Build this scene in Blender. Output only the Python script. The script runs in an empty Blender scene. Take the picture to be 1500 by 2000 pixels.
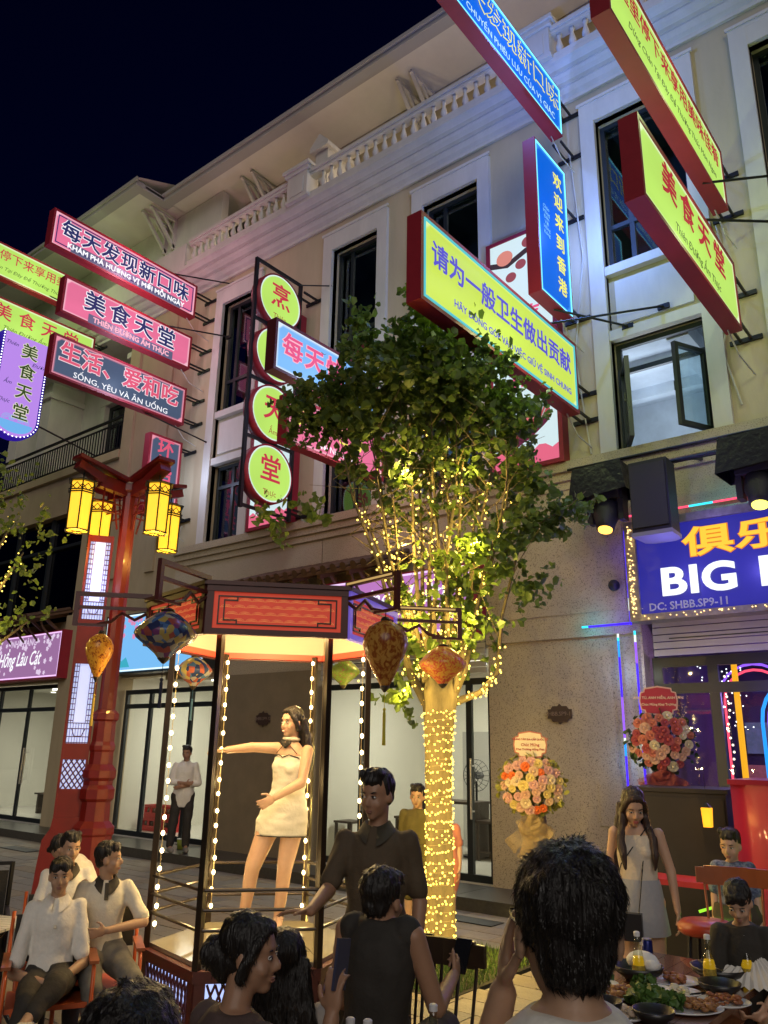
import bpy, bmesh, math, random
from mathutils import Vector, Matrix, noise
R = math.radians
C = bpy.context.scene.collection
scene = bpy.context.scene
random.seed(7)

# ------------------------------------------------------------------ camera, sky, fill light, exposure
FY = 9.8                                     # the facade stands in the plane y = 9.8
cam_d = bpy.data.cameras.new('camera'); cam = bpy.data.objects.new('camera', cam_d); C.objects.link(cam)
yaw, pitch, roll = R(39.024), R(16.629), R(0.971)
fw = Vector((-math.sin(yaw)*math.cos(pitch), math.cos(yaw)*math.cos(pitch), math.sin(pitch)))
rt = Vector((math.cos(yaw), math.sin(yaw), 0)); up = rt.cross(fw)
rt2 = rt*math.cos(roll) + up*math.sin(roll); up2 = up*math.cos(roll) - rt*math.sin(roll)
cam.matrix_world = Matrix(((rt2.x, up2.x, -fw.x, 0), (rt2.y, up2.y, -fw.y, 0), (rt2.z, up2.z, -fw.z, 1.85), (0, 0, 0, 1)))
cam_d.sensor_fit = 'HORIZONTAL'; cam_d.sensor_width = 36; cam_d.lens = 36*1552.5/1500
cam_d.clip_start = 0.05; cam_d.clip_end = 3000
scene.camera = cam
world = bpy.data.worlds.new("World"); scene.world = world; world.use_nodes = True
wn = world.node_tree; bg = wn.nodes['Background']
sky = wn.nodes.new('ShaderNodeTexSky'); sky.sky_type = 'NISHITA'; sky.sun_disc = False
sky.sun_elevation = R(1); sky.sun_rotation = R(150); sky.air_density = 1.0; sky.ozone_density = 4.0
tint = wn.nodes.new('ShaderNodeMix'); tint.data_type = 'RGBA'; tint.blend_type = 'MULTIPLY'; tint.inputs[0].default_value = 1; tint.inputs[7].default_value = (.40, .30, 1.3, 1)
wn.links.new(sky.outputs[0], tint.inputs[6]); wn.links.new(tint.outputs[2], bg.inputs[0]); bg.inputs[1].default_value = 0.010
sun_d = bpy.data.lights.new('fill_sun', 'SUN'); sun = bpy.data.objects.new('fill_sun', sun_d); C.objects.link(sun)  # added soft fill that lifts the facade brightness, no source in view
sun_d.energy = 0.92; sun_d.angle = R(40); sun_d.color = (0.97, 0.89, 0.80)
sun.rotation_euler = Vector((-0.55, 0.70, -0.45)).to_track_quat('-Z', 'Y').to_euler()
scene.view_settings.view_transform = 'Standard'; scene.view_settings.look = 'None'
scene.view_settings.exposure = 0; scene.view_settings.gamma = 1; scene.view_settings.use_curve_mapping = False
scene.render.engine = 'CYCLES'
scene.cycles.use_denoising = True; scene.cycles.max_bounces = 6; scene.cycles.diffuse_bounces = 3
scene.cycles.sample_clamp_indirect = 3; scene.cycles.use_light_tree = True
scene.cycles.caustics_reflective = False; scene.cycles.caustics_refractive = False
scene.cycles.transparent_max_bounces = 12

# ------------------------------------------------------------------ materials
MATS = {}
def mat(name, col=(.5, .5, .5), rough=.6, metal=0., emit=None, es=1., nz=None, bump=None, trans=0., alpha=1., col2=None, coat=0., stretch=None, spec=.5, sss=0.):
    if name in MATS: return MATS[name]
    m = bpy.data.materials.new(name); m.use_nodes = True; nt = m.node_tree
    b = nt.nodes['Principled BSDF']; L = nt.links
    b.inputs['Base Color'].default_value = (*col, 1); b.inputs['Roughness'].default_value = rough
    b.inputs['Metallic'].default_value = metal; b.inputs['Transmission Weight'].default_value = trans
    b.inputs['Alpha'].default_value = alpha; b.inputs['Coat Weight'].default_value = coat
    b.inputs['Specular IOR Level'].default_value = spec
    if sss: b.inputs['Subsurface Weight'].default_value = sss; b.inputs['Subsurface Radius'].default_value = (.02, .008, .004)
    if emit: b.inputs['Emission Color'].default_value = (*emit, 1); b.inputs['Emission Strength'].default_value = es
    if nz or bump:
        tc = nt.nodes.new('ShaderNodeTexCoord'); src = tc.outputs['Object']
        if stretch:
            mp = nt.nodes.new('ShaderNodeMapping'); mp.inputs['Scale'].default_value = stretch
            L.new(src, mp.inputs[0]); src = mp.outputs[0]
    if nz:
        n = nt.nodes.new('ShaderNodeTexNoise'); n.inputs['Scale'].default_value = nz[0]; n.inputs['Detail'].default_value = 6
        n.inputs['Roughness'].default_value = .65
        L.new(src, n.inputs['Vector'])
        r = nt.nodes.new('ShaderNodeValToRGB'); cn = nz[3] if len(nz) > 3 else .5; r.color_ramp.elements[0].position = cn-nz[2] if len(nz) > 2 else .3
        r.color_ramp.elements[1].position = cn+nz[2] if len(nz) > 2 else .7
        c2 = col2 or tuple(c*(1-nz[1]) for c in col)
        r.color_ramp.elements[0].color = (*c2, 1); r.color_ramp.elements[1].color = (*col, 1)
        L.new(n.outputs[0], r.inputs[0]); L.new(r.outputs[0], b.inputs['Base Color'])
    if bump:
        n2 = nt.nodes.new('ShaderNodeTexNoise'); n2.inputs['Scale'].default_value = bump[0]; n2.inputs['Detail'].default_value = 5
        L.new(src, n2.inputs['Vector'])
        bp = nt.nodes.new('ShaderNodeBump'); bp.inputs['Strength'].default_value = bump[1]; bp.inputs['Distance'].default_value = .02
        L.new(n2.outputs[0], bp.inputs['Height']); L.new(bp.outputs[0], b.inputs['Normal'])
    MATS[name] = m; return m
def glow(name, col, s=1.):   # prints and lit acrylic: dark when off
    return mat(name, tuple(min(.8, c)*.06 for c in col), .6, emit=col, es=s, spec=.1)
def glass(name, tint=(1, 1, 1), gloss=.12, rough=.02):
    if name in MATS: return MATS[name]
    m = bpy.data.materials.new(name); m.use_nodes = True; nt = m.node_tree; nt.nodes.clear()
    o = nt.nodes.new('ShaderNodeOutputMaterial'); t = nt.nodes.new('ShaderNodeBsdfTransparent'); t.inputs[0].default_value = (*tint, 1)
    g = nt.nodes.new('ShaderNodeBsdfGlossy'); g.inputs['Roughness'].default_value = rough
    lw = nt.nodes.new('ShaderNodeLayerWeight'); lw.inputs[0].default_value = .5
    pw = nt.nodes.new('ShaderNodeMath'); pw.operation = 'POWER'; pw.inputs[1].default_value = 4
    a = nt.nodes.new('ShaderNodeMath'); a.operation = 'ADD'; a.inputs[1].default_value = gloss
    x = nt.nodes.new('ShaderNodeMixShader'); L = nt.links
    L.new(lw.outputs['Facing'], pw.inputs[0]); L.new(pw.outputs[0], a.inputs[0]); L.new(a.outputs[0], x.inputs[0]); L.new(t.outputs[0], x.inputs[1]); L.new(g.outputs[0], x.inputs[2]); L.new(x.outputs[0], o.inputs[0])
    MATS[name] = m; return m
def boxface(name, col, edge=(1, 1, 1), s=1., w=.06, aspect=1.):
    """lit acrylic of a light box: LED edge lighting makes a paler, brighter rim"""
    if name in MATS: return MATS[name]
    m = bpy.data.materials.new(name); m.use_nodes = True; nt = m.node_tree; L = nt.links; b = nt.nodes['Principled BSDF']
    b.inputs['Base Color'].default_value = (*[c*.06 for c in col], 1); b.inputs['Roughness'].default_value = .5; b.inputs['Specular IOR Level'].default_value = .1
    at = nt.nodes.new('ShaderNodeAttribute'); at.attribute_name = 'edge'
    r = nt.nodes.new('ShaderNodeValToRGB'); r.color_ramp.interpolation = 'EASE'
    r.color_ramp.elements[0].color = (*edge, 1); r.color_ramp.elements[1].color = (*col, 1); r.color_ramp.elements[1].position = w*10 if w < .1 else 1
    n = nt.nodes.new('ShaderNodeTexNoise'); n.inputs['Scale'].default_value = 1.3
    mx = nt.nodes.new('ShaderNodeMath'); mx.operation = 'MULTIPLY_ADD'; mx.inputs[1].default_value = .35; mx.inputs[2].default_value = .82*s
    L.new(at.outputs['Fac'], r.inputs[0]); L.new(r.outputs[0], b.inputs['Emission Color'])
    L.new(n.outputs[0], mx.inputs[0]); L.new(mx.outputs[0], b.inputs['Emission Strength'])
    MATS[name] = m; return m

# ------------------------------------------------------------------ mesh collector
class M:
    def __init__(s): s.v = []; s.f = []; s.mi = []; s.cur = 0
    def add(s, vs, fs, T=None):
        o = len(s.v)
        s.v += [tuple(T @ Vector(v)) for v in vs] if T else [tuple(v) for v in vs]
        s.f += [tuple(i+o for i in f) for f in fs]; s.mi += [s.cur]*len(fs); return s
    def box(s, x0, x1, y0, y1, z0, z1, T=None):
        v = [(x, y, z) for x in (x0, x1) for y in (y0, y1) for z in (z0, z1)]
        return s.add(v, [(0, 1, 3, 2), (4, 6, 7, 5), (0, 4, 5, 1), (2, 3, 7, 6), (0, 2, 6, 4), (1, 5, 7, 3)], T)
    def beam(s, a, b, w=.04, h=None, up=None):
        a, b = Vector(a), Vector(b); h = h or w; d = b-a; L = d.length; d.normalize()
        u = Vector(up) if up else (Vector((0, 0, 1)) if abs(d.z) < .95 else Vector((1, 0, 0)))
        x = d.cross(u).normalized(); z = x.cross(d)
        T = Matrix((x, d, z)).transposed().to_4x4(); T.translation = a
        return s.box(-w/2, w/2, 0, L, -h/2, h/2, T)
    def tube(s, pts, r, n=8, cap=True, closed=False):
        pts = [Vector(p) for p in pts]; rs = r if isinstance(r, (list, tuple)) else [r]*len(pts)
        vs = []; fs = []; N = len(pts); prev = None
        for i, p in enumerate(pts):
            if closed: d = pts[(i+1) % N]-pts[i-1]
            else: d = pts[min(i+1, N-1)]-pts[max(i-1, 0)]
            d.normalize()
            if prev is None: u = Vector((0, 0, 1)) if abs(d.z) < .9 else Vector((1, 0, 0))
            else: u = prev
            x = d.cross(u)
            if x.length < 1e-6: x = d.cross(Vector((0, 1, 0)))
            x.normalize(); y = x.cross(d); prev = y
            for k in range(n):
                a = 2*math.pi*k/n; vs.append(p+(x*math.cos(a)+y*math.sin(a))*rs[i])
        M_ = N if closed else N-1
        for i in range(M_):
            for k in range(n):
                j = (i+1) % N; fs.append((i*n+k, i*n+(k+1) % n, j*n+(k+1) % n, j*n+k))
        if cap and not closed: fs.append(tuple(range(n))[::-1]); fs.append(tuple((N-1)*n+k for k in range(n)))
        return s.add(vs, fs)
    def lathe(s, prof, n=16, T=None, sx=1, sy=1):
        vs = []; fs = []
        for r, z in prof:
            for k in range(n):
                a = 2*math.pi*(k+.5)/n; vs.append((r*math.cos(a)*sx, r*math.sin(a)*sy, z))
        for i in range(len(prof)-1):
            for k in range(n): fs.append((i*n+k, i*n+(k+1) % n, (i+1)*n+(k+1) % n, (i+1)*n+k))
        fs.append(tuple(range(n))[::-1]); fs.append(tuple((len(prof)-1)*n+k for k in range(n)))
        return s.add(vs, fs, T)
    def ell(s, c, r, n=12, T=None):
        rx, ry, rz = r if isinstance(r, (tuple, list)) else (r, r, r); m = max(4, n//2)
        pr = [(math.sin(math.pi*i/m), -math.cos(math.pi*i/m)) for i in range(m+1)]
        pr[0] = (.02, -1); pr[-1] = (.02, 1)
        S = Matrix.Translation(c) @ Matrix.Diagonal((rx, ry, rz, 1))
        return s.lathe(pr, n, (T @ S) if T else S)
    def prism(s, poly, h0, h1, T=None):
        n = len(poly); vs = [(x, y, h0) for x, y in poly]+[(x, y, h1) for x, y in poly]
        fs = [tuple(range(n))[::-1], tuple(range(n, 2*n))]+[(i, (i+1) % n, (i+1) % n+n, i+n) for i in range(n)]
        return s.add(vs, fs, T)
    def mesh(s, name, mats, smooth=False):
        me = bpy.data.meshes.new(name); me.from_pydata(s.v, [], s.f)
        for m in (mats if isinstance(mats, (list, tuple)) else [mats]): me.materials.append(m)
        if any(s.mi): me.polygons.foreach_set('material_index', s.mi)
        if smooth: me.polygons.foreach_set('use_smooth', [True]*len(me.polygons))
        me.update(); return me
def tag(o, label=None, cat=None, group=None, kind=None):
    if label: o['label'] = label
    if cat: o['category'] = cat
    if group: o['group'] = group
    if kind: o['kind'] = kind
    return o
def thing(name, label, cat, loc=(0, 0, 0), rot=0, group=None, sc=1.):
    o = bpy.data.objects.new(name, None); o.scale = (sc, sc, sc); C.objects.link(o); o.empty_display_size = .2
    o.location = loc; o.rotation_euler = (0, 0, rot); return tag(o, label, cat, group)
def wm(o):
    m = Matrix.Translation(o.location) @ o.rotation_euler.to_matrix().to_4x4() @ Matrix.Diagonal((*o.scale, 1))
    return (wm(o.parent) @ m) if o.parent else m
def part(name, me, mats=None, par=None, smooth=False, world=True, kind=None, label=None):
    """M (or mesh) -> object; with world=True its vertices are world coordinates"""
    if isinstance(me, M): me = me.mesh(name, mats, smooth)
    o = bpy.data.objects.new(name, me); C.objects.link(o)
    if par:
        o.parent = par
        if world: me.transform(wm(par).inverted())
    return tag(o, label, None, None, kind)
def inst(name, me, par, loc, rot=(0, 0, 0), sc=(1, 1, 1), kind=None):
    o = bpy.data.objects.new(name, me); C.objects.link(o); o.parent = par
    iv = wm(par).inverted() if par else Matrix()
    o.matrix_local = iv @ Matrix.Translation(loc) @ Matrix.Rotation(rot[2], 4, "Z") @ Matrix.Rotation(rot[1], 4, "Y") @ Matrix.Rotation(rot[0], 4, "X") @ Matrix.Diagonal((*sc, 1))
    if kind: o['kind'] = kind
    return o
def struct(name, me, mats, smooth=False, kind='structure'):
    return tag(part(name, me, mats, None, smooth), kind=kind)
def text(name, s, size, m, par, T, bold=0., ext=.004, shear=0., align='CENTER', sx=1., space=1., vertical=False):
    c = bpy.data.curves.new(name, 'FONT'); s = s.replace('Đ', 'Ð'); c.body = s; c.size = size; c.extrude = ext; c.bevel_depth = bold*.8; c.bevel_resolution = 0; c.shear = shear
    c.resolution_u = 5 if size > .3 and len(s) < 6 else 2; c.align_x = align; c.align_y = 'CENTER'; c.space_character = space
    if vertical: c.space_line = vertical; c.body = '\n'.join(s)
    o = bpy.data.objects.new('t', c); C.objects.link(o)
    me = bpy.data.meshes.new_from_object(o.evaluated_get(bpy.context.evaluated_depsgraph_get()))
    bpy.data.objects.remove(o); bpy.data.curves.remove(c)
    me.name = name; me.materials.clear(); me.materials.append(m)
    me.transform(T @ Matrix.Diagonal((sx, 1, .3, 1)))
    return part(name, me, None, par)
def onX(x, y, z):   # lettering on a face that looks to +x, read from left (small y) to right (large y)
    return Matrix(((0, 0, 1, x), (1, 0, 0, y), (0, 1, 0, z), (0, 0, 0, 1)))
def onY(x, y, z):   # lettering on a face that looks to -y
    return Matrix(((1, 0, 0, x), (0, 0, -1, y), (0, 1, 0, z), (0, 0, 0, 1)))
def lamp(name, kind, loc, power, col, par=None, size=.1, rot=None, sy=None):
    d = bpy.data.lights.new(name, kind); d.energy = power; d.color = col
    if kind == 'AREA':
        d.size = size
        if sy: d.shape = 'RECTANGLE'; d.size_y = sy
    else: d.shadow_soft_size = size
    if kind == 'SPOT': d.spot_size = R(50)
    o = bpy.data.objects.new(name, d); C.objects.link(o); o.location = loc
    if rot: o.rotation_euler = rot
    if par: o.parent = par; o.matrix_parent_inverse = wm(par).inverted()
    return o
# ------------------------------------------------------------------ common materials
mw = mat('cream_plaster', (.56, .47, .31), .85, nz=(1.6, .28, .3), bump=(60, .15), stretch=(1, 1, .25))
mw2 = mat('tan_plaster', (.48, .39, .24), .85, nz=(1.8, .3, .3), bump=(50, .15), stretch=(1, 1, .25))
mtr = mat('white_trim', (.66, .63, .58), .7, nz=(3, .22, .3), bump=(30, .08), stretch=(1, 1, .3))
mst = mat('speckled_granite', (.44, .37, .26), .75, nz=(70, .1, .03, .41), col2=(.12, .10, .07), bump=(70, .25))
msd = mat('dark_stone', (.075, .07, .06), .35, nz=(20, .4))
mfr = mat('dark_frame', (.02, .025, .028), .4)
mbk = mat('black_metal', (.012, .012, .014), .45, metal=.2)
mred = mat('red_housing', (.32, .018, .035), .5, nz=(6, .15))
mgl = glass('window_glass', (.75, .85, .86), .07)
mglc = glass('shop_glass', (.93, .95, .93), .03)
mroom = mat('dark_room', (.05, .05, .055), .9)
mshop = mat('shop_wall', (.72, .70, .62), .8, nz=(1.5, .06))
mfl = mat('shop_tiles', (.62, .60, .54), .2, nz=(3, .1))
mroof = mat('soffit', (.68, .64, .56), .85, nz=(1.2, .12))
mgray = mat('gray_panel', (.24, .19, .12), .8, nz=(3, .2), bump=(40, .1))
mshut = mat('shutter', (.40, .39, .36), .5, nz=(5, .1))

# ------------------------------------------------------------------ ground
struct('ground', M().box(-60, 30, -25, 8.9, -.3, -.03), mat('mortar', (.10, .09, .07), .9, nz=(20, .3)))
mpv = [mat('paver_%s' % k, c, .7, nz=(9, .25), bump=(45, .3)) for k, c in (('beige', (.34, .30, .22)), ('gray', (.27, .25, .20)), ('brown', (.30, .25, .17)))]
pav = thing('plaza_paving', 'rows of beige and gray stone slabs paving the plaza', 'paving'); pav['kind'] = 'structure'; del pav['category']
slab = [M().box(-.295, .295, -.145, .145, -.05, 0).mesh('paver', m) for m in mpv]
rnd = random.Random(3); cells = []
for j in range(-6, 30):
    for i in range(-40, 12):
        x = i*.6 + (.3 if j % 2 else 0); y = 8.75 - j*.3
        if -5.45 < x < -4.05 and 5.9 < y < 7.3: continue
        if y > 8.8 or y < .6 or x > 1.2: continue
        d = math.hypot(x, y); a = math.degrees(math.atan2(x, y))
        cells.append((x, y, d, -66 < a < -8 and y > 2.9 and d < 12.5))
near = sorted([c for c in cells if c[3]], key=lambda c: c[2])[:290]; ns = {(c[0], c[1]) for c in near}
rest = [M(), M(), M()]
for x, y, d, v in cells:
    k = rnd.randrange(3); dz = rnd.uniform(-.003, .003)
    if (x, y) in ns: inst('paver', slab[k], pav, (x, y, dz))
    else: rest[k].box(x-.295, x+.295, y-.145, y+.145, -.05, dz)
for k in range(3): part('far_pavers', rest[k], mpv[k], pav, kind='stuff')
st = thing('shop_step', 'dark polished stone step running below the shop fronts', 'step', (-8, 9.3, 0)); st['kind'] = 'structure'; del st['category']
for i in range(14): part('step_slab', M().box(-24+i*2, -22.01+i*2, 8.86, 9.78, -.02, .15), msd, st)
part('riser', M().box(-24, 4, 8.9, 9.78, -.2, .14), msd, st)

# ------------------------------------------------------------------ main shophouse
def build_window(par, x0, x1, z0, z1, y, rows=(), cols=(), m=mgl, fw_=.07, name='window', frm=mfr):
    f = M(); f.box(x0, x0+fw_, y, y+.06, z0, z1).box(x1-fw_, x1, y, y+.06, z0, z1).box(x0+fw_, x1-fw_, y, y+.06, z0, z0+fw_).box(x0+fw_, x1-fw_, y, y+.06, z1-fw_, z1)
    for r in rows: f.box(x0+fw_, x1-fw_, y-.002, y+.058, r-fw_/2, r+fw_/2)
    for c in cols: f.box(c-fw_/2, c+fw_/2, y+.003, y+.063, z0+fw_, z1-fw_)
    w = part(name, f, frm, par)
    xs = [x0]+list(cols)+[x1]; zs = [z0]+list(rows)+[z1]
    for i in range(len(xs)-1):
        for j in range(len(zs)-1):
            part('pane', M().box(xs[i]+.03, xs[i+1]-.03, y+.028, y+.034, zs[j]+.03, zs[j+1]-.03), m, w)
    return w
B = thing('shophouse', 'long cream shophouse with balustraded terrace and granite ground floor', 'building', (-5, 9.8, 0))
cols_ = [(-12.55, -11.55), (-9.31, -8.17), (-7.14, -5.98), (-3.87, -2.60), (-1.62, -.42), (1.7, 2.9)]
xe = -13.45; m = M()
for a, b in cols_:
    m.box(xe, a, FY, FY+.3, 5.62, 11.9); m.box(a, b, FY, FY+.3, 11.19, 11.9); m.box(a, b, FY+.07, FY+.3, 7.41, 8.60); xe = b
m.box(xe, 4.5, FY, FY+.3, 5.62, 11.9); part('wall', m, mw, B)
for a, b in cols_:
    t = M(); w = .23
    t.box(a-w, a, FY-.07, FY+.1, 5.745, 11.5).box(b, b+w, FY-.07, FY+.1, 5.745, 11.5).box(a-w, b+w, FY-.07, FY+.1, 11.5, 11.55)
    t.box(a, b, FY-.067, FY+.1, 11.19, 11.5).box(a, b, FY-.04, FY+.12, 8.46, 8.60).box(a, b, FY-.04, FY+.12, 7.41, 7.56)
    t.box(a-w-.03, b+w+.03, FY-.09, FY-.06, 11.55, 11.60)
    tr = part('window_trim', t, mtr, B)
    part('spandrel_panel', M().box(a+.1, b-.1, FY+.03, FY+.08, 7.66, 8.36), mtr, tr)
    build_window(B, a, b, 8.60, 11.19, FY+.16, rows=(9.35,), cols=(a+(b-a)*.3,))
    if a != -3.87: build_window(B, a, b, 5.745, 7.41, FY+.16, rows=(6.95,), cols=(a+(b-a)*.5,))
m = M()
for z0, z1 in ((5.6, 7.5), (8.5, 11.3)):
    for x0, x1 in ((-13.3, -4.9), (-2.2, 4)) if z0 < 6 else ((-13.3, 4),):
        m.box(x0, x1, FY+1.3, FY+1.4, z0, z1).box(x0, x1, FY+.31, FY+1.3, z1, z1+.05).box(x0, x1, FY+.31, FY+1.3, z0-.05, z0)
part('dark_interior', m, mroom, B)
# lit first floor room behind the open casements
m = M().box(-4.8, -2.3, 12.6, 12.7, 5.5, 7.6).box(-4.9, -4.8, FY+.31, 12.7, 5.5, 7.6).box(-2.3, -2.2, FY+.31, 12.7, 5.5, 7.6).box(-4.8, -2.3, FY+.31, 12.6, 7.6, 7.7).box(-4.8, -2.3, FY+.31, 12.6, 5.4, 5.5)
m.box(-3.2, -2.9, FY+.31, 12.6, 7.35, 7.6)
for yb in (10.9, 11.9): m.box(-4.8, -3.2, yb, yb+.16, 7.42, 7.6)
part('lit_room', m, mat('pale_blue_plaster', (.60, .66, .72), .9, nz=(1.6, .3)), B)
lamp('room_light', 'AREA', (-3.9, 11.2, 6.3), 26, (.72, .84, 1.), B, 1.0, (R(180), 0, 0))
W = build_window(B, -3.87, -2.60, 5.745, 7.41, FY+.16, rows=(6.98,)); 
for ch in list(W.children):
    if ch.name.startswith('pane') and ch == W.children[0]: bpy.data.objects.remove(ch)
for hx, ang in ((-3.80, 62), (-2.67, 116)):
    s = part('casement', M().box(0, .06, -.03, .03, 0, 1.15).box(.50, .56, -.03, .03, 0, 1.15).box(.06, .50, -.03, .03, 0, .06).box(.06, .50, -.03, .03, 1.09, 1.15), mfr, None)
    s.parent = B; s.location = Vector((hx, FY+.14, 5.80))-B.location; s.rotation_euler = (0, 0, R(-ang))
    g = part('pane', M().box(.06, .5, -.004, .004, .06, 1.09), mgl, s, world=False)
    h = part('handle', M().beam((.53, -.05, .5), (.53, -.05, .62), .02).beam((.53, -.03, .5), (.53, -.06, .5), .02), mbk, s, world=False)
# ledge, cornice
m = M().box(-13.45, 4.5, FY-.13, FY+.05, 5.60, 5.74).box(-13.45, 4.5, FY-.08, FY+.05, 5.48, 5.598).box(-13.45, 4.5, FY-.04, FY+.05, 5.36, 5.478)
part('stone_ledge', m, mst, B)
def cornice(par, x0, x1):
    pr = [(0, 11.80), (-.05, 11.80), (-.06, 11.86), (-.12, 11.90), (-.17, 11.97), (-.17, 12.0), (-.24, 12.01), (-.30, 12.06), (-.33, 12.10), (-.33, 12.13), (-.40, 12.14), (-.46, 12.20), (-.50, 12.22), (-.50, 12.30), (1.1, 12.30), (1.1, 11.80)]
    T = Matrix(((0, 0, 1, 0), (1, 0, 0, FY), (0, 1, 0, 0), (0, 0, 0, 1)))
    part('cornice', M().prism(pr, x0, x1, T), mtr, par)
cornice(B, -13.5, 4.5)
# balustrade
bal = part('balustrade', M().box(-13.4, 4.5, 9.30, 9.50, 12.303, 12.38).box(-13.4, 4.5, 9.28, 9.52, 12.86, 12.93).box(-13.4, 4.5, 9.31, 9.49, 12.80, 12.857), mtr, B)
pb = [(.045, 0), (.045, .03), (.03, .045), (.035, .07), (.060, .13), (.062, .17), (.045, .24), (.028, .31), (.026, .35), (.042, .37), (.042, .385), (.03, .40), (.045, .42)]
bm_ = M().lathe(pb, 10).mesh('baluster', mtr, True)
peds = [(-10.15, -9.6), (-4.85, -4.3), (.45, 1.0)]
x = -13.3
while x < 3.2:
    if not any(a-.1 < x < b+.1 for a, b in peds): inst('baluster', bm_, bal, (x, 9.40, 12.38))
    x += .222
for a, b in peds:
    part('pedestal', M().box(a, b, 9.24, 9.56, 12.30, 12.92).box(a-.05, b+.05, 9.20, 9.60, 12.92, 13.0).box(a-.09, b+.09, 9.16, 9.64, 13.0, 13.07).box(a+.1, b-.1, 9.225, 9.24, 12.42, 12.80).box(a-.03, b+.03, 9.22, 9.58, 12.305, 12.37), mtr, bal)
# setback upper floor with eave
part('terrace_wall', M().box(-13.45, 4.5, 10.9, 11.1, 12.3, 14.9), mw, B)
rf = part('roof', M().box(-15.0, 5, 9.78, 13, 14.93, 14.99).add([(-15.2, 9.55, 15.02), (5, 9.55, 15.02), (5, 13, 16.6), (-15.2, 13, 16.6)], [(0, 1, 2, 3)]), mroof, B)
part('eave_board', M().box(-15.0, 5, 9.53, 9.777, 14.88, 15.02).box(-15, 5, 9.47, 9.56, 14.98, 15.06), mat('eave_gray', (.36, .34, .33), .8), rf)
def eave_bracket(par, x, y0=10.9, z=14.9):
    m = M().beam((x, y0, z-.85), (x, y0-.75, z-.03), .07).beam((x, y0-.03, z-.9), (x, y0-.03, z), .07).beam((x, y0, z-.05), (x, y0-.8, z-.05), .06).beam((x, y0-.03, z-.45), (x, y0-.38, z-.08), .05)
    part('eave_bracket', m, mtr, par)
for x in (-12.75, -12.4, -8.05, -7.7, -2.9, -2.55): eave_bracket(B, x)
for x in (-12, -8.6, -6.0, -2.6, .6):
    t_ = part('terrace_uplight', M().box(x-.08, x+.08, 10.3, 10.42, 12.31, 12.42), mbk, B)
    part('lamp_glass', M().box(x-.06, x+.06, 10.32, 10.40, 12.421, 12.43), glow('uplight_glass', (1., .7, .35), 3), t_)
    lamp('uplight', 'POINT', (x, 10.2, 12.75), 16, (1., .80, .55), None, 0)
part('party_wall', M().box(-9.9, -9.55, 9.75, 10.9, 12.3, 13.75).box(-9.98, -9.47, 9.65, 10.9, 13.75, 13.85).add([(-9.98, 9.65, 13.853), (-9.47, 9.65, 13.853), (-9.72, 9.65, 14.12), (-9.98, 10.9, 13.853), (-9.47, 10.9, 13.853), (-9.72, 10.9, 14.12)], [(0, 1, 2), (5, 4, 3), (0, 2, 5, 3), (2, 1, 4, 5)]), mtr, B)
# granite ground floor
openings = [(-9.3, -6.0, .15, 3.46), (-3.72, 3.2, .15, 4.62), (-14.95, -11.85, .15, 3.18)]
m = M().box(-5.98, -3.74, FY-.02, FY+.4, .15, 5.36)
m.box(-9.3, -6.0, FY, FY+.35, 3.46, 5.36).box(-11.6, -9.32, FY, FY+.35, 3.1, 5.36).box(-3.72, 3.2, FY, FY+.35, 4.62, 5.36).box(3.2, 4.5, FY-.02, FY+.4, .15, 5.36)
m.box(-13.45, -11.6, FY, FY+.35, 3.1, 5.36)
g = part('granite_wall', m, mst, B)
part('granite_band', M().box(-5.99, -3.73, FY-.06, FY-.02, 3.30, 3.44), mst, g)
part('granite_block', M().box(-5.80, -3.9, FY-.035, FY-.02, 3.62, 5.2), mst, g)
part('granite_block', M().box(-5.3, -3.86, FY-.035, FY-.02, .35, 1.56).box(-4.42, -4.12, FY-.045, FY-.035, 1.0, 1.50), mst, g)
part('gray_pier', M().box(-11.85, -9.3, FY-.08, FY+.3, .15, 3.1), mgray, B)
part('end_wall', M().box(4.5, 4.8, FY-.02, 13, 0, 12.3), mw, B)
# speckle wear on wall: drip cable and conduits
for x, z0, z1 in ((-4.3, 5.8, 10.9), (-2.3, 6.0, 8.6)):
    tag(part('sign_cable', M().tube([(x, FY-.05, z1), (x+.12, FY-.06, z1-(z1-z0)*.4), (x-.1, FY-.05, z0+(z1-z0)*.3), (x+.05, FY-.04, z0)], .012, 5), mat('pale_cable', (.5, .48, .42), .6)), 'thin pale cable hanging down the cream wall at %s' % ('the vertical blue sign' if x < -4 else 'the far right light boxes'), 'cable')

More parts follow.
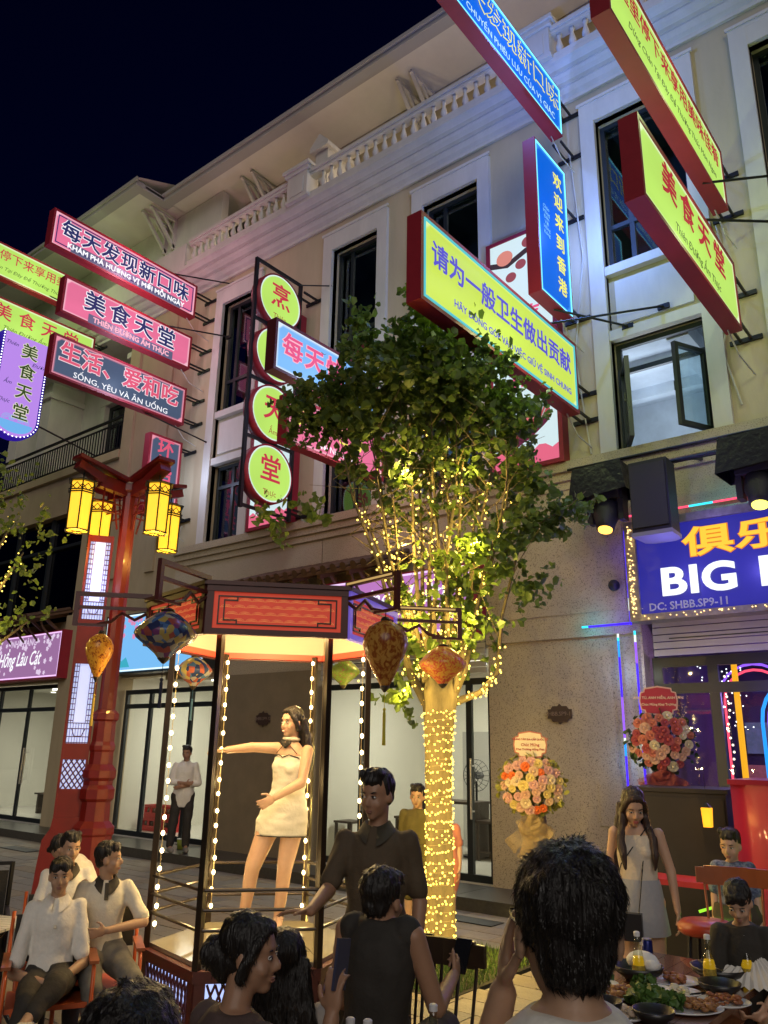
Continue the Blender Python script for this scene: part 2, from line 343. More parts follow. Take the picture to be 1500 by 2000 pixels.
# ------------------------------------------------------------------ shop rooms and glass fronts
def shop(x0, x1, z1, cols, rows, lab, handles=(), power=60, depth=3.6):
    power *= 1.35
    S = thing('shop_front', lab, 'shop front', ((x0+x1)/2, FY, .15))
    y1 = FY+depth
    m = M().box(x0-.4, x1+.4, y1, y1+.1, .15, 3.4).box(x0-.45, x0-.4, FY+.36, y1, .15, 3.4).box(x1+.4, x1+.45, FY+.36, y1, .15, 3.4).box(x0-.4, x1+.4, FY+.36, y1, 3.3, 3.4)
    part('interior_wall', m, mshop, S)
    part('interior_floor', M().box(x0-.4, x1+.4, FY+.1, y1, .10, .152), mfl, S)
    w = build_window(S, x0, x1, .155, z1, FY+.12, rows, cols, mglc, .09, 'glazed_door')
    for hx in handles: part('handle', M().tube([(hx, FY+.05, .95), (hx, FY+.05, 1.75)], .018, 8).beam((hx, FY+.05, 1.05), (hx, FY+.13, 1.05), .02).beam((hx, FY+.05, 1.65), (hx, FY+.13, 1.65), .02), mat('steel', (.5, .5, .5), .3, metal=.9), w)
    part('skirting', M().box(x0-.4, x1+.4, y1-.02, y1, .152, .26), mat('skirting_gray', (.25, .24, .22), .5), S)
    part('back_door', M().box(x0+.5, x0+1.35, y1-.05, y1-.001, .155, 2.2).box(x0+1.22, x0+1.28, y1-.09, y1-.05, 1.05, 1.1), mat('door_gray', (.42, .41, .38), .5), S)
    part('wall_unit', M().box(x1-1.3, x1-.4, y1-.22, y1-.001, 2.55, 2.85), mat('appliance_white', (.75, .75, .73), .4), S)
    part('switch_box', M().box(x0+1.7, x0+1.95, y1-.05, y1-.001, 1.35, 1.75), mat('door_gray', (.42, .41, .38), .5), S)
    for k_ in range(4): part('downlight', M().lathe([(.07, 0), (.07, .02)], 12, Matrix.Translation((x0+.3+(x1-x0-.6)*k_/3, FY+2.6, 3.27))), glow('downlight_glow', (1., .95, .8), 3), S)
    tube = part('ceiling_tube', M().box((x0+x1)/2-.6, (x0+x1)/2+.6, FY+1.6, FY+1.66, 3.22, 3.28), glow('tube_white', (1, .96, .82), 4), S)
    lamp('ceiling_light', 'AREA', ((x0+x1)/2, FY+1.7, 3.2), power, (1., .95, .80), S, 1.6, None, .8)
    return S
shop(-9.28, -6.0, 2.86, (-8.42, -6.42), (), 'glass shop front right of the booth with stools and a table inside', (-8.25, -8.35, -6.35), 72)
shop(-14.93, -11.87, 2.95, (-14.05, -12.75), (2.62,), 'glass shop front behind the booth where the man in white stands', (), 66)
shop(-22.6, -17.35, 3.18, (-20.3, -18.9), (2.62,), 'glass shop front at the left edge under the pink restaurant sign', (-18.6, -18.7), 70)
def shutter(x0, x1, z0, z1, lab, y=FY-.02):
    s = thing('roller_shutter', lab, 'shutter', ((x0+x1)/2, y, z0)); n = max(3, int((z1-z0)/.085))
    me = M().box(x0, x1, y-.012, y+.012, 0, (z1-z0)/n-.012).mesh('slat', mshut)
    for i in range(n): inst('slat', me, s, (0, 0, z0+i*(z1-z0)/n), (R(4), 0, 0)) if False else part('slat', M().box(x0, x1, y-.012-.006*(i % 2), y+.012, z0+i*(z1-z0)/n, z0+(i+1)*(z1-z0)/n-.014), mshut, s)
    part('slot_holes', M().box(x0+.2, x1-.2, y-.02, y-.018, z0+(z1-z0)*.45, z0+(z1-z0)*.45+.012), mfr, s)
shutter(-9.2, -6.02, 2.92, 3.44, 'half rolled gray shutter over the glass shop right of the booth')
shutter(-3.60, 3.1, 3.0, 3.44, 'rolled up gray shutter under the blue karaoke style club sign')

# ------------------------------------------------------------------ left building
Lb = thing('corner_shophouse', 'tan shophouse at the left with a railed balcony and projecting eaves', 'building', (-18, 9.8, 0))
part('wall', M().box(-15.95, -13.45, FY, FY+.3, 4.6, 11.9).box(-15.95, -15.55, FY-.06, FY, 5.4, 11.8).box(-14.5, -14.2, FY-.05, FY, 5.4, 11.8), mw2, Lb)
part('pilaster', M().box(-17.25, -16.35, FY-.12, FY+.3, .15, 4.7).box(-15.75, -14.98, FY-.10, FY+.3, .15, 4.6).box(-16.35, -15.75, FY-.02, FY+.3, .15, 4.6), mw2, Lb)
part('lower_wall', M().box(-13.45, -11.6, FY+.36, FY+.4, 3.1, 5.4).box(-24, -17.25, FY, FY+.3, 3.22, 4.6).box(-17.25, -15.95, FY, FY+.3, 4.7, 8.5).box(-24, -17.25, FY, FY+.3, 7.35, 8.5).box(-14.98, -13.45, FY+.01, FY+.3, 3.2, 4.6).box(-24, -15.95, FY-.1, FY+.3, 8.35, 8.55), mw2, Lb)
part('dark_glazing', M().box(-24, -17.25, FY+.2, FY+.24, 4.6, 7.35), glass('dark_glass', (.2, .22, .22), .06), Lb)
part('curtain', M().add(sum([[(-24+i*.12, FY+.7+.05*(i % 2), 4.6), (-24+i*.12, FY+.7+.05*(i % 2), 7.35)] for i in range(57)], []), [(2*i, 2*i+2, 2*i+3, 2*i+1) for i in range(56)]), mat('brown_curtain', (.10, .085, .055), .9), Lb)
m = M()
for x in (-22.4, -20.7, -19.0): m.box(x, x+.09, FY+.12, FY+.2, 4.6, 7.35)
m.box(-24, -17.25, FY+.12, FY+.2, 6.5, 6.58); part('window_frame', m, mfr, Lb)
part('balcony_floor', M().box(-24, -15.95, FY, 11.6, 8.50, 8.56), mw2, Lb)
part('recess_wall', M().box(-24, -19.2, 11.2, 11.4, 8.55, 11.9).box(-17.6, -15.9, 11.2, 11.4, 8.55, 11.9).box(-19.2, -17.6, 11.2, 11.4, 11.0, 11.9).box(-15.95, -15.9, 10.1, 11.2, 8.55, 11.9), mtr, Lb)
build_window(Lb, -19.2, -17.6, 8.56, 11.0, 11.25, (10.4,), (-18.4,), mgl, .1, 'balcony_door')
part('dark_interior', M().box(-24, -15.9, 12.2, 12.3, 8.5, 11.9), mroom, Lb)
m = M()
for x in (-19.4, -17.45): m.box(x, x+.2, 11.1, 11.2, 8.56, 11.3)
m.box(-19.4, -17.25, 11.08, 11.2, 11.02, 11.25); part('door_trim', m, mtr, Lb)
for x in (-22.5, -20.8, -16.4): part('recess_pilaster', M().box(x-.25, x+.25, 10.2, 11.2, 8.56, 11.9).box(x-.32, x+.32, 10.1, 11.2, 11.3, 11.45), mtr, Lb)
rl = part('balcony_railing', M().box(-24, -15.95, 9.76, 9.82, 9.42, 9.47).box(-24, -15.95, 9.77, 9.81, 9.28, 9.31).box(-24, -15.95, 9.77, 9.81, 8.62, 8.65), mbk, Lb)
bme = M().box(-.011, .011, -.011, .011, 0, .63).mesh('baluster', mbk)
for i in range(66): inst('baluster', bme, rl, (-24+i*.122, 9.79, 8.65))
cornice(Lb, -24, -13.5)
part('parapet', M().box(-24, -13.5, 9.3, 9.5, 12.3, 12.9), mtr, Lb)
part('upper_wall', M().box(-24, -13.5, 10.2, 10.4, 12.3, 14.9), mtr, Lb)
rf = part('roof', M().box(-26, -14.98, 9.0, 13, 14.93, 14.99).add([(-26, 8.7, 15.03), (-14.9, 8.7, 15.03), (-14.9, 13, 16.8), (-26, 13, 16.8)], [(0, 1, 2, 3)]), mroof, Lb)
part('eave_board', M().box(-26, -14.98, 8.74, 8.99, 14.88, 15.02).box(-15.22, -14.98, 8.99, 9.8, 14.882, 15.02).box(-26, -14.92, 8.69, 8.75, 14.98, 15.06), MATS['eave_gray'], rf)
for x in (-15.7, -15.35): eave_bracket(Lb, x, 10.2)
tag(part('window_canopy', M().add([(-24, 8.3, 12.6), (-18.6, 8.3, 12.6), (-18.6, 9.8, 13.3), (-24, 9.8, 13.3), (-24, 8.3, 12.5), (-18.6, 8.3, 12.5), (-18.6, 9.8, 13.2), (-24, 9.8, 13.2)], [(0, 1, 2, 3), (7, 6, 5, 4), (0, 4, 5, 1), (1, 5, 6, 2)]), mroof), 'sloping gray canopy high on the left building behind the green signs', 'canopy') if False else None
# ------------------------------------------------------------------ protruding light boxes
SIGNW = 14
def sbox(name, lab, x, y0, y1, z0, z1, face, edge, lines, t=.19, hous=mred, brk=(), s=1., border=None, group='light box signs on the facade', w=.05, tie=None, frame_m=None, shape=None):
    S = thing(name, lab, 'sign', (x-t/2, (y0+y1)/2, z0), 0, group)
    e = .045; h = z1-z0; l = y1-y0
    m = M().box(x-t, x, y0, y0+e, z0, z1).box(x-t, x, y1-e, y1, z0, z1).box(x-t, x, y0+e, y1-e, z0, z0+e).box(x-t, x, y0+e, y1-e, z1-e, z1)
    part('housing', m, hous, S)
    me = bpy.data.meshes.new('lit_face'); fr = min(h, l)*.13; ys = [y0+e, y0+e+fr, y1-e-fr, y1-e]; zs = [z0+e, z0+e+fr, z1-e-fr, z1-e]
    vs = [(x-.012, y, z) for z in zs for y in ys]+[(x-t+.012, y, z) for z in zs for y in ys]
    fs = [(r*4+c, r*4+c+1, r*4+c+5, r*4+c+4) for r in range(3) for c in range(3)]; fs += [tuple(i+16 for i in f)[::-1] for f in fs]
    me.from_pydata(vs, [], fs); at = me.attributes.new('edge', 'FLOAT', 'POINT')
    for i in range(32): k = i % 16; at.data[i].value = 1. if (k % 4 in (1, 2) and k//4 in (1, 2)) else 0.
    key = 'face_%.2f_%.2f_%.2f_%.2f' % (*face, s); me.materials.append(boxface(key, face, edge, s, .05))
    part('lit_face', me, None, S)
    if border:
        d, bw, bc = border; b = M(); a0, a1, c0, c1 = y0+d, y1-d, z0+d, z1-d
        b.box(x-.01, x+.006, a0, a0+bw, c0, c1).box(x-.01, x+.006, a1-bw, a1, c0, c1).box(x-.01, x+.006, a0+bw, a1-bw, c0, c0+bw).box(x-.01, x+.006, a0+bw, a1-bw, c1-bw, c1)
        part('border', b, bc, S)
    for i, L in enumerate(lines):
        st_, yy, zz, size, col, kw = L
        if kw.pop('plate', None):
            pw = kw.pop('pw'); part('caption_plate', M().box(x-.009, x+.001, yy-pw/2, yy+pw/2, zz-size*.62, zz+size*.62), mat('slate_plate', (.06, .07, .12), .5, emit=(.07, .08, .14), es=1), S)
        ol = kw.pop('outline', None)
        if ol: text('character_outline', st_, size, ol, S, onX(x+.001, yy, zz), bold=kw.get('bold', 0)+size*.035, **{k: v for k, v in kw.items() if k != 'bold'})
        text('lettering', st_, size, col, S, onX(x+(.008 if ol else .004), yy, zz), **kw)
    for bz in brk or (z0+.15, z1-.15):
        b = M()
        for dx in (-.03, -t+.03): b.beam((x+dx, y1-.02, bz), (x+dx, FY-.03, bz), .03)
        b.box(x-t-.1, x+.1, FY-.04, FY-.005, bz-.03, bz+.03)
        part('wall_bracket', b, mbk, S)
    if tie:
        part('tie_rod', M().tube([(x-t/2, tie[0], tie[1]), (tie[2], FY-.05, tie[3])], .016, 6).box(tie[2]-.08, tie[2]+.08, FY-.05, FY-.005, tie[3]-.035, tie[3]+.035), mbk, S)
    lc = tuple((.85*v/max(face)+.15) if face[2] > .6 and face[0] < .1 else (.72*v/max(face)+.28) for v in face)
    pw_ = l*h*s*SIGNW*(2.4 if face[2] > .6 and face[0] < .1 else .6 if face[1] > .7 else 1)
    lamp('sign_glow', 'POINT', (x+.5, (y0+y1)/2, (z0+z1)/2), pw_, lc, S, 0); lamp('sign_glow', 'POINT', (x-t-.35, (y0+y1)/2, (z0+z1)/2), pw_*.7, lc, S, 0)
    part('feed_cable', M().tube([(x-t*.8, y1-.2, z0+.1), (x-t*.5, y1+.1, z0-.25), (x-t*.2, FY-.03, z0-.35)], .01, 5), MATS['pale_cable'], S)
    return S
navy = glow('navy_print', (.025, .03, .13), 1); white = glow('white_print', (.95, .95, 1.), 1.1); redp = glow('red_print', (.55, .035, .07), 1.)
redd = glow('crimson_print', (.42, .02, .04), 1.); grn = glow('olive_print', (.10, .16, .04), 1); blup = glow('violet_print', (.10, .08, .62), 1)
cyan = glow('cyan_tube', (.10, .55, .62), 1.); cyan2 = glow('azure_tube', (.18, .75, 1.), 1.6); pinkl = glow('pink_print', (.95, .45, .55), 1.1); yelp = glow('yellow_print', (.85, .80, .12), 1.1)
PK = (.80, .17, .32); GR = (.50, .80, .14); GRY = (.07, .10, .17); BL = (.0, .14, .78)
ME = (.95, .52, .62); GE = (.85, 1., .62)
sbox('pink_light_box', 'topmost pink box sign with navy characters 每天发现新口味 and a pill-shaped caption', -12.95, 5.95, 9.32, 10.78, 11.57, PK, ME,
  [('每天发现新口味', 7.62, 11.22, .41, navy, dict(bold=.011, outline=white, space=1.08)), ('KHÁM PHÁ HƯƠNG VỊ MỚI MỖI NGÀY', 7.65, 10.93, .155, white, dict(bold=.006, plate=1, pw=2.55))],
  border=(.10, .014, navy), tie=(8.6, 11.57, -12.35, 11.62))
sbox('pink_light_box', 'middle pink box sign reading 美食天堂 above a gray bar saying THIÊN ĐƯỜNG ẨM THỰC', -12.98, 6.36, 9.33, 9.56, 10.33, PK, ME,
  [('美食天堂', 7.85, 10.0, .46, navy, dict(bold=.012, outline=white, space=1.4)), ('THIÊN ĐƯỜNG ẨM THỰC', 7.9, 9.68, .15, pinkl, dict(bold=.006, plate=1, pw=1.95))], tie=(8.6, 10.33, -12.3, 10.3))
sbox('gray_light_box', 'lowest slate gray box sign with pink characters 生活、爱和吃 in the left stack', -13.08, 6.37, 9.39, 8.32, 9.16, GRY, (.9, .32, .42),
  [('生活、爱和吃', 7.85, 8.83, .44, glow('rose_print', (.72, .10, .18), 1), dict(bold=.014, outline=glow('pale_rose', (.95, .72, .78), 1), space=1.04)), ('SỐNG, YÊU VÀ ĂN UỐNG', 7.9, 8.47, .16, white, dict(sx=1.15))], w=.02, tie=(8.5, 8.32, -12.7, 7.95))
sbox('small_gray_light_box', 'small upright gray box sign with pink 环境 above the red lantern post', -13.2, 8.70, 9.50, 6.25, 7.98, GRY, (.85, .35, .45),
  [('环境保护', 9.1, 7.15, .40, glow('rose_print', (.72, .10, .18), 1), dict(bold=.012, vertical=.95))], brk=(7.85, 6.35))
sbox('yellow_light_box', 'big yellow-green box sign reading 请为一般卫生做出贡献 just above the tree', -4.20, 5.72, 9.36, 6.24, 7.29, (.62, .80, .10), (.80, .95, .40),
  [('请为一般卫生做出贡献', 7.52, 6.86, .325, blup, dict(bold=.008, space=1.0)), ('HÃY ĐÓNG GÓP VÀO VIỆC GIỮ VỆ SINH CHUNG', 7.72, 6.47, .125, blup, dict(bold=.002))],
  border=(.055, .022, cyan), tie=(8.6, 7.29, -3.09, 7.68), brk=(6.3, 6.7))
sbox('lime_light_box', 'lower lime box sign at far right with calligraphic 美食天堂', -2.02, 6.16, 9.22, 6.70, 7.63, GR, GE,
  [('美食天堂', 7.70, 7.27, .42, redd, dict(bold=.012, shear=.1, space=1.55)), ('Thiên Đường Ẩm Thực', 7.7, 6.86, .15, grn, dict(shear=.3))], tie=(8.1, 7.63, -.9, 8.0))
sbox('lime_light_box', 'upper lime box sign at far right with a row of red characters', -2.05, 5.75, 9.42, 8.52, 9.43, GR, GE,
  [('这里停下来享用美味佳肴', 7.6, 9.10, .29, redd, dict(bold=.004)), ('Dừng Chân Tại Đây Để Thưởng Thức Món Ngon', 7.6, 8.76, .135, grn, dict(shear=.3))], tie=(8.7, 8.52, -.8, 8.75))
sbox('blue_light_box', 'long blue box sign at the top with yellow-outlined characters 每天发现新口味', -4.21, 6.0, 9.35, 10.80, 11.68, BL, (.05, .35, .95),
  [('每天发现新口味', 7.8, 11.35, .40, BLm := glow('blue_face', (.0, .15, .8), 1), dict(bold=.002, outline=yelp, space=1.1)), ('MỘT CHUYẾN PHIÊU LƯU CỦA VỊ GIÁC', 7.7, 10.98, .155, glow('sky_print', (.55, .85, .95), 1), dict())],
  border=(.03, .016, cyan2), brk=(10.72, 11.5))
sbox('blue_light_box', 'narrow upright blue box sign with 欢迎来到香港 down its right half', -4.24, 8.46, 9.42, 7.72, 10.20, (.0, .13, .72), (.05, .30, .9),
  [('欢迎来到香港', 9.12, 8.95, .27, yelp, dict(bold=.006, vertical=1.3)), ('Chào\nMừng\nĐến\nVới\nHồng\nKông', 8.72, 8.95, .085, glow('pale_blue_print', (.2, .5, .8), 1), dict())], border=(.03, .016, cyan2), brk=(7.9, 9.6), tie=(9.0, 7.72, -3.6, 7.55))
sbox('lime_light_box', 'upper lime box sign at the left edge behind the topmost pink one', -17.55, 6.2, 9.5, 12.45, 13.35, GR, GE,
  [('这里停下来享用美味佳肴', 7.95, 13.03, .29, redp, dict(bold=.002)), ('Dừng Chân Tại Đây Để Thưởng Thức Món Ngon', 7.8, 12.70, .135, grn, dict(shear=.3))], tie=(8.1, 12.6, -17, 12.2))
sbox('lime_light_box', 'lower lime box sign at the left edge with spaced red characters 美食天堂', -17.3, 6.3, 9.5, 10.92, 11.82, GR, GE,
  [('美食天堂', 8.0, 11.45, .42, redp, dict(bold=.006, space=1.7)), ('Thiên Đường Ẩm Thực', 7.9, 11.1, .15, grn, dict(shear=.3))])
BE = (.80, .90, 1.)
sbox('pale_blue_light_box', 'pale blue box sign half hidden by the tree crown with pink 每天快乐', -7.7, 6.95, 9.3, 7.02, 7.84, (.22, .50, .95), BE,
  [('每天快乐', 8.0, 7.45, .42, glow('hot_pink_print', (.8, .10, .25), 1), dict(bold=.01, outline=pinkl, space=1.2))], hous=mat('black_red_housing', (.10, .015, .02), .5))
sbox('rose_light_box', 'rose box sign sunk in the tree crown with yellow characters 这个地方', -7.68, 7.25, 9.45, 6.0, 6.75, PK, ME,
  [('这个地方', 8.2, 6.45, .36, yelp, dict(bold=.006, space=1.1)), ('Nơi Niềm Vui', 8.3, 6.14, .14, white, dict())])

# round signs on a black frame
S = thing('round_sign_stack', 'black upright frame carrying four round lime signs 烹食天堂', 'sign', (-9.8, 8.85, 5.7), 0, 'light box signs on the facade')
X = -9.66
f = M()
for y in (8.26, 9.38): f.beam((X-.1, y, 5.65), (X-.1, y, 10.40), .06)
for z in (5.7, 6.95, 8.05, 9.2, 10.38): f.beam((X-.1, 8.26, z), (X-.1, 9.38, z), .05)
for z in (5.85, 10.2):
    for dx in (-.2, .0): f.beam((X+dx, 9.38, z), (X+dx, FY-.02, z), .035)
    f.box(X-.32, X+.14, FY-.04, FY-.005, z-.03, z+.03)
f.tube([(X-.1, 9.3, 10.35), (X+.35, FY-.03, 10.4)], .014, 5)
part('frame', f, mbk, S)
TX = Matrix(((0, 0, 1, 0), (1, 0, 0, 0), (0, 1, 0, 0), (0, 0, 0, 1)))
def disc_sign(S, x, cy, cz, r, ch, sub, face=GR, m_rim=mred):
    T = Matrix.Translation((x, cy, cz)) @ TX
    d = part('round_box', M().lathe([(r, -.22), (r, 0), (r-.03, .0), (r-.03, -.02)], 36, T), m_rim, S, True)
    me = bpy.data.meshes.new('lit_face'); n = 36; vs = [(0, 0, -.006)]
    for rr in (r*.80, r-.03): vs += [(rr*math.cos(2*math.pi*k/n), rr*math.sin(2*math.pi*k/n), -.006) for k in range(n)]
    fs = [(0, 1+k, 1+(k+1) % n) for k in range(n)]+[(1+k, 1+n+k, 1+n+(k+1) % n, 1+(k+1) % n) for k in range(n)]
    me.from_pydata([T @ Vector(v) for v in vs], [], fs); at = me.attributes.new('edge', 'FLOAT', 'POINT')
    for i in range(len(vs)): at.data[i].value = 0. if i > n else 1.
    me.materials.append(boxface('disc_face', face, (.80, .92, 1.), 1.)); part('lit_face', me, None, d)
    if ch: text('lettering', ch, r*.95, redp, d, onX(x+.002, cy, cz+r*.10), bold=.010)
    if sub: text('lettering', sub, r*.27, glow('brown_print', (.35, .12, .05), 1), d, onX(x+.002, cy, cz-r*.66))
for z, ch, sub in ((9.72, '烹', 'Thiên'), (8.62, '食', 'Đường'), (7.48, '天', 'Ẩm'), (6.36, '堂', 'Thực')): disc_sign(S, X, 8.80, z, .53, ch, sub)

# purple tongue-shaped sign outlined with bulbs
S = thing('purple_arch_sign', 'purple tongue-shaped sign edged with tiny bulbs at the left edge', 'sign', (-16.9, 7.6, 8.4), 0, 'light box signs on the facade')
x = -16.9; cy = 7.62; hw = .53; zt = 10.85; zb = 8.42
poly = [(cy-hw, zt), (cy-hw, zb+hw*.9)]+[(cy-hw*math.cos(R(a)), zb+hw*.9-hw*.9*math.sin(R(a))) for a in range(10, 180, 10)]+[(cy+hw, zb+hw*.9), (cy+hw, zt)]
part('housing', M().prism([(cy+(y-cy)*1.07, zb+(z-zb)*1.01-.04) for y, z in poly], -.24, -.01, Matrix.Translation((x, 0, 0)) @ TX), glow('deep_blue_rim', (.03, .01, .35), .8), S)
part('lit_face', M().prism([(cy+(y-cy)*.93, z) for y, z in poly], -.01, .0, Matrix.Translation((x, 0, 0)) @ TX), glow('lilac_face', (.48, .25, .82), 1.), S)
m = M()
for i in range(len(poly)-1):
    a, b = Vector(poly[i]), Vector(poly[i+1]); n = max(1, round((b-a).length/.07))
    for k in range(n): p = a.lerp(b, k/n); m.ell((x+.01, p.x, p.y), .016, 6)
part('bulb_edge', m, glow('bulb_white', (.9, .9, 1.), 3), S, kind='stuff')
text('lettering', '美食天堂', .40, glow('moss_print', (.04, .07, .02), 1), S, onX(x+.008, cy+.1, 9.75), bold=.008, vertical=1.25)
text('lettering_outline', '美食天堂', .40, glow('cream_print', (.8, .8, .55), 1), S, onX(x+.004, cy+.1, 9.75), bold=.022, vertical=1.25)
for s_, yy, zz in (('Thiên', cy-.33, 10.6), ('Đường', cy+.38, 10.25), ('Ẩm', cy-.30, 9.65), ('Thực', cy-.33, 9.2)): text('lettering', s_, .13, navy, S, onX(x+.004, yy, zz), shear=.3)
for i, (yy, r) in enumerate(((7.45, .13), (7.65, .16), (7.82, .13))):
    m = M()
    for q in (1, .72, .45): m.tube([(x+.004, yy+r*q*math.cos(R(a)), 8.78+r*q*math.sin(R(a))) for a in range(0, 181, 15)], .006, 4)
    part('wave_mark', m, glow('pale_blue_print', (.2, .5, .8), 1), S)
part('water_mark', M().prism([(cy-.42*math.cos(R(a)), 8.76-.26*math.sin(R(a))) for a in range(0, 181, 12)], .0, .003, Matrix.Translation((x, 0, 0)) @ TX), glow('water_print', (.16, .45, .85), 1), S)
part('support_rod', M().beam((x-.1, cy+.5, 8.9), (x-.1, FY, 8.6), .03).beam((x-.1, cy+.5, 10.7), (x-.1, FY, 10.7), .03), mbk, S)

# wall poster boxes with food pictures
def poster(x0, x1, z0, z1, lab):
    S = thing('food_poster_box', lab, 'sign', ((x0+x1)/2, FY, z0), 0, 'lit food posters on the facade'); y = FY-.16
    part('housing', M().box(x1, x1+.07, y-.02, FY, z0-.06, z1+.06).box(x0-.07, x0, y-.02, FY, z0-.06, z1+.06).box(x0, x1, y-.02, FY, z0-.06, z0).box(x0, x1, y-.02, FY, z1, z1+.06), mred, S)
    part('lit_face', M().box(x0, x1, y, y+.05, z0, z1), glow('poster_white', (.66, .82, .86), 1.), S)
    cx = (x0+x1)/2; w = x1-x0
    T = lambda zc: Matrix.Translation((cx, y-.003, zc)) @ Matrix(((1, 0, 0, 0), (0, 0, 1, 0), (0, 1, 0, 0), (0, 0, 0, 1)))
    def blob(pts, m, zc, d=0): part('printed_shape', M().prism(pts, -.002-d, .0-d, T(zc)), m, S)
    el = lambda a, b, cx_=0, cz_=0, rot=0, n=22: [(cx_+a*math.cos(t)*math.cos(rot)-b*math.sin(t)*math.sin(rot), cz_+a*math.cos(t)*math.sin(rot)+b*math.sin(t)*math.cos(rot)) for t in [2*math.pi*k/n for k in range(n)]]
    zc = z0+w*.55
    blob([(-w*.5, -w*.55)]+[(-w*.5+w*k/10, -w*.32+.05*math.sin(k*1.9)) for k in range(11)]+[(w*.5, -w*.55)], glow('pink_wave', (.78, .14, .24), 1), zc)
    blob(el(w*.44, w*.18, 0, .0, .5), glow('sausage_red', (.45, .08, .09), 1), zc, .002)
    blob(el(w*.30, w*.10, -.04, .09, .5), glow('sausage_rose', (.70, .18, .17), 1), zc, .004)
    blob(el(w*.40, w*.06, .03, -.12, .5), glow('sausage_dark', (.12, .02, .05), 1), zc, .004)
    for k in range(4): blob([(w*(.10+.05*k), w*.1), (w*(.115+.05*k), w*.1), (w*(.37+.05*k), w*.58), (w*(.355+.05*k), w*.58)], glow('gray_print', (.4, .45, .45), 1), zc, .006)
    for zz in (z0+w*1.25, z0+w*2.3):
        if zz < z1-.3: text('lettering', '小吃', w*.30, glow('hot_pink_print', (.8, .10, .25), 1), S, onY(cx, y-.004, zz), bold=.012)
    if z1-z0 > 3:
        zt = z1-.35
        blob([(-w*.5, -.05), (-w*.2, -.13), (w*.15, .02), (w*.5, .12), (w*.5, .20), (w*.1, .10), (-w*.2, -.03), (-w*.5, .05)], glow('twig_print', (.05, .03, .04), 1), zt)
        for a, b, r in ((-.25, .06, .14), (.15, .2, .10), (.02, -.15, .09), (.3, -.02, .11), (-.15, -.32, .09)): blob(el(w*r, w*r*.9, w*a, b), glow('plum_print', (.70, .25, .20) if r > .12 else (.35, .08, .10), 1) if r > .12 else glow('plum_dark', (.30, .07, .09), 1), zt, .002)
    return S
poster(-5.70, -4.66, 5.80, 9.62, 'white lit food poster box behind the yellow sign on the wall')
poster(-11.10, -10.05, 5.80, 9.9, 'white lit food poster box behind the stack of round signs')

# ------------------------------------------------------------------ shop fascia signs
def fascia(name, lab, x0, x1, z0, z1, face, lines, y=FY-.35, border=None, edge=(1, 1, 1)):
    S = thing(name, lab, 'sign', ((x0+x1)/2, y, z0)); 
    part('housing', M().box(x0-.04, x0, y-.01, FY-.01, z0-.04, z1+.04).box(x1, x1+.04, y-.01, FY-.01, z0-.04, z1+.04).box(x0, x1, y+.04, FY-.01, z0-.04, z0).box(x0, x1, y+.04, FY-.01, z1, z1+.04), border or mred, S)
    part('lit_face', M().box(x0, x1, y, y+.03, z0, z1), face, S)
    part('rim_tube', M().box(x0, x1, y-.006, y+.01, z1-.03, z1).box(x0, x1, y-.006, y+.01, z0, z0+.03).box(x0, x0+.03, y-.006, y+.01, z0+.03, z1-.03).box(x1-.03, x1, y-.006, y+.01, z0+.03, z1-.03), glow('rim_%.1f%.1f' % edge[:2], edge, 1.2), S)
    for s_, xx, zz, size, m, kw in lines: text('lettering', s_, size, m, S, onY(xx, y-.006, zz), **kw)
    return S
def spots(S, x0, x1, z0, z1, y, m, n, r, seed=1):
    q = random.Random(seed); k = M()
    for i in range(n):
        u = q.random(); xx = x0+(x1-x0)*u; zz = z1-(z1-z0)*abs(q.gauss(0, .25)) if q.random() < .7 else z0+(z1-z0)*q.random()
        rr = r*q.uniform(.5, 1); zz = min(max(zz, z0+rr), z1-rr); T = Matrix.Translation((xx, y, zz)) @ Matrix(((1, 0, 0, 0), (0, 0, -1, 0), (0, 1, 0, 0), (0, 0, 0, 1)))
        k.prism([(rr*(1+.25*math.cos(5*t))*math.cos(t), rr*(1+.25*math.cos(5*t))*math.sin(t)) for t in [2*math.pi*j/15 for j in range(15)]], 0, .003, T)
    part('printed_blossoms', k, m, S, kind='stuff')
F = fascia('restaurant_sign', 'mauve restaurant sign at the left edge reading Hồng Lâu Cát', -21.6, -16.95, 3.30, 4.30, glow('mauve_face', (.33, .16, .34), 1.),
   [('• NHÀ HÀNG •', -18.6, 4.12, .22, glow('lilac_print', (.75, .6, .8), 1), dict(bold=.004)), ('Hồng Lâu Cát', -18.75, 3.74, .46, white, dict(shear=.35, bold=.006, sx=.75))], edge=(.9, .55, .95))
spots(F, -21.5, -17.1, 3.35, 4.26, FY-.353, glow('lilac_print', (.75, .6, .8), 1), 60, .07, 4)
F = fascia('sky_blue_sign', 'sky blue shop sign with cherry blossoms left of the booth', -15.15, -11.9, 3.28, 4.42, glow('sky_face', (.20, .52, .92), 1.), [('Trà Sữa', -12.6, 3.8, .4, white, dict(shear=.3))], edge=(.75, .95, 1.), border=mfr)
spots(F, -15.1, -13.2, 3.75, 4.38, FY-.353, glow('blossom_print', (.75, .25, .45), 1), 45, .06, 2)
part('printed_hill', M().prism([(-.45, 0), (-.35, .2), (-.2, .14), (-.05, .26), (.1, .12), (.25, .2), (.4, 0)], 0, .004, Matrix.Translation((-14.6, FY-.355, 3.36)) @ Matrix(((1, 0, 0, 0), (0, 0, -1, 0), (0, 1, 0, 0), (0, 0, 0, 1)))), glow('teal_print', (.05, .42, .55), 1), F)
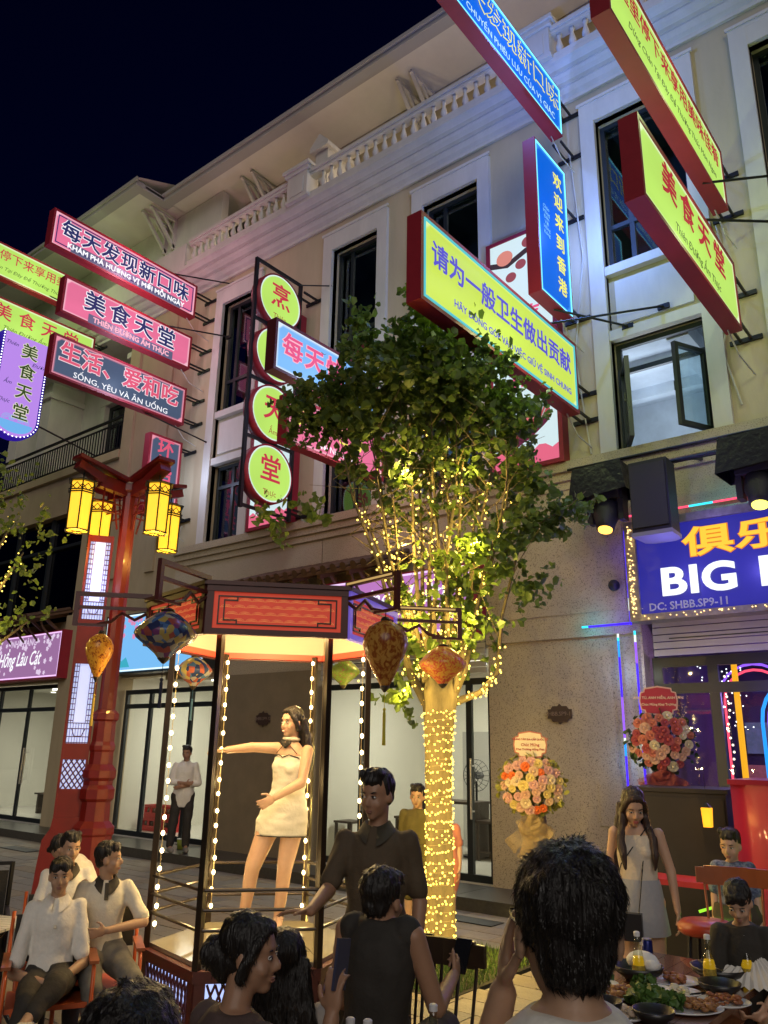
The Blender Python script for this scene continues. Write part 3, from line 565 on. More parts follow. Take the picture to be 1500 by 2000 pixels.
F = fascia('magenta_sign', 'magenta shop sign with white script behind the tree trunk', -9.2, -6.05, 3.5, 4.42, glow('magenta_face', (.52, .20, .55), 1.), [('Phượng Hoàng', -7.6, 4.08, .42, white, dict(shear=.4)), ('Trà & Ăn Vặt', -7.2, 3.7, .3, yelp, dict(shear=.3))], edge=(.85, .6, .95))

# tiled awnings over the shop signs
mtile = mat('brown_tile', (.10, .055, .03), .55, nz=(9, .4), bump=(20, .3))
def awning(x0, x1, z, lab, d=1.25):
    A = thing('tiled_awning', lab, 'awning', ((x0+x1)/2, FY, z))
    part('deck', M().add([(x0, FY, z), (x1, FY, z), (x1, FY-d, z-.30), (x0, FY-d, z-.30), (x0, FY, z-.05), (x1, FY, z-.05), (x1, FY-d, z-.35), (x0, FY-d, z-.35)], [(0, 3, 2, 1), (4, 5, 6, 7), (3, 7, 6, 2), (0, 4, 7, 3), (1, 2, 6, 5)]), mat('awning_wood', (.13, .07, .035), .6, nz=(8, .3)), A)
    tm = M().tube([(0, 0, 0), (0, -d-.03, -.31)], [.055, .065], 8).mesh('roof_tile', mtile)
    k = x0+.1
    while k < x1: inst('roof_tile', tm, A, (k, FY, z+.03)); k += .21
    k = x0+.15
    while k < x1:
        part('bracket', M().beam((k, FY-.02, z-.1), (k, FY-d+.08, z-.37), .07).beam((k, FY-.02, z-.62), (k, FY-d*.55, z-.26), .06).tube([(k, FY-.03, z-.75), (k, FY-.35, z-.7), (k, FY-.6, z-.45), (k, FY-.7, z-.25)], .025, 6), MATS['awning_wood'], A); k += .62
awning(-10.7, -7.3, 4.85, 'brown tiled awning on wooden brackets above the magenta sign', .8)
awning(-22.5, -17.2, 4.85, 'brown tiled awning above the mauve restaurant sign', 1.0)
# ------------------------------------------------------------------ hexagonal dance booth
bc = Vector((-4.75, 4.47, 0)); A0 = -72
def hx(k, r, z): a = R(A0+60*k); return Vector((bc.x+r*math.cos(a), bc.y+r*math.sin(a), z))
mpost = mat('booth_metal', (.035, .025, .018), .3, metal=.5)
mdr = mat('dark_red_frame', (.10, .022, .018), .45, nz=(12, .3))
K = thing('dance_booth', 'open hexagonal dance booth with red fascia, thin black rails and strings of bulbs', 'booth', bc)
part('base', M().prism([tuple(hx(k, .84, 0))[:2] for k in range(6)], 0, .12).prism([tuple(hx(k, .82, 0))[:2] for k in range(6)], .40, .47), mdr, K)
part('floor_plate', M().prism([tuple(hx(k, .76, 0))[:2] for k in range(6)], .472, .50), mat('stage_floor', (.30, .26, .18), .12, nz=(6, .2)), K)
mlat = glow('blue_white_light', (.45, .55, 1.), 1.3)
for k in range(6):
    a, b = hx(k, .79, 0), hx(k+1, .79, 0); d = (b-a).normalized(); n = Vector((d.y, -d.x, 0)); 
    if n.dot(a-bc) < 0: n = -n
    T = Matrix((d, Vector((0, 0, 1)), n)).transposed().to_4x4(); T.translation = a
    L = (b-a).length
    p = part('base_panel', M().box(.07, L-.07, .125, .395, -.03, -.01, T), mlat, K)
    m = M()
    for i in range(12):
        x0 = .08+i*(L-.16)/12; w = (L-.16)/12
        m.tube([T @ Vector((x0, .13, 0)), T @ Vector((x0+w*.8, .22, 0)), T @ Vector((x0+w*.3, .30, 0)), T @ Vector((x0+w, .39, 0))], .009, 5)
        m.tube([T @ Vector((x0+w, .13, .004)), T @ Vector((x0+w*.2, .22, .004)), T @ Vector((x0+w*.7, .30, .004)), T @ Vector((x0, .39, .004))], .009, 5)
    m.box(.0, .07, .122, .398, -.02, .012, T).box(L-.07, L, .122, .398, -.02, .012, T)
    part('lattice', m, mdr, p)
    part('post', M().box(-.021, .021, -.021, .021, .47, 2.63, Matrix.Translation(hx(k, .78, 0)) @ Matrix.Rotation(R(A0+60*k), 4, 'Z')), mpost, K)
    for z in ((.70, .82, .94) if k != 3 else (.70, .94)): part('rail', M().tube([hx(k, .78, z), hx(k+1, .78, z)], .012, 8), mpost, K)
    # fascia
    a, b = hx(k, 1.0, 0), hx(k+1, 1.0, 0); d = (b-a).normalized(); L = (b-a).length
    T = Matrix((d, Vector((0, 0, 1)), n)).transposed().to_4x4(); T.translation = a
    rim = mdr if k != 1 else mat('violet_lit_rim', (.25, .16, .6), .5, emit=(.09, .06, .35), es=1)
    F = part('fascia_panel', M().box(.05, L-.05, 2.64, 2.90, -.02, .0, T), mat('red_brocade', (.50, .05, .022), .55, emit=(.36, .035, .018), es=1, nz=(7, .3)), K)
    part('frame', M().box(0, L, 2.60, 2.64, -.03, .02, T).box(0, L, 2.90, 2.945, -.03, .022, T).box(0, .05, 2.64, 2.90, -.03, .018, T).box(L-.05, L, 2.64, 2.90, -.03, .018, T), rim, F)
    m = M()
    m.box(.08, L-.08, 2.667, 2.677, 0, .012, T).box(.08, L-.08, 2.863, 2.873, 0, .012, T).box(.08, .09, 2.677, 2.863, 0, .012, T).box(L-.09, L-.08, 2.677, 2.863, 0, .012, T)
    for s in (0, 1):
        f = lambda u: u if not s else L-u
        for z0, z1 in ((2.835, 2.863), (2.677, 2.705)):
            m.box(min(f(.12), f(.22)), max(f(.12), f(.22)), z0 if z0 > 2.7 else z1-.01, z0+.01 if z0 > 2.7 else z1, 0, .0125, T)
            m.box(min(f(.21), f(.22)), max(f(.21), f(.22)), z0, z1, 0, .0121, T)
        m.box(min(f(.12), f(.13)), max(f(.12), f(.13)), 2.695, 2.845, 0, .0123, T)
    part('fret_corner', m, mpost, F)
    m = M(); q = random.Random(k)
    for j in range(4):
        for i in range(9):
            u = .14+i*(L-.28)/8+(.04 if j % 2 else 0); v = 2.695+j*.048
            if u > L-.12: continue
            for rr in (.026, .017, .009): m.tube([T @ Vector((u+rr*1.5*math.cos(R(t)), v+rr*.75*math.sin(R(t)), .002)) for t in range(0, 181, 30)], .0011, 3, False)
            m.tube([T @ Vector((u-.045, v-.001, .002)), T @ Vector((u, v+.004, .002)), T @ Vector((u+.045, v-.001, .002))], .0011, 3, False)
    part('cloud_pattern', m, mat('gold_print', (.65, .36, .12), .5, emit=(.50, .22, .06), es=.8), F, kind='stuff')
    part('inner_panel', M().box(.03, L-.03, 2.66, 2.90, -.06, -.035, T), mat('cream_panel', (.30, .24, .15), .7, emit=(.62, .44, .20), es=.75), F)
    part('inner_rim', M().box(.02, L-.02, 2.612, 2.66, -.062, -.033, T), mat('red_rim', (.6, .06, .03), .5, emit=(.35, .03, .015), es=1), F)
part('ceiling', M().prism([tuple(hx(k, .97, 0))[:2] for k in range(6)], 2.90, 2.94), mat('booth_ceiling', (.45, .36, .22), .7), K)
part('roof_edge', M().prism([tuple(hx(k, 1.04, 0))[:2] for k in range(6)], 2.945, 2.975), mdr, K)
part('ceiling_lamp', M().lathe([(.17, 0), (.17, .03)], 16, Matrix.Translation((bc.x, bc.y, 2.865))), glow('warm_lamp', (1, .8, .45), 5), K)
lamp('booth_light', 'POINT', (bc.x+.25, bc.y-.30, 2.80), 70, (1., .70, .30), K, .08)
lamp('booth_light', 'POINT', (bc.x, bc.y, 2.74), 25, (1., .70, .30), K, .08)
# arms that carry the lanterns
ARM = 1.43
for k in range(6):
    a = R(A0+60*k); T = Matrix.Translation(bc) @ Matrix.Rotation(a, 4, 'Z')
    r1 = ARM+.10
    m = M().box(.98, r1, -.016, .016, 2.975, 3.01, T).box(.98, r1, -.014, .014, 2.875, 2.90, T).box(r1, r1+.035, -.016, .016, 2.74, 3.01, T).box(ARM-.12, r1, -.012, .012, 2.74, 2.76, T)
    ar = part('lantern_arm', m, mdr, K)
    part('scroll', M().tube([T @ Vector(p) for p in ((1.0, 0, 2.86), (1.1, 0, 2.80), (1.2, 0, 2.85), (1.28, 0, 2.78), (ARM-.05, 0, 2.755))], .014, 6), mdr, ar)
    part('lit_edge', M().box(1.0, r1-.02, -.019, -.0165, 2.985, 3.0, T), glow('amber_edge' if k not in (0, 5) else 'violet_edge', (.55, .35, .12) if k not in (0, 5) else (.3, .22, .75), 1), ar)
# bulb strings down the posts
mbulb = glow('warm_bulb', (1, .74, .34), 11); bulb = M().ell((0, 0, 0), (.015, .015, .019), 8).mesh('bulb', mbulb, True)
for k, lab in ((2, 'right'), (3, 'back right'), (4, 'back left'), (5, 'left'), (0, 'front left'), (1, 'front right')):
    s = thing('bulb_string', 'string of warm white bulbs down the %s post of the dance booth' % lab, 'string lights', hx(k, .73, .6), 0, 'bulb strings on the booth posts')
    r = .735 if k > 1 else .72
    part('wire', M().tube([hx(k, r, .58)]+[hx(k, r, .6+i*.2) for i in range(1, 10)]+[hx(k, r, 2.6)], .003, 4), mat('clear_wire', (.5, .4, .2), .4), s)
    n = 17
    for i in range(n if k > 1 else 0):
        p = hx(k, r, .62+i*(1.94/(n-1))); inst('bulb', bulb, s, (p.x+random.uniform(-.008, .008), p.y, p.z+random.uniform(-.01, .01)))
    for z in (.9, 1.6, 2.3): lamp('bulb_glow', 'POINT', hx(k, .60, z), 4.5, (1., .70, .28), s, .02)

# ------------------------------------------------------------------ silk lanterns
def silk(name, cols, scale=9., em=.25):
    if name in MATS: return MATS[name]
    m = bpy.data.materials.new(name); m.use_nodes = True; nt = m.node_tree; L = nt.links; b = nt.nodes['Principled BSDF']
    tc = nt.nodes.new('ShaderNodeTexCoord'); mp = nt.nodes.new('ShaderNodeMapping'); mp.inputs['Scale'].default_value = (1, 1, .6)
    pw = 'patchwork' in name; v = nt.nodes.new('ShaderNodeTexVoronoi' if pw else 'ShaderNodeTexNoise'); v.inputs['Scale'].default_value = scale*(1.6 if pw else 2.2); v.inputs['Detail'].default_value = 0 if pw else 4
    if not pw: v.inputs['Distortion'].default_value = 1.2
    r = nt.nodes.new('ShaderNodeValToRGB'); r.color_ramp.interpolation = 'CONSTANT' if len(cols) > 4 else 'LINEAR'
    while len(r.color_ramp.elements) < len(cols): r.color_ramp.elements.new(.5)
    for i, c in enumerate(cols): r.color_ramp.elements[i].position = (.15+.7*i/len(cols)) if pw else (.34+.32*i/len(cols)); r.color_ramp.elements[i].color = (*c, 1)
    L.new(tc.outputs['Object'], mp.inputs[0]); L.new(mp.outputs[0], v.inputs['Vector']); L.new(v.outputs[1 if pw else 0], r.inputs[0]); L.new(r.outputs[0], b.inputs['Base Color'])
    L.new(r.outputs[0], b.inputs['Emission Color']); b.inputs['Emission Strength'].default_value = em; b.inputs['Roughness'].default_value = .25
    b.inputs['Specular IOR Level'].default_value = .3
    MATS[name] = m; return m
def lantern(k, lab, r, h, prof, m, tas=None, drop=.0, arm=ARM):
    p = hx(k, arm, 2.73-drop); T = thing('silk_lantern', lab, 'lantern', p, 0, 'silk lanterns hung round the booth'); n = 24
    vs = []; fs = []; z0 = p.z-.05-h
    for i, (q, z) in enumerate(prof):
        for j in range(n):
            a = 2*math.pi*j/n; rr = r*q*(1-.035*(j % 2)*(1 if .15 < q else 0)); vs.append((p.x+rr*math.cos(a), p.y+rr*math.sin(a), z0+z*h))
    for i in range(len(prof)-1):
        for j in range(n): fs.append((i*n+j, i*n+(j+1) % n, (i+1)*n+(j+1) % n, (i+1)*n+j))
    part('silk_shell', M().add(vs, fs), m, T, True)
    part('top_cap', M().lathe([(r*.2, 0), (r*.24, .015), (.02, .03)], 12, Matrix.Translation((p.x, p.y, z0+h-.004))).tube([(p.x, p.y, z0+h+.02), (p.x, p.y, p.z+.02)], .003, 5), mat('dark_wood', (.03, .018, .012), .4), T)
    part('bottom_cap', M().lathe([(.008, -.03), (r*.14, -.012), (r*.2, 0), (r*.2, .012)], 12, Matrix.Translation((p.x, p.y, z0))), MATS['dark_wood'], T)
    if tas:
        c, tl, gap = tas; mt = mat('tassel_%.2f_%.2f' % c[:2], c, .7)
        part('tassel', M().tube([(p.x, p.y, z0-.02), (p.x, p.y, z0-gap)], .0025, 4).ell((p.x, p.y, z0-gap), .012, 8).lathe([(.006, 0), (.011, -.02), (.010, -tl*.6), (.013, -tl)], 8, Matrix.Translation((p.x, p.y, z0-gap-.005))), mt, T)
    return T
DIA = [(.18, 0), (.30, .10), (.62, .27), (.92, .42), (1., .52), (.96, .60), (.72, .78), (.42, .93), (.22, 1)]
TALL = [(.15, 0), (.35, .12), (.62, .3), (.88, .5), (1., .64), (.97, .76), (.75, .9), (.42, .97), (.22, 1)]
multi = [(.02, .025, .07), (.22, .05, .04), (.05, .10, .22), (.28, .20, .06), (.03, .05, .12), (.25, .22, .18), (.12, .03, .10)]
lantern(0, 'wide dark blue patchwork silk lantern nearest the camera, with navy tassel', .20, .30, DIA, silk('patchwork_silk', multi, 16, .10), ((.01, .012, .04), .17, .13))
lantern(5, 'tall amber silk lantern hanging in front of the red lamp post', .105, .34, TALL, silk('amber_silk', [(.10, .02, .01), (.55, .18, .02), (.65, .30, .03)], 22, .16), ((.5, .35, .05), .22, .13), 0, 1.34)
lantern(4, 'smaller patchwork silk lantern behind the blue one, with light blue tassel', .17, .27, DIA, silk('bright_patchwork_silk', [(.03, .05, .12), (.40, .10, .05), (.08, .16, .25), (.5, .38, .1), (.35, .32, .25)], 15, .18), ((.05, .14, .25), .18, .12), .03, 1.38)
lantern(3, 'green silk lantern with small blossoms hanging behind the booth', .16, .25, DIA, silk('green_silk', [(.35, .10, .10), (.14, .22, .03), (.20, .30, .05)], 22, .15))
lantern(1, 'large brown gold teardrop silk lantern in front of the tree, with yellow tassel', .155, .44, TALL, silk('brown_gold_silk', [(.16, .035, .008), (.22, .07, .012), (.34, .17, .035)], 14, .08), ((.5, .42, .02), .22, .14))
lantern(2, 'orange red diamond silk lantern touching the lit tree trunk', .20, .31, DIA, silk('coral_silk', [(.45, .05, .03), (.50, .12, .03), (.55, .28, .04)], 15, .15), None, .0, 1.40)

# ------------------------------------------------------------------ red lantern post
mr = mat('red_lacquer', (.17, .010, .008), .4, coat=.15, nz=(6, .25))
Pp = Vector((-7.6, 4.84, 0)); P = thing('lantern_post', 'tall red lacquered post with four glowing yellow hexagonal lanterns under its crossed beams', 'street lamp', Pp)
prof = [(.36, 0), (.36, .18), (.31, .22), (.29, .55), (.27, .60), (.27, .98), (.29, 1.0), (.29, 1.06), (.21, 1.12), (.20, 1.30), (.24, 1.33), (.24, 1.42), (.20, 1.46), (.20, 1.50), (.235, 1.53), (.235, 1.60), (.17, 1.66), (.165, 1.78), (.18, 1.80), (.18, 1.84), (.16, 1.88), (.155, 2.08), (.19, 2.10), (.19, 2.16), (.125, 2.20), (.115, 4.55), (.15, 4.58), (.15, 4.66)]
part('shaft', M().lathe([(r_*.72, z_) for r_, z_ in prof], 10, Matrix.Translation(Pp) @ Matrix.Rotation(R(57.5), 4, 'Z')), mr, P)
part('foot', M().box(-.30, .30, -.30, .30, 0, .10, Matrix.Translation(Pp)), mr, P)
rl_ = Vector((.537, .843, 0)); dp = Vector((-.843, .537, 0)); heads = [(-.50, -.28), (.28, -.50), (-.30, .46), (.46, .30)]
mly = mat('lantern_paper', (.9, .6, .1), .5, emit=(1., .52, .025), es=1.25)
for a, b in heads:
    v = rl_*a+dp*b; d = v.normalized(); c = Pp+v
    ar = part('cross_beam', M().beam(Pp+Vector((0, 0, 4.58)), Pp+d*.38+Vector((0, 0, 4.62)), .09, .14).beam(Pp+d*.36+Vector((0, 0, 4.63)), Pp+d*.66+Vector((0, 0, 4.74)), .13, .09).beam(Pp+d*.08+Vector((0, 0, 4.69)), Pp+d*.68+Vector((0, 0, 4.82)), .20, .04), mr, P)
    part('fretwork', M().beam(Pp+d*.1+Vector((0, 0, 4.40)), Pp+d*.45+Vector((0, 0, 4.40)), .015).beam(Pp+d*.1+Vector((0, 0, 4.30)), Pp+d*.32+Vector((0, 0, 4.30)), .015).beam(Pp+d*.45+Vector((0, 0, 4.40)), Pp+d*.45+Vector((0, 0, 4.62)), .015).beam(Pp+d*.32+Vector((0, 0, 4.30)), Pp+d*.32+Vector((0, 0, 4.58)), .015).beam(Pp+d*.12+Vector((0, 0, 4.12)), Pp+d*.22+Vector((0, 0, 4.58)), .015), mr, ar)
    L = part('hexagonal_lantern', M().lathe([(.03, .60), (.165, .555), (.165, .545)], 6, Matrix.Translation(c+Vector((0, 0, 4.0)))), mbk, P)
    part('paper_shade', M().lathe([(.118, .015), (.125, .50), (.12, .54)], 6, Matrix.Translation(c+Vector((0, 0, 4.0)))), mly, L)
    m = M()
    for k in range(6):
        a0 = 2*math.pi*(k+.5)/6; e = Vector((math.cos(a0), math.sin(a0), 0)); e2 = Vector((math.cos(a0+math.pi/3), math.sin(a0+math.pi/3), 0))
        z = Vector((0, 0, 1)); m.beam(c+e*.125+z*4.0, c+e*.132+z*4.56, .011)
        for q, zz in ((.132, 4.01), (.136, 4.42), (.15, 4.44), (.158, 4.55)): m.beam(c+e*q+z*zz, c+e2*q+z*zz, .012)
        u = (e+e2)/2; m.tube([c+e*.134+z*4.50, c+u*.13+z*4.44, c+e2*.134+z*4.50], .006, 4).tube([c+e*.134+z*4.45, c+u*.13+z*4.52, c+e2*.134+z*4.45], .006, 4)
        m.beam(c+z*4.004, c+e*.125+z*4.004, .008)
    m.tube([c+Vector((0, 0, 4.6)), c+Vector((0, 0, 4.8))], .008, 5)
    part('lantern_frame', m, mbk, L)
    lamp('lantern_light', 'POINT', c+Vector((0, 0, 3.88)), 12, (1., .55, .10), P, .03)
# lit screen panel beside the post
Q = Pp-rl_*.255+dp*.02
S = thing('screen_lamp', 'flat red screen standing by the post with blue white light behind its lattice', 'lamp', Q)
T = Matrix((rl_, dp, Vector((0, 0, 1)))).transposed().to_4x4(); T.translation = Q; T = T @ Matrix.Diagonal((.70, 1, 1, 1))
part('screen_frame', M().box(-.19, -.155, -.04, .04, 0, 4.05, T).box(.155, .19, -.04, .04, 0, 4.05, T).box(-.155, .155, -.035, .035, 2.66, 3.12, T).box(-.155, .155, -.035, .035, 1.70, 1.86, T).box(-.155, .155, -.035, .035, 0, 1.42, T).box(-.155, .155, -.03, .03, 3.98, 4.05, T), mr, S)
part('flared_foot', M().prism([(-.38, 0), (.22, 0), (.22, 1.15), (-.19, 1.15), (-.21, 1.05), (-.30, .95), (-.33, .7)], -.06, .06, T @ Matrix(((1, 0, 0, 0), (0, 0, -1, 0), (0, 1, 0, 0), (0, 0, 0, 1)))), mr, S)
for z0, z1 in ((3.12, 3.98), (1.86, 2.66), (1.42, 1.70)):
    g = part('lit_pane', M().box(-.155, .155, .0, .012, z0, z1, T), mat('cool_light', (.5, .55, .8), .4, emit=(.42, .50, .88), es=.95), S)
    m = M()
    if z1-z0 > .4:
        for s in (-1, 1):
            m.box(s*.15-.004, s*.15+.004, -.012, 0, z0, z1, T).box(s*.085-.004, s*.085+.004, -.012, 0, z0+.2, z1, T).box(s*.118-.004, s*.118+.004, -.0121, 0, z0+.2, z1, T)
            z = z0+.22
            while z < z1: m.box(min(s*.085, s*.15), max(s*.085, s*.15), -.0122, 0, z, z+.008, T); z += .055
        for i in range(9): m.box(-.15+i*.0375-.003, -.15+i*.0375+.003, -.012, 0, z0, z0+.2, T)
        for zz in (.003, .06, .14, .195): m.box(-.15, .15, -.0122, 0, z0+zz, z0+zz+.008, T)
        m.tube([T @ Vector((-.09, -.006, z0+.14)), T @ Vector((-.05, -.006, z0+.07)), T @ Vector((.05, -.006, z0+.07)), T @ Vector((.09, -.006, z0+.14))], .005, 4)
    else:
        for i in range(-6, 12, 2):
            for s in (-1, 1):
                a = Vector((-.15+i*.0375*1, -.006, z0)); b = a+Vector((s*.28, 0, .28))
                if s < 0: a.x += .15; b.x += .15
                t0 = max(0, (-.15-a.x)/(b.x-a.x) if b.x > a.x else (.15-a.x)/(b.x-a.x)); t1 = min(1, (.15-a.x)/(b.x-a.x) if b.x > a.x else (-.15-a.x)/(b.x-a.x))
                if t1 > t0: m.beam(T @ a.lerp(b, t0), T @ a.lerp(b, t1), .014)
    part('lattice', m, mdr, g)
lamp('screen_light', 'POINT', T @ Vector((0, -.25, 3.5)), 3, (.6, .65, 1.), S, 0)
# beam that ties the post to the booth
tag(part('tie_beam', M().beam(Pp+Vector((.1, 0, 3.02)), (-6.2, 3.6, 2.98), .045).beam(Pp+Vector((.1, 0, 2.86)), (-6.2, 3.6, 2.84), .04), mdr), 'pair of thin dark red bars between the lantern post and the booth', 'beam') if False else None

# ------------------------------------------------------------------ trees
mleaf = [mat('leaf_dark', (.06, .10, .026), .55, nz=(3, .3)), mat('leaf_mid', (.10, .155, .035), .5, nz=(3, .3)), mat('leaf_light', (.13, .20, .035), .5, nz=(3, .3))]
for mm in mleaf:
    b = mm.node_tree.nodes['Principled BSDF']; tr = mm.node_tree.nodes.new('ShaderNodeBsdfTranslucent'); mx = mm.node_tree.nodes.new('ShaderNodeMixShader'); mx.inputs[0].default_value = .3
    tr.inputs[0].default_value = (.24, .36, .05, 1); o = mm.node_tree.nodes['Material Output']
    mm.node_tree.links.new(b.outputs[0], mx.inputs[1]); mm.node_tree.links.new(tr.outputs[0], mx.inputs[2]); mm.node_tree.links.new(mx.outputs[0], o.inputs[0])
mbark = mat('bark', (.22, .17, .09), .85, nz=(14, .5), bump=(35, .5), stretch=(1, 1, .3))
def leaf(m, p, s, q):
    n = Vector((q.gauss(0, 1), q.gauss(0, 1), q.gauss(.6, .8))).normalized(); a = n.orthogonal().normalized(); b = n.cross(a); t = q.uniform(0, 6.28)
    x = a*math.cos(t)+b*math.sin(t); y = n.cross(x); f = q.uniform(.1, .35)
    P_ = lambda u, v, w: p+x*(u*s)+y*(v*s)+n*(w*s)
    m.add([P_(-.5, 0, 0), P_(-.38, .42, f), P_(.12, .50, f), P_(.62, 0, .05), P_(.12, -.50, f), P_(-.38, -.42, f)], [(0, 3, 2, 1), (0, 5, 4, 3)])
DENS = 1.35
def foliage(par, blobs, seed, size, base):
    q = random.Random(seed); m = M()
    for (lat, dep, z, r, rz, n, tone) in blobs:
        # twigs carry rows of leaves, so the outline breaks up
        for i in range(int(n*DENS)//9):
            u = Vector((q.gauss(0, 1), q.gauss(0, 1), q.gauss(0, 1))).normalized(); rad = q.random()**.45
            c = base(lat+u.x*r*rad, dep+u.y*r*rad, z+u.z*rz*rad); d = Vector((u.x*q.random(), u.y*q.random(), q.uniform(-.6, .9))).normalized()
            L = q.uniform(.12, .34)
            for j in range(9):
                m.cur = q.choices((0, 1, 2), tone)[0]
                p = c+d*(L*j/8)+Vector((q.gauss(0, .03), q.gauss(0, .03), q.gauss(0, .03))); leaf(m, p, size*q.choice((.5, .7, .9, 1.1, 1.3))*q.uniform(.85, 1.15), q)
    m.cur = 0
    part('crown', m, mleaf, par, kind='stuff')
tb = Vector((-4.78, 6.84, 0)); tl_ = Vector((.819, .573, 0)); td = Vector((-.573, .819, 0))
tbase = lambda lat, dep, z: tb+tl_*lat+td*dep+Vector((0, 0, z))
TR = thing('street_tree', 'leafy street tree wrapped in yellow fairy lights standing beside the booth', 'tree', tb)
tp = [(0, .17), (.12, .15), (.5, .135), (1.2, .13), (1.8, .135), (2.15, .155), (2.4, .19), (2.55, .15)]
part('trunk', M().tube([tbase(.01*math.sin(z*3), 0, z) for z, r in tp], [r for z, r in tp], 14), mbark, TR, True)
LIMBS = [(-.55, -.2, 5.0), (-.85, .1, 5.6), (-.3, .25, 5.6), (-.05, -.25, 5.5), (.15, .2, 6.0), (.35, -.15, 5.6), (.62, .1, 5.5), (.85, -.1, 5.1), (.5, .3, 5.2), (-.15, .05, 6.3), (-1.1, -.1, 5.2), (1.05, .15, 4.6), (-.7, -.25, 5.2), (.2, -.3, 5.3), (-.4, -.3, 5.6), (.75, -.25, 5.0), (-.95, .2, 5.0)]
limbs = []
q = random.Random(11)
for i, (a, b, z) in enumerate(LIMBS):
    pts = []
    for t in (0, .12, .3, .5, .75, 1):
        s = t**.8; pts.append(tbase(a*(s*.9+.1)*(1 if i % 3 else 1.1)+.04*math.sin(t*9+i), b*s+.05*math.cos(t*7+i), 2.3+(z-2.3)*t))
    if i == 11: pts = [tbase(.10, 0, 2.3), tbase(.42, -.02, 2.42), tbase(.60, 0, 2.62), tbase(.66, 0, 3.2), tbase(.85, .05, 3.9), tbase(1.05, .15, 4.6)]
    limbs.append(pts); part('limb', M().tube(pts, [.045, .034, .024, .019, .013, .005], 7), mbark, TR, True)
    tw = M()
    for k in range(7):
        t = q.uniform(.45, 1); j = min(4, int(t*5)); p0 = pts[j].lerp(pts[j+1], t*5-j); tw.tube([p0, p0+Vector((q.gauss(0, .18), q.gauss(0, .18), q.uniform(.1, .3))), p0+Vector((q.gauss(0, .32), q.gauss(0, .32), q.uniform(.35, .6)))], [.009, .006, .002], 4)
    part('twigs', tw, mbark, TR, kind='stuff')
D_, Mi, Li = (5, 4, .8), (2, 5, 3), (.4, 2, 7)  # tone mixes; palest one paints in the fairy light on the lower leaves
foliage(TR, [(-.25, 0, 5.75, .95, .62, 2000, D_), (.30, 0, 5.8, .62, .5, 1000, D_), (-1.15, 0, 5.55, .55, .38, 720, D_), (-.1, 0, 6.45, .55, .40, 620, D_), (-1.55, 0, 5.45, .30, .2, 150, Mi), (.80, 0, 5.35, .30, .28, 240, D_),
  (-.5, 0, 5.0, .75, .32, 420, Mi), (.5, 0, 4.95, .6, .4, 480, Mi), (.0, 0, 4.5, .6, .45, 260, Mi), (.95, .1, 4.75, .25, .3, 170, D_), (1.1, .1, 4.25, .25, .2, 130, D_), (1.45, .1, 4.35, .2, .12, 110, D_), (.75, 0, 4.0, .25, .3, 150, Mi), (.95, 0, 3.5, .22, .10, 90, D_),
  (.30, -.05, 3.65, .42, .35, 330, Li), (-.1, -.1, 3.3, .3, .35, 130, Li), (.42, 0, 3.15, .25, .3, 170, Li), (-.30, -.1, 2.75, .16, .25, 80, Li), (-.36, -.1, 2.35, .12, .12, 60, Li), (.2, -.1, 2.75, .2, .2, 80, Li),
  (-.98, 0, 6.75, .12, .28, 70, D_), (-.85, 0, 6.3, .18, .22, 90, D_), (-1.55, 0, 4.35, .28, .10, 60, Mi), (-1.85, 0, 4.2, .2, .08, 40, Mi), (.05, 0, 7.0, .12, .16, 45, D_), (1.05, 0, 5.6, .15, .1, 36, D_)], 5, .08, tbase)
mfl_ = glow('fairy_bulb', (1, .68, .11), 4.5)
S = thing('fairy_lights', 'net of yellow fairy lights wound round the tree trunk and up its limbs', 'fairy lights', tb)
w = M(); bl = M(); q = random.Random(2); N = 760; pts = []
for i in range(N):
    t = i/N; z = .04+2.2*t; a = (t+.006*math.sin(t*41))*30*6.283; r = .16-.03*min(1, z/.5)+(.05*max(0, z-1.9)/.4)+.006
    p = tbase(r*math.cos(a), r*math.sin(a), z+.010*math.sin(a*.7)); pts.append(p)
w.tube(pts, .0016, 3)
for i in range(0, N, 1):
    p = pts[i]+Vector((q.gauss(0, .004), q.gauss(0, .004), q.gauss(0, .016)))
    if q.random() < .86: bl.ell(p, q.uniform(.007, .0115), 5)
for pts_ in limbs:
    lim = .85 if pts_ is not limbs[11] else .5
    for k in range(80):
        t = k/80*lim; j = min(4, int(t*5)); p = pts_[j].lerp(pts_[j+1], t*5-j)+Vector((q.gauss(0, .03), q.gauss(0, .03), q.gauss(0, .02)))
        if q.random() < .95-t*.55: bl.ell(p, .0115, 5)
for k in range(70): p = tbase(q.gauss(-.12, .28), q.gauss(-.05, .12), q.uniform(2.35, 3.3)); bl.ell(p, .011, 5)
part('wire', w, MATS['clear_wire'], S, kind='stuff'); part('bulbs', bl, mfl_, S, kind='stuff')
for z, e in ((.3, 2.2), (.8, 2.2), (1.3, 2.2), (1.8, 2.2), (2.4, 3.5), (3.1, 5), (3.9, 5), (4.7, 3.5)):
    for s in (-1, 1): lamp('fairy_glow', 'POINT', tbase(.34*s, -.34, z), e*4.2, (1., .70, .16), S, 0)
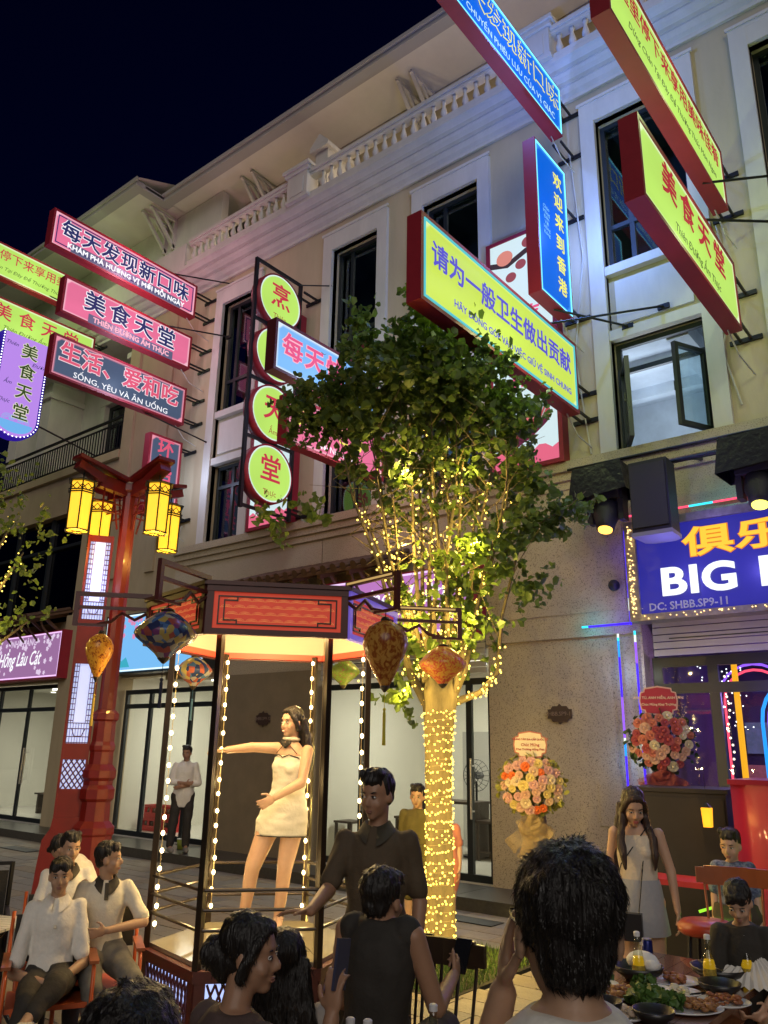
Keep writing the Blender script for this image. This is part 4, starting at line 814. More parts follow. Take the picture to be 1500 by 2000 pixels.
# planter grass
gb = M(); q = random.Random(9)
for i in range(5200):
    x = q.uniform(-5.42, -3.98); y = q.uniform(5.78, 7.42)
    if (x-tb.x)**2+(y-tb.y)**2 < .05: continue
    a = q.uniform(0, 6.28); h = q.uniform(.03, .075); wv = Vector((math.cos(a), math.sin(a), 0))*.006; lean = Vector((q.gauss(0, .02), q.gauss(0, .02), h))
    p = Vector((x, y, 0)); gb.add([p-wv, p+wv, p+lean], [(0, 1, 2)])
tag(part('grass', gb, mat('grass_blade', (.12, .20, .03), .7, nz=(5, .4))), 'patch of short grass round the foot of the lit tree', kind='stuff')
struct('planter_soil', M().box(-5.45, -3.95, 5.75, 7.45, -.03, .004), mat('soil', (.05, .045, .02), .95, nz=(30, .5)))
# second tree at the left edge
lb = Vector((-7.65, 3.05, 0)); r2 = Vector((.39, .92, 0)); d2 = Vector((-.92, .39, 0))
lbase = lambda lat, dep, z: lb+r2*lat+d2*dep+Vector((0, 0, z))
T2 = thing('street_tree', 'slender lit tree at the left edge whose leaves reach in beside the lantern post', 'tree', lb)
part('trunk', M().tube([lbase(0, 0, 0), lbase(.02, 0, 1.2), lbase(0, 0, 2.4)], [.13, .11, .12], 12), mbark, T2, True)
bl = M(); q = random.Random(21)
for i, (a, z) in enumerate(((.25, 4.0), (.50, 4.0), (.62, 3.6), (.1, 4.3), (-.4, 4.2), (.75, 2.95))):
    pts = [lbase(a*s, .1*math.sin(i*2)*s, 2.3+(z-2.3)*t) for t, s in ((0, 0), (.3, .3), (.6, .65), (1, 1))]
    part('limb', M().tube(pts, [.04, .03, .02, .006], 6), mbark, T2, True)
    for k in range(46 if i < 4 else 0):
        t = k/46*3; j = min(2, int(t)); bl.ell(pts[j].lerp(pts[j+1], t-j)+Vector((q.gauss(0, .03), q.gauss(0, .03), q.gauss(0, .02))), .007, 5)
foliage(T2, [(.30, 0, 4.2, .35, .12, 110, Mi), (.68, 0, 3.8, .2, .14, 60, Mi), (.66, 0, 3.4, .18, .16, 50, Mi), (.78, 0, 3.0, .16, .06, 30, Mi), (.55, 0, 2.85, .2, .07, 36, Li), (.2, 0, 2.85, .15, .08, 30, Li), (-.3, 0, 4.0, .5, .4, 120, Mi)], 8, .05, lbase)
S = thing('fairy_lights', 'yellow fairy lights strung up the limbs of the tree at the left edge', 'fairy lights', lb+Vector((0, 0, 2.3)))
part('bulbs', bl, mfl_, S, kind='stuff')
for z in (2.7, 3.3): lamp('fairy_glow', 'POINT', lbase(.35, -.3, z), 9, (1., .72, .18), S, 0)
# ------------------------------------------------------------------ karaoke club front at the right
S = thing('club_sign', 'big dark blue club sign with yellow 俱乐部 above white letters BIG B', 'sign', (-1, FY-.3, 3.46))
part('board', M().box(-3.62, 2.6, FY-.28, FY-.03, 3.48, 4.56), mat('club_blue', (.012, .012, .09), .4, emit=(.02, .02, .26), es=1, nz=(1.5, .5)), S)
mt_ = mat('truss_silver', (.45, .42, .36), .35, metal=.6, nz=(12, .4))
part('board_frame', M().box(-3.76, -3.62, FY-.32, FY-.02, 3.40, 4.66).box(-3.62, 2.6, FY-.32, FY-.02, 4.56, 4.66).box(-3.62, 2.6, FY-.32, FY-.02, 3.40, 3.48), mt_, S)
yl = glow('club_yellow', (1., .60, .05), 1.1); wl = glow('club_white', (.92, .95, 1.), 1.25); yo = glow('club_orange_edge', (.85, .25, .02), 1)
for ch, x in (('俱', -2.75), ('乐', -2.15), ('部', -1.55)):
    text('character_edge', ch, .37, yo, S, onY(x, FY-.292, 4.27), bold=.020, sx=1.6); text('character', ch, .37, yl, S, onY(x, FY-.305, 4.27), bold=.010, sx=1.6)
[text('letter', ch_, .46, wl, S, onY(x_, FY-.31, 3.83), bold=.018, sx=1.22, ext=.03) for ch_, x_ in (('B', -3.20), ('I', -2.95), ('G', -2.66), ('B', -2.08))]
part('address_bar', M().box(-3.70+.02, -3.62+.02, FY-.292, FY-.288, 3.550, 3.560), MATS['steel'], S); text('address_lettering', 'DC: SHBB.SP9-11', .13, mat('steel_letters', (.35, .35, .4), .3, metal=.7, emit=(.12, .12, .2), es=1), S, onY(-3.05, FY-.29, 3.555), bold=.003)
q = random.Random(4); m = M()
for i in range(70): m.ell((-3.69+q.uniform(-.03, .03), FY-.335, 3.45+1.15*q.random()), .009, 5)
for i in range(60): m.ell((-3.6+q.random()*3, FY-.335, 3.44+q.uniform(-.02, .02)), .008, 5)
part('fairy_bulbs', m, glow('amber_bulb', (1., .65, .25), 3), S, kind='stuff')
for x in (-3.1, -2.3, -1.0): lamp('club_glow', 'POINT', (x, FY-.75, 3.95), 9, (.22, .18, 1.), S, 0)
lamp('club_glow', 'POINT', (-2.9, 8.1, 4.7), 12, (.25, .18, 1.), S, 0)
lamp('club_glow', 'POINT', (-2.4, FY-1.3, 2.6), 26, (.45, .30, 1.), S, 0)
def strip(lab, a, b, seq, r=.014):
    s = thing('led_strip', lab, 'LED strip', a, 0, 'colour chasing LED strips on the club front'); a, b = V_(a), V_(b); t = 0; tot = sum(x[1] for x in seq)
    for c, w in seq:
        part('segment', M().tube([a.lerp(b, t/tot), a.lerp(b, (t+w)/tot)], r, 8), glow('led_%.2f_%.2f_%.2f' % c, c, 1.5), s); t += w
    for k in (.25, .75):
        c, w = seq[int(k*len(seq))]; p = a.lerp(b, k); lamp('strip_glow', 'POINT', (p.x, p.y-.15, p.z), 1.6, c, s, 0)
V_ = Vector
vio, ind, azu, cya, grn_, whi, red_ = (.28, .10, .9), (.06, .02, .95), (.02, .30, 1.), (.05, .75, .95), (.25, .9, .45), (.75, .85, .75), (1., .08, .16)
strip('left one of two tall blue violet LED strips on the granite pier', (-4.02, FY-.10, 3.30), (-4.02, FY-.10, 1.25), [(whi, .06), (cya, .05), (azu, .25), (ind, .6), (vio, .6), (whi, .06), (azu, .2), (ind, .7)])
strip('right one of two tall blue violet LED strips on the granite pier', (-3.80, FY-.10, 3.32), (-3.80, FY-.10, 1.30), [(cya, .06), (whi, .10), (vio, .3), (ind, .8), (azu, .3), (whi, .06), (ind, .7)])
strip('upright blue LED strip beside the club sign', (-3.84, FY-.10, 4.62), (-3.84, FY-.10, 3.40), [(ind, 1.), (whi, .18), (ind, .2)])
strip('short horizontal indigo LED strip on the pier', (-4.50, FY-.10, 3.42), (-3.86, FY-.10, 3.42), [(cya, .15), (ind, .9)])
strip('long red LED strip above the club sign', (-3.8, FY-.12, 4.80), (1.5, FY-.12, 4.80), [(red_, .7), (cya, .25), (red_, 2.2), (azu, .4), (red_, 1.)])
# dim club room with neon arches behind glass
S = thing('glazed_club', 'dark glazed club front full of neon arches and reflections', 'shop front', (-1, FY, .15))
part('interior_wall', M().box(-3.7, 3.2, 13, 13.1, .15, 4.6).box(-3.78, -3.7, FY+.36, 13, .15, 4.6).box(3.2, 3.3, FY+.36, 13, .15, 4.6).box(-3.7, 3.2, FY+.36, 13, 3.3, 3.4), mat('club_wall', (.06, .05, .12), .6, nz=(2, .5)), S)
part('interior_floor', M().box(-3.7, 3.2, FY+.1, 13, .1, .152), msd, S)
build_window(S, -3.70, 3.2, .16, 3.0, FY+.15, (2.62,), (-2.98, -1.6, .0, 1.6), mglc, .12, 'glazed_front')
def arch(x, y, w, z0, h, c, r=.018, n=14):
    pts = [(x-w, y, z0), (x-w, y, z0+h-w)]+[(x-w*math.cos(R(a)), y, z0+h-w+w*math.sin(R(a))) for a in range(15, 180, 15)]+[(x+w, y, z0+h-w), (x+w, y, z0)]
    part('neon_arch', M().tube(pts, r, 8), glow('neon_%.2f_%.2f_%.2f' % c, c, 1.6), S)
arch(-2.15, 10.8, .55, .3, 2.5, azu, .022); arch(-2.15, 10.82, .48, .3, 2.42, vio, .02); arch(-1.95, 11.2, .75, .3, 2.75, azu); arch(-1.95, 11.22, .68, .3, 2.66, azu); arch(-1.95, 11.24, .60, .3, 2.56, vio); arch(-3.1, 12.2, .5, .3, 2.8, vio); arch(-3.1, 12.22, .43, .3, 2.72, red_)
part('neon_tube', M().beam((-3.02, 11.0, .4), (-3.02, 11.0, 3.0), .06), glow('neon_amber', (1., .45, .02), 1.2), S)
m = M(); m2 = M(); q = random.Random(6)
for i in range(26): m.ell((-3.12+.02*math.sin(i), 10.9, .7+i*.085), .016, 6)
for i in range(26): m.ell((-2.50, 11.1, .7+i*.08), .013, 6)
for i in range(46): m2.ell((q.uniform(-3.6, -3.0), 11+q.random(), q.uniform(2.2, 3.1)), .010, 5)
part('bulb_row', m, glow('bulb_pearl', (1., .85, .65), 2.5), S, kind='stuff'); part('sparkle_bulbs', m2, glow('bulb_white', (.9, .9, 1.), 3), S, kind='stuff')
for i, (x, z, c) in enumerate(((-2.9, 2.3, (.30, .12, .08)), (-2.6, 1.9, (.22, .06, .05)), (-3.3, 2.1, (.10, .12, .22)), (-2.75, 1.3, (.16, .13, .18)), (-3.4, 1.5, (.25, .07, .10)))):
    part('wall_poster', M().box(x-.18, x+.18, 12.9, 12.95, z-.22, z+.22), mat('poster_%d' % i, c, .5, emit=tuple(v*.6 for v in c), es=1, nz=(9, .8)), S)
lamp('club_room_light', 'POINT', (-2.2, 11.3, 2.6), 60, (.5, .28, 1.), S, .1); lamp('club_room_light', 'POINT', (-2.7, 10.9, 1.3), 10, (1., .5, .2), S, .1)
# truss, speaker and moving heads
S = thing('lighting_truss', 'black lighting bar fixed under the stone ledge', 'truss', (-2, 9.35, 5.35))
part('bar', M().tube([(-4.35, 9.35, 5.30), (3, 9.35, 5.30)], .03, 8).tube([(-4.35, 9.20, 5.42), (3, 9.20, 5.42)], .02, 8), mbk, S)
part('bracket', M().beam((-4.0, 9.35, 5.3), (-4.0, FY, 5.42), .04).beam((-2.8, 9.35, 5.3), (-2.8, FY, 5.42), .04).beam((-1, 9.35, 5.3), (-1, FY, 5.42), .04), mbk, S)
S = thing('hanging_speaker', 'black loudspeaker cabinet hanging on the wall beside the club sign', 'speaker', (-3.2, 9.05, 4.35))
mspk = mat('speaker_black', (.012, .012, .016), .6, bump=(80, .3))
part('cabinet', M().prism([(-.23, 0), (.23, 0), (.21, .34), (.12, .42), (-.12, .42), (-.21, .34)], 4.33, 5.20, Matrix.Translation((-3.17, 8.85, 0))), mspk, S)
part('grille', M().box(-3.38, -2.96, 8.82, 8.849, 4.38, 5.15), mat('grille_black', (.02, .02, .025), .7, bump=(200, .6)), S)
part('base_plate', M().prism([(-.24, -.02), (.24, -.02), (.22, .35), (.12, .43), (-.12, .43), (-.22, .35)], 4.28, 4.328, Matrix.Translation((-3.17, 8.85, 0))), mat('speaker_gray', (.2, .2, .26), .5), S)
part('yoke', M().beam((-3.2, 9.2, 5.2), (-3.2, 9.35, 5.34), .04).box(-3.35, -3.0, 9.1, 9.16, 5.2, 5.24), mbk, S)
def mover(x, lens, lab, y=9.25, z=5.25):
    S = thing('moving_head_light', lab, 'stage light', (x, y, z), 0, 'moving head lights on the bar')
    part('hood', M().add([(x-.34, y-.25, z+.08), (x+.30, y-.25, z+.10), (x+.36, y+.2, z+.02), (x-.36, y+.2, z+.0), (x-.40, y-.27, z-.34), (x+.36, y-.27, z-.28), (x+.36, y+.2, z-.30), (x-.36, y+.2, z-.36)], [(0, 1, 2, 3), (0, 4, 5, 1), (1, 5, 6, 2), (2, 6, 7, 3), (3, 7, 4, 0)]), mat('rain_cover', (.012, .011, .018), .35, bump=(14, .6)), S)
    part('body', M().box(x-.22, x+.22, y-.15, y+.15, z-.35, z+.05), mspk, S)
    hd = part('yoke_arm', M().box(x-.24, x-.17, y-.08, y+.08, z-.62, z-.35), mspk, S); part('yoke_arm', M().box(x+.17, x+.24, y-.08, y+.08, z-.62, z-.35), mspk, S)
    T = Matrix.Translation((x, y-.03, z-.50)) @ Matrix.Rotation(R(-18), 4, 'X')
    part('head', M().lathe([(.08, .17), (.15, .12), (.16, -.05), (.12, -.16), (.11, -.24), (.09, -.24)], 16, T), mspk, hd, True)
    part('lens', M().lathe([(.085, -.262), (.09, -.235)], 16, T), glow('lens_%.1f%.1f%.1f' % lens, lens, 3), hd)
    lamp('beam', 'SPOT', (x, y-.12, z-.82), 25, lens, S, .05, (R(-12), 0, 0))
mover(-3.86, (1., .50, .08), 'hooded moving head light with an orange lens left of the loudspeaker'); mover(-2.05, (.95, .85, .12), 'hooded moving head light with a yellow lens at the right edge')
S = thing('security_camera', 'small dark ball-shaped camera on the granite pier', 'camera', (-4.02, FY-.1, 3.9)); part('ball', M().ell((-4.02, FY-.12, 3.92), .075, 12), mspk, S, True); part('mount', M().tube([(-4.02, FY-.02, 3.92), (-4.02, FY-.08, 3.92)], .05, 10), mt_, S)
def plaque(x, z, lab, t, y):
    S = thing('address_plaque', lab, 'plaque', (x, y, z)); k = [(-.17, -.06), (-.13, -.06), (-.10, -.10), (-.03, -.10), (0, -.13), (.03, -.10), (.10, -.10), (.13, -.06), (.17, -.06), (.17, .06), (.13, .06), (.10, .10), (.03, .10), (0, .13), (-.03, .10), (-.10, .10), (-.13, .06), (-.17, .06)]
    part('plate', M().prism(k, -.015, .0, Matrix.Translation((x, y, z)) @ Matrix(((1, 0, 0, 0), (0, 0, 1, 0), (0, 1, 0, 0), (0, 0, 0, 1)))), mat('plaque_brown', (.055, .035, .03), .4), S)
    if t: text('lettering', t, .075, mat('plaque_letters', (.20, .15, .13), .4), S, onY(x, y-.018, z))
plaque(-4.90, 2.33, 'scalloped brown address plaque SHBB.SP9-11 on the granite pier', 'SHBB.SP9-11', FY-.038); plaque(-10.45, 2.32, 'dark scalloped plaque on the gray wall seen through the booth', 'SHBB.SP9-12', FY-.10)
# flower stands
def flowers(x, y, z, R_, lab, cols, card, cardm, edge, lines, fol, ribbon, r_off=0, cz=.52, stand_h=None):
    S = thing('flower_stand', lab, 'flower stand', (x, y, 0), 0, 'congratulation flower stands'); q = random.Random(int(x*100)); ar = Vector((-y, x, 0)).normalized()*-1; T0 = Matrix.Translation((x, y, z))
    vis = Vector((-x, -y, 0)).normalized(); side = Vector((vis.y, -vis.x, 0)).normalized()
    part('easel', M().beam((x-.2, y+.15, 0), (x, y+.1, z+.3), .03).beam((x+.2, y+.15, 0), (x, y+.1, z+.3), .03).beam((x, y+.4, 0), (x, y+.1, z+.3), .03), mat('easel_wood', (.12, .07, .04), .6), S)
    m = M(); n = 0
    for i in range(fol[1]):
        a = q.uniform(0, 6.28); rr = R_*q.uniform(.3, 1.22); p = Vector((x, y, z))+side*rr*math.cos(a)+Vector((0, 0, rr*math.sin(a)*.86))+vis*q.uniform(-.02, .08); leaf(m, p, q.uniform(.035, .075), q)
    part('greenery', m, fol[0], S, kind='stuff')
    P_ = []; tries = 0
    while len(P_) < fol[2] and tries < 4000:
        tries += 1; a = q.uniform(0, 6.28); rr = R_*math.sqrt(q.random()); u, v = rr*math.cos(a), rr*math.sin(a)*.86
        if all((u-s)**2+(v-t)**2 > .0042 for s, t, _ in P_): P_.append((u, v, q.choice(cols)))
    fm = {}
    for u, v, c in P_:
        if c not in fm:
            mm = mat('petal_%.2f_%.2f_%.2f' % c, c, .6, nz=(60, .3)); h = M(); h.ell((0, 0, .012), (.016, .016, .018), 8)
            for ring, (rad, nn, tilt) in enumerate(((.020, 5, .9), (.034, 7, .5), (.045, 8, .15))):
                for k in range(nn):
                    b = 2*math.pi*k/nn+ring*.4; e = Vector((math.cos(b), math.sin(b), 0)); f = Vector((-math.sin(b), math.cos(b), 0)); zz = Vector((0, 0, 1)); w = rad*.62
                    h.add([e*rad*.25-f*w*.5, e*rad*.25+f*w*.5, e*rad*.9+f*w+zz*rad*tilt, e*rad*1.1+zz*rad*tilt*.8, e*rad*.9-f*w+zz*rad*tilt], [(0, 1, 2, 3, 4)])
            fm[c] = h.mesh('flower', mm)
        nrm = (vis*1+side*u*1.6+Vector((0, 0, v*1.6))).normalized(); bulge = .10*(1-(u*u+v*v)/(R_*R_))
        o = bpy.data.objects.new('flower', fm[c]); C.objects.link(o); o.parent = S; s = q.uniform(.8, 1.2)
        o.matrix_local = wm(S).inverted() @ Matrix.Translation(Vector((x, y, z))+side*u+Vector((0, 0, v))+vis*(.06+bulge)) @ nrm.to_track_quat('Z', 'Y').to_matrix().to_4x4() @ Matrix.Scale(s, 4)
    # card
    T = Matrix((-side if side.x < 0 else side, Vector((0, 0, 1)), (side if side.x > 0 else -side).cross(Vector((0, 0, 1))))).transposed().to_4x4(); T.translation = Vector((x, y, z+R_+.10))+vis*.06
    w, h = card; k = []
    for cx_, cz_, a0 in ((w, h, -90), (-w, h, 180), (-w, -h, 90), (w, -h, 0)):
        for t in (0, 30, 60, 90): a = R(a0-t if False else a0+t if False else a0-(t-0)); k.append((cx_-.035*(-1 if cx_ < 0 else 1)*0+.035*math.cos(R(a0+180-t)), cz_+.035*math.sin(R(a0+180-t))))
    k = [(w-.04, h), (w-.035, h-.03), (w, h-.04), (w+.012, 0), (w, -h+.04), (w-.035, -h+.03), (w-.04, -h), (0, -h-.012), (-w+.04, -h), (-w+.035, -h+.03), (-w, -h+.04), (-w-.012, 0), (-w, h-.04), (-w+.035, h-.03), (-w+.04, h), (0, h+.02)]
    part('card_edge', M().prism([(a*1.05, b*1.06) for a, b in k], -.004, .002, T), edge, S); part('card', M().prism([(a*.97, b*.95) for a, b in k], .003, .006, T), cardm[0], S)
    for t, zz, sz in lines: text('card_lettering', t, sz, cardm[1], S, T @ Matrix.Translation((0, zz, .008)), bold=.001)
    m = M(); zc = z-R_*.95
    for i in range(26):
        a0 = q.uniform(-1.25, 1.25); L = q.uniform(.18, .50); wd = q.uniform(.03, .06); dv = side*math.sin(a0)*.55-Vector((0, 0, math.cos(a0))); sd = side*math.cos(a0)+Vector((0, 0, math.sin(a0))); pv = None; ph = q.uniform(0, 6)
        for j in range(8):
            t = j/7; c = Vector((x, y, zc))+dv*L*t+vis*(.10+.05*math.sin(ph+t*9)+q.uniform(-.01, .01))+side*.03*math.sin(ph*2+t*6); w_ = sd*wd*(.4+t)
            cur = (c-w_+vis*.02*math.sin(t*14+ph), c, c+w_-vis*.02*math.sin(t*11+ph))
            if pv: m.add([pv[0], pv[1], pv[2], cur[0], cur[1], cur[2]], [(0, 1, 4, 3), (1, 2, 5, 4)])
            pv = cur
    part('ribbon', m, ribbon, S, True, kind='stuff')
peach = [(.70, .42, .30), (.75, .50, .30), (.80, .62, .40), (.72, .40, .36), (.78, .60, .20), (.85, .18, .03)]
leafm = mat('stand_leaf', (.05, .09, .03), .6, nz=(20, .4))
yleaf = mat('yellow_sprig', (.34, .33, .05), .6, nz=(20, .4))
flowers(-4.28, 7.80, 1.52, .30, 'peach, yellow and orange flower stand with a cream card by the granite pier', peach, (.155, .115), (mat('card_cream', (.72, .62, .45), .7), mat('card_red', (.40, .05, .04), .7)), mat('card_rim', (.45, .15, .10), .6), [('TRUNG TÂM ĐA CẤP QUỐC TẾ', .055, .026), ('Chúc Mừng', .0, .04), ('Khai Trương Hồng Phát', -.045, .03)], (yleaf, 420, 62), mat('tulle', (.42, .30, .15), .7, alpha=.42))
flowers(-3.0, 8.15, 1.97, .29, 'red, pink and white flower stand with a red card before the club glass', [(.50, .10, .10), (.62, .20, .16), (.75, .66, .50), (.42, .07, .10), (.72, .45, .38)], (.165, .12), (mat('card_crimson', (.40, .03, .07), .6), mat('card_pale', (.80, .60, .55), .7)), mat('card_rim_pale', (.70, .45, .45), .6), [('ANH TÚ, ANH HIỂN, ANH SƠN', .03, .034), ('Chúc Mừng Khai Trương', -.035, .032)], (leafm, 300, 66), mat('red_tulle', (.30, .06, .07), .7, alpha=.5))
# black cabinet, wall lantern, red counter, neon table
S = thing('subwoofer_cabinet', 'tall matt black cabinet standing in front of the club glass', 'cabinet', (-2.72, 7.9, 0)); T = Matrix.Translation((-2.72, 7.9, 0)) @ Matrix.Rotation(R(8), 4, 'Z')
part('cabinet', M().box(-.40, .40, -.35, .35, .03, 1.52, T).box(-.42, .42, -.37, .37, 1.523, 1.56, T).box(-.38, .38, -.36, -.35, .10, .78, T).box(-.38, .38, -.36, -.35, .82, 1.48, T), mat('cabinet_black', (.02, .017, .022), .55, nz=(6, .3)), S)
for dx in (-.35, .35): part('foot', M().box(dx-.03, dx+.03, -.3, .3, 0, .029, T), mbk, S)
S = thing('amber_table_lantern', 'little glowing amber lantern hanging in front of the black cabinet', 'lantern', (-2.30, 7.15, 1.28)); c = Vector((-2.30, 7.15, 1.28))
part('shade', M().lathe([(.042, 0), (.052, .15)], 4, Matrix.Translation(c)), glow('amber_glow', (1., .42, .02), 1.6), S); part('lantern_frame', M().lathe([(.05, .152), (.02, .18), (.004, .19)], 4, Matrix.Translation(c)).tube([c+Vector((0, 0, .18)), c+Vector((0, 0, .42))], .002, 4), mbk, S)
lamp('lantern_light', 'POINT', c+Vector((0, -.12, .05)), 2.5, (1., .5, .1), S, 0)
S = thing('red_counter', 'counter draped in glossy red cloth at the right edge', 'counter', (-1.5, 7.5, 0))
n = 26; vs = []
for i in range(n+1): x = -2.12+1.5*i/n; yy = 7.24+.03*math.sin(i*.9); vs += [(x, yy+.02*math.sin(i*1.7), .55), (x, yy, 1.62)]
part('drape', M().add(vs, [(2*i, 2*i+2, 2*i+3, 2*i+1) for i in range(n)]), mat('red_satin', (.42, .02, .06), .3, coat=.3), S, True); part('counter_top', M().box(-2.13, -.5, 7.2, 8.0, 1.62, 1.66), mat('red_top', (.30, .02, .05), .3), S); part('counter_body', M().box(-2.08, -.5, 7.32, 7.95, .0, 1.615), darkm := mat('counter_dark', (.03, .015, .02), .6), S)
S = thing('neon_edged_table', 'small red-topped table whose frame glows acid green behind the standing woman', 'table', (-2.25, 6.55, 0)); mg = glow('acid_green', (.35, .85, .04), 1.2)
part('table_top', M().box(-2.75, -2.0, 6.75, 7.1, .86, .90), mat('red_plastic', (.45, .03, .04), .4), S)
for x in (-2.72, -2.03): part('leg', M().beam((x, 6.76, .0), (x, 6.76, .86), .03), mg if x > -2.5 else mbk, S)
part('brace', M().beam((-2.26, 6.755, .52), (-2.04, 6.755, .64), .02).beam((-2.30, 6.755, .70), (-2.04, 6.755, .80), .02), mg, S)
lamp('neon_glow', 'POINT', (-2.1, 6.6, .6), 1.2, (.4, 1., .1), S, 0)
S = thing('neon_banner_stand', 'leaning acid green lit frame behind the boy in the checked shirt', 'sign', (-1.55, 7.0, 0)); part('frame', M().beam((-1.72, 6.9, .95), (-1.62, 6.9, 1.30), .05).beam((-1.68, 6.9, .6), (-1.78, 6.9, .95), .04), mg, S); part('post', M().beam((-1.62, 6.95, 0), (-1.62, 6.95, 1.3), .03), mbk, S)

# ------------------------------------------------------------------ dining table with food
mtab = mat('table_wood', (.15, .055, .028), .22, nz=(5, .4), stretch=(1, 8, 1), coat=.5)
S = thing('dining_table', 'dark red brown wooden table covered with dishes at the lower right', 'table', (-1.5, 4.3, 0))
for i in range(6): part('board', M().box(-2.02+i*.115, -2.02+i*.115+.112, 3.62, 5.0, .72, .75), mtab, S)
part('apron', M().box(-1.98, -1.37, 3.66, 4.96, .62, .718), mtab, S)
for x in (-1.97, -1.38):
    for y in (3.68, 4.94): part('leg', M().box(x-.025, x+.025, y-.025, y+.025, 0, .62), mtab, S)
mceram = mat('white_ceramic', (.72, .72, .74), .15, coat=.5); mgreen = mat('lettuce', (.08, .17, .03), .5, nz=(30, .5)); mmeat = mat('grilled_meat', (.20, .07, .03), .5, nz=(50, .6), col2=(.35, .18, .06)); msauce = mat('spicy_food', (.40, .13, .05), .45, nz=(60, .6), col2=(.12, .05, .02)); mblk = mat('black_clay', (.02, .018, .018), .35)
def heap(S, c, r, m, n, seed, name='food', size=.02, kind='stuff', h=.02):
    q = random.Random(seed); k = M()
    for i in range(n): a = q.uniform(0, 6.28); rr = r*math.sqrt(q.random()); s = size*q.uniform(.5, 1.3); k.ell((c[0]+rr*math.cos(a), c[1]+rr*math.sin(a), c[2]+h*q.random()+s*.3), (s, s*.7, s*.5), 6, )
    part(name, k, m, S, True, kind=kind)
def salad(S, c, r, n, seed, size=.035):
    q = random.Random(seed); k = M()
    for i in range(n): a = q.uniform(0, 6.28); rr = r*math.sqrt(q.random()); leaf(k, Vector((c[0]+rr*math.cos(a), c[1]+rr*math.sin(a), c[2]+.05*q.random())), size*q.uniform(.6, 1.4), q)
    part('salad_leaves', k, mgreen, S, kind='stuff')
def plate(x, y, r, lab, f=None, h=.018, z=.751, m=None, sx=1.3):
    S = thing('plate', lab, 'plate', (x, y, z), 0, 'dishes on the dining table'); T = Matrix.Translation((x, y, z)) @ Matrix.Rotation(R(35), 4, 'Z')
    part('dish', M().lathe([(r*.55, 0), (r*.7, .003), (r, h), (r*.97, h+.002), (r*.68, .007), (.003, .006)], 28, T, sx, 1), m or mceram, S, True)
    if f: f(S, (x, y, z+.01))
    return S
plate(-1.76, 4.03, .115, 'oval white plate of grilled meat at the left of the table', lambda S, c: heap(S, c, .085, mmeat, 60, 1))
plate(-1.47, 4.02, .13, 'oval white plate with salad and chopped roast meat nearest the corner', lambda S, c: (heap(S, (c[0]+.06, c[1]+.04, c[2]), .07, mmeat, 50, 2), salad(S, (c[0]-.05, c[1]-.02, c[2]), .07, 60, 3)))
plate(-1.66, 4.42, .11, 'white plate holding a little orange seafood further back', lambda S, c: heap(S, c, .06, msauce, 40, 4))
plate(-1.82, 3.84, .085, 'plate of shredded salad with lime at the left table edge', lambda S, c: (heap(S, c, .07, msauce, 40, 5), salad(S, (c[0]+.03, c[1]-.03, c[2]), .04, 16, 6, .03)), sx=1.)
plate(-1.72, 3.80, .065, 'small white sauce saucer beside the meat plate', None, sx=1.1); plate(-1.62, 3.72, .08, 'shallow plate of pale noodles at the front', lambda S, c: heap(S, c, .05, mat('noodles', (.55, .42, .3), .6), 30, 7), sx=1.1); plate(-1.545, 3.80, .06, 'tiny dipping dish nearest the salad heap', None, sx=1.1)
plate(-1.36, 4.22, .10, 'plate of fried rolls by the right bottles', lambda S, c: heap(S, c, .07, msauce, 30, 12), sx=1.2)
plate(-1.90, 4.12, .075, 'side plate with lime wedges at the far left of the table', lambda S, c: salad(S, c, .04, 20, 14, .03), sx=1.)
plate(-1.56, 4.24, .08, 'plate of pale rice cakes in the middle of the table', lambda S, c: heap(S, c, .055, mat('rice_cake', (.6, .55, .42), .6), 22, 15), sx=1.15)
S = thing('salad_heap', 'heap of leafy green salad in the middle of the table', 'salad', (-1.60, 3.95, .751), 0, 'dishes on the dining table'); salad(S, (-1.60, 3.93, .77), .085, 110, 8, .04)
S = thing('salad_heap', 'smaller bunch of herbs behind the meat plate', 'salad', (-1.72, 4.19, .751), 0, 'dishes on the dining table'); salad(S, (-1.72, 4.19, .76), .05, 60, 9, .035)
def bowl(x, y, r, h, m, lab, z=.751, f=None):
    S = thing('bowl', lab, 'bowl', (x, y, z), 0, 'dishes on the dining table'); part('bowl_body', M().lathe([(r*.5, 0), (r*.55, .01), (r*.9, h*.6), (r, h), (r*.94, h), (r*.8, h*.5), (.003, h*.2)], 24, Matrix.Translation((x, y, z))), m, S, True)
    if f: f(S)
bowl(-1.655, 3.97+.06, .052, .05, mceram, 'front one of the white rice bowls'); bowl(-1.62, 4.11, .052, .05, mceram, 'rear one of the white rice bowls'); bowl(-1.70, 3.68, .08, .07, mblk, 'black clay bowl at the front left of the table'); bowl(-1.50, 3.73, .09, .06, mblk, 'black clay bowl at the front middle of the table')
bowl(-1.82, 4.36, .13, .07, mblk, 'wide black pan holding a crumpled white napkin', f=lambda S: part('napkin', remesh_later := M().ell((-1.80, 4.38, .835), (.085, .06, .05), 14).ell((-1.75, 4.36, .83), (.05, .05, .03), 10), mat('napkin_white', (.75, .74, .72), .8, bump=(20, .8)), S, True))
bowl(-1.50, 4.62, .14, .07, mblk, 'wide black hot pot at the back of the table'); bowl(-1.42, 4.36, .10, .06, mblk, 'black grill pan between the two right bottles')
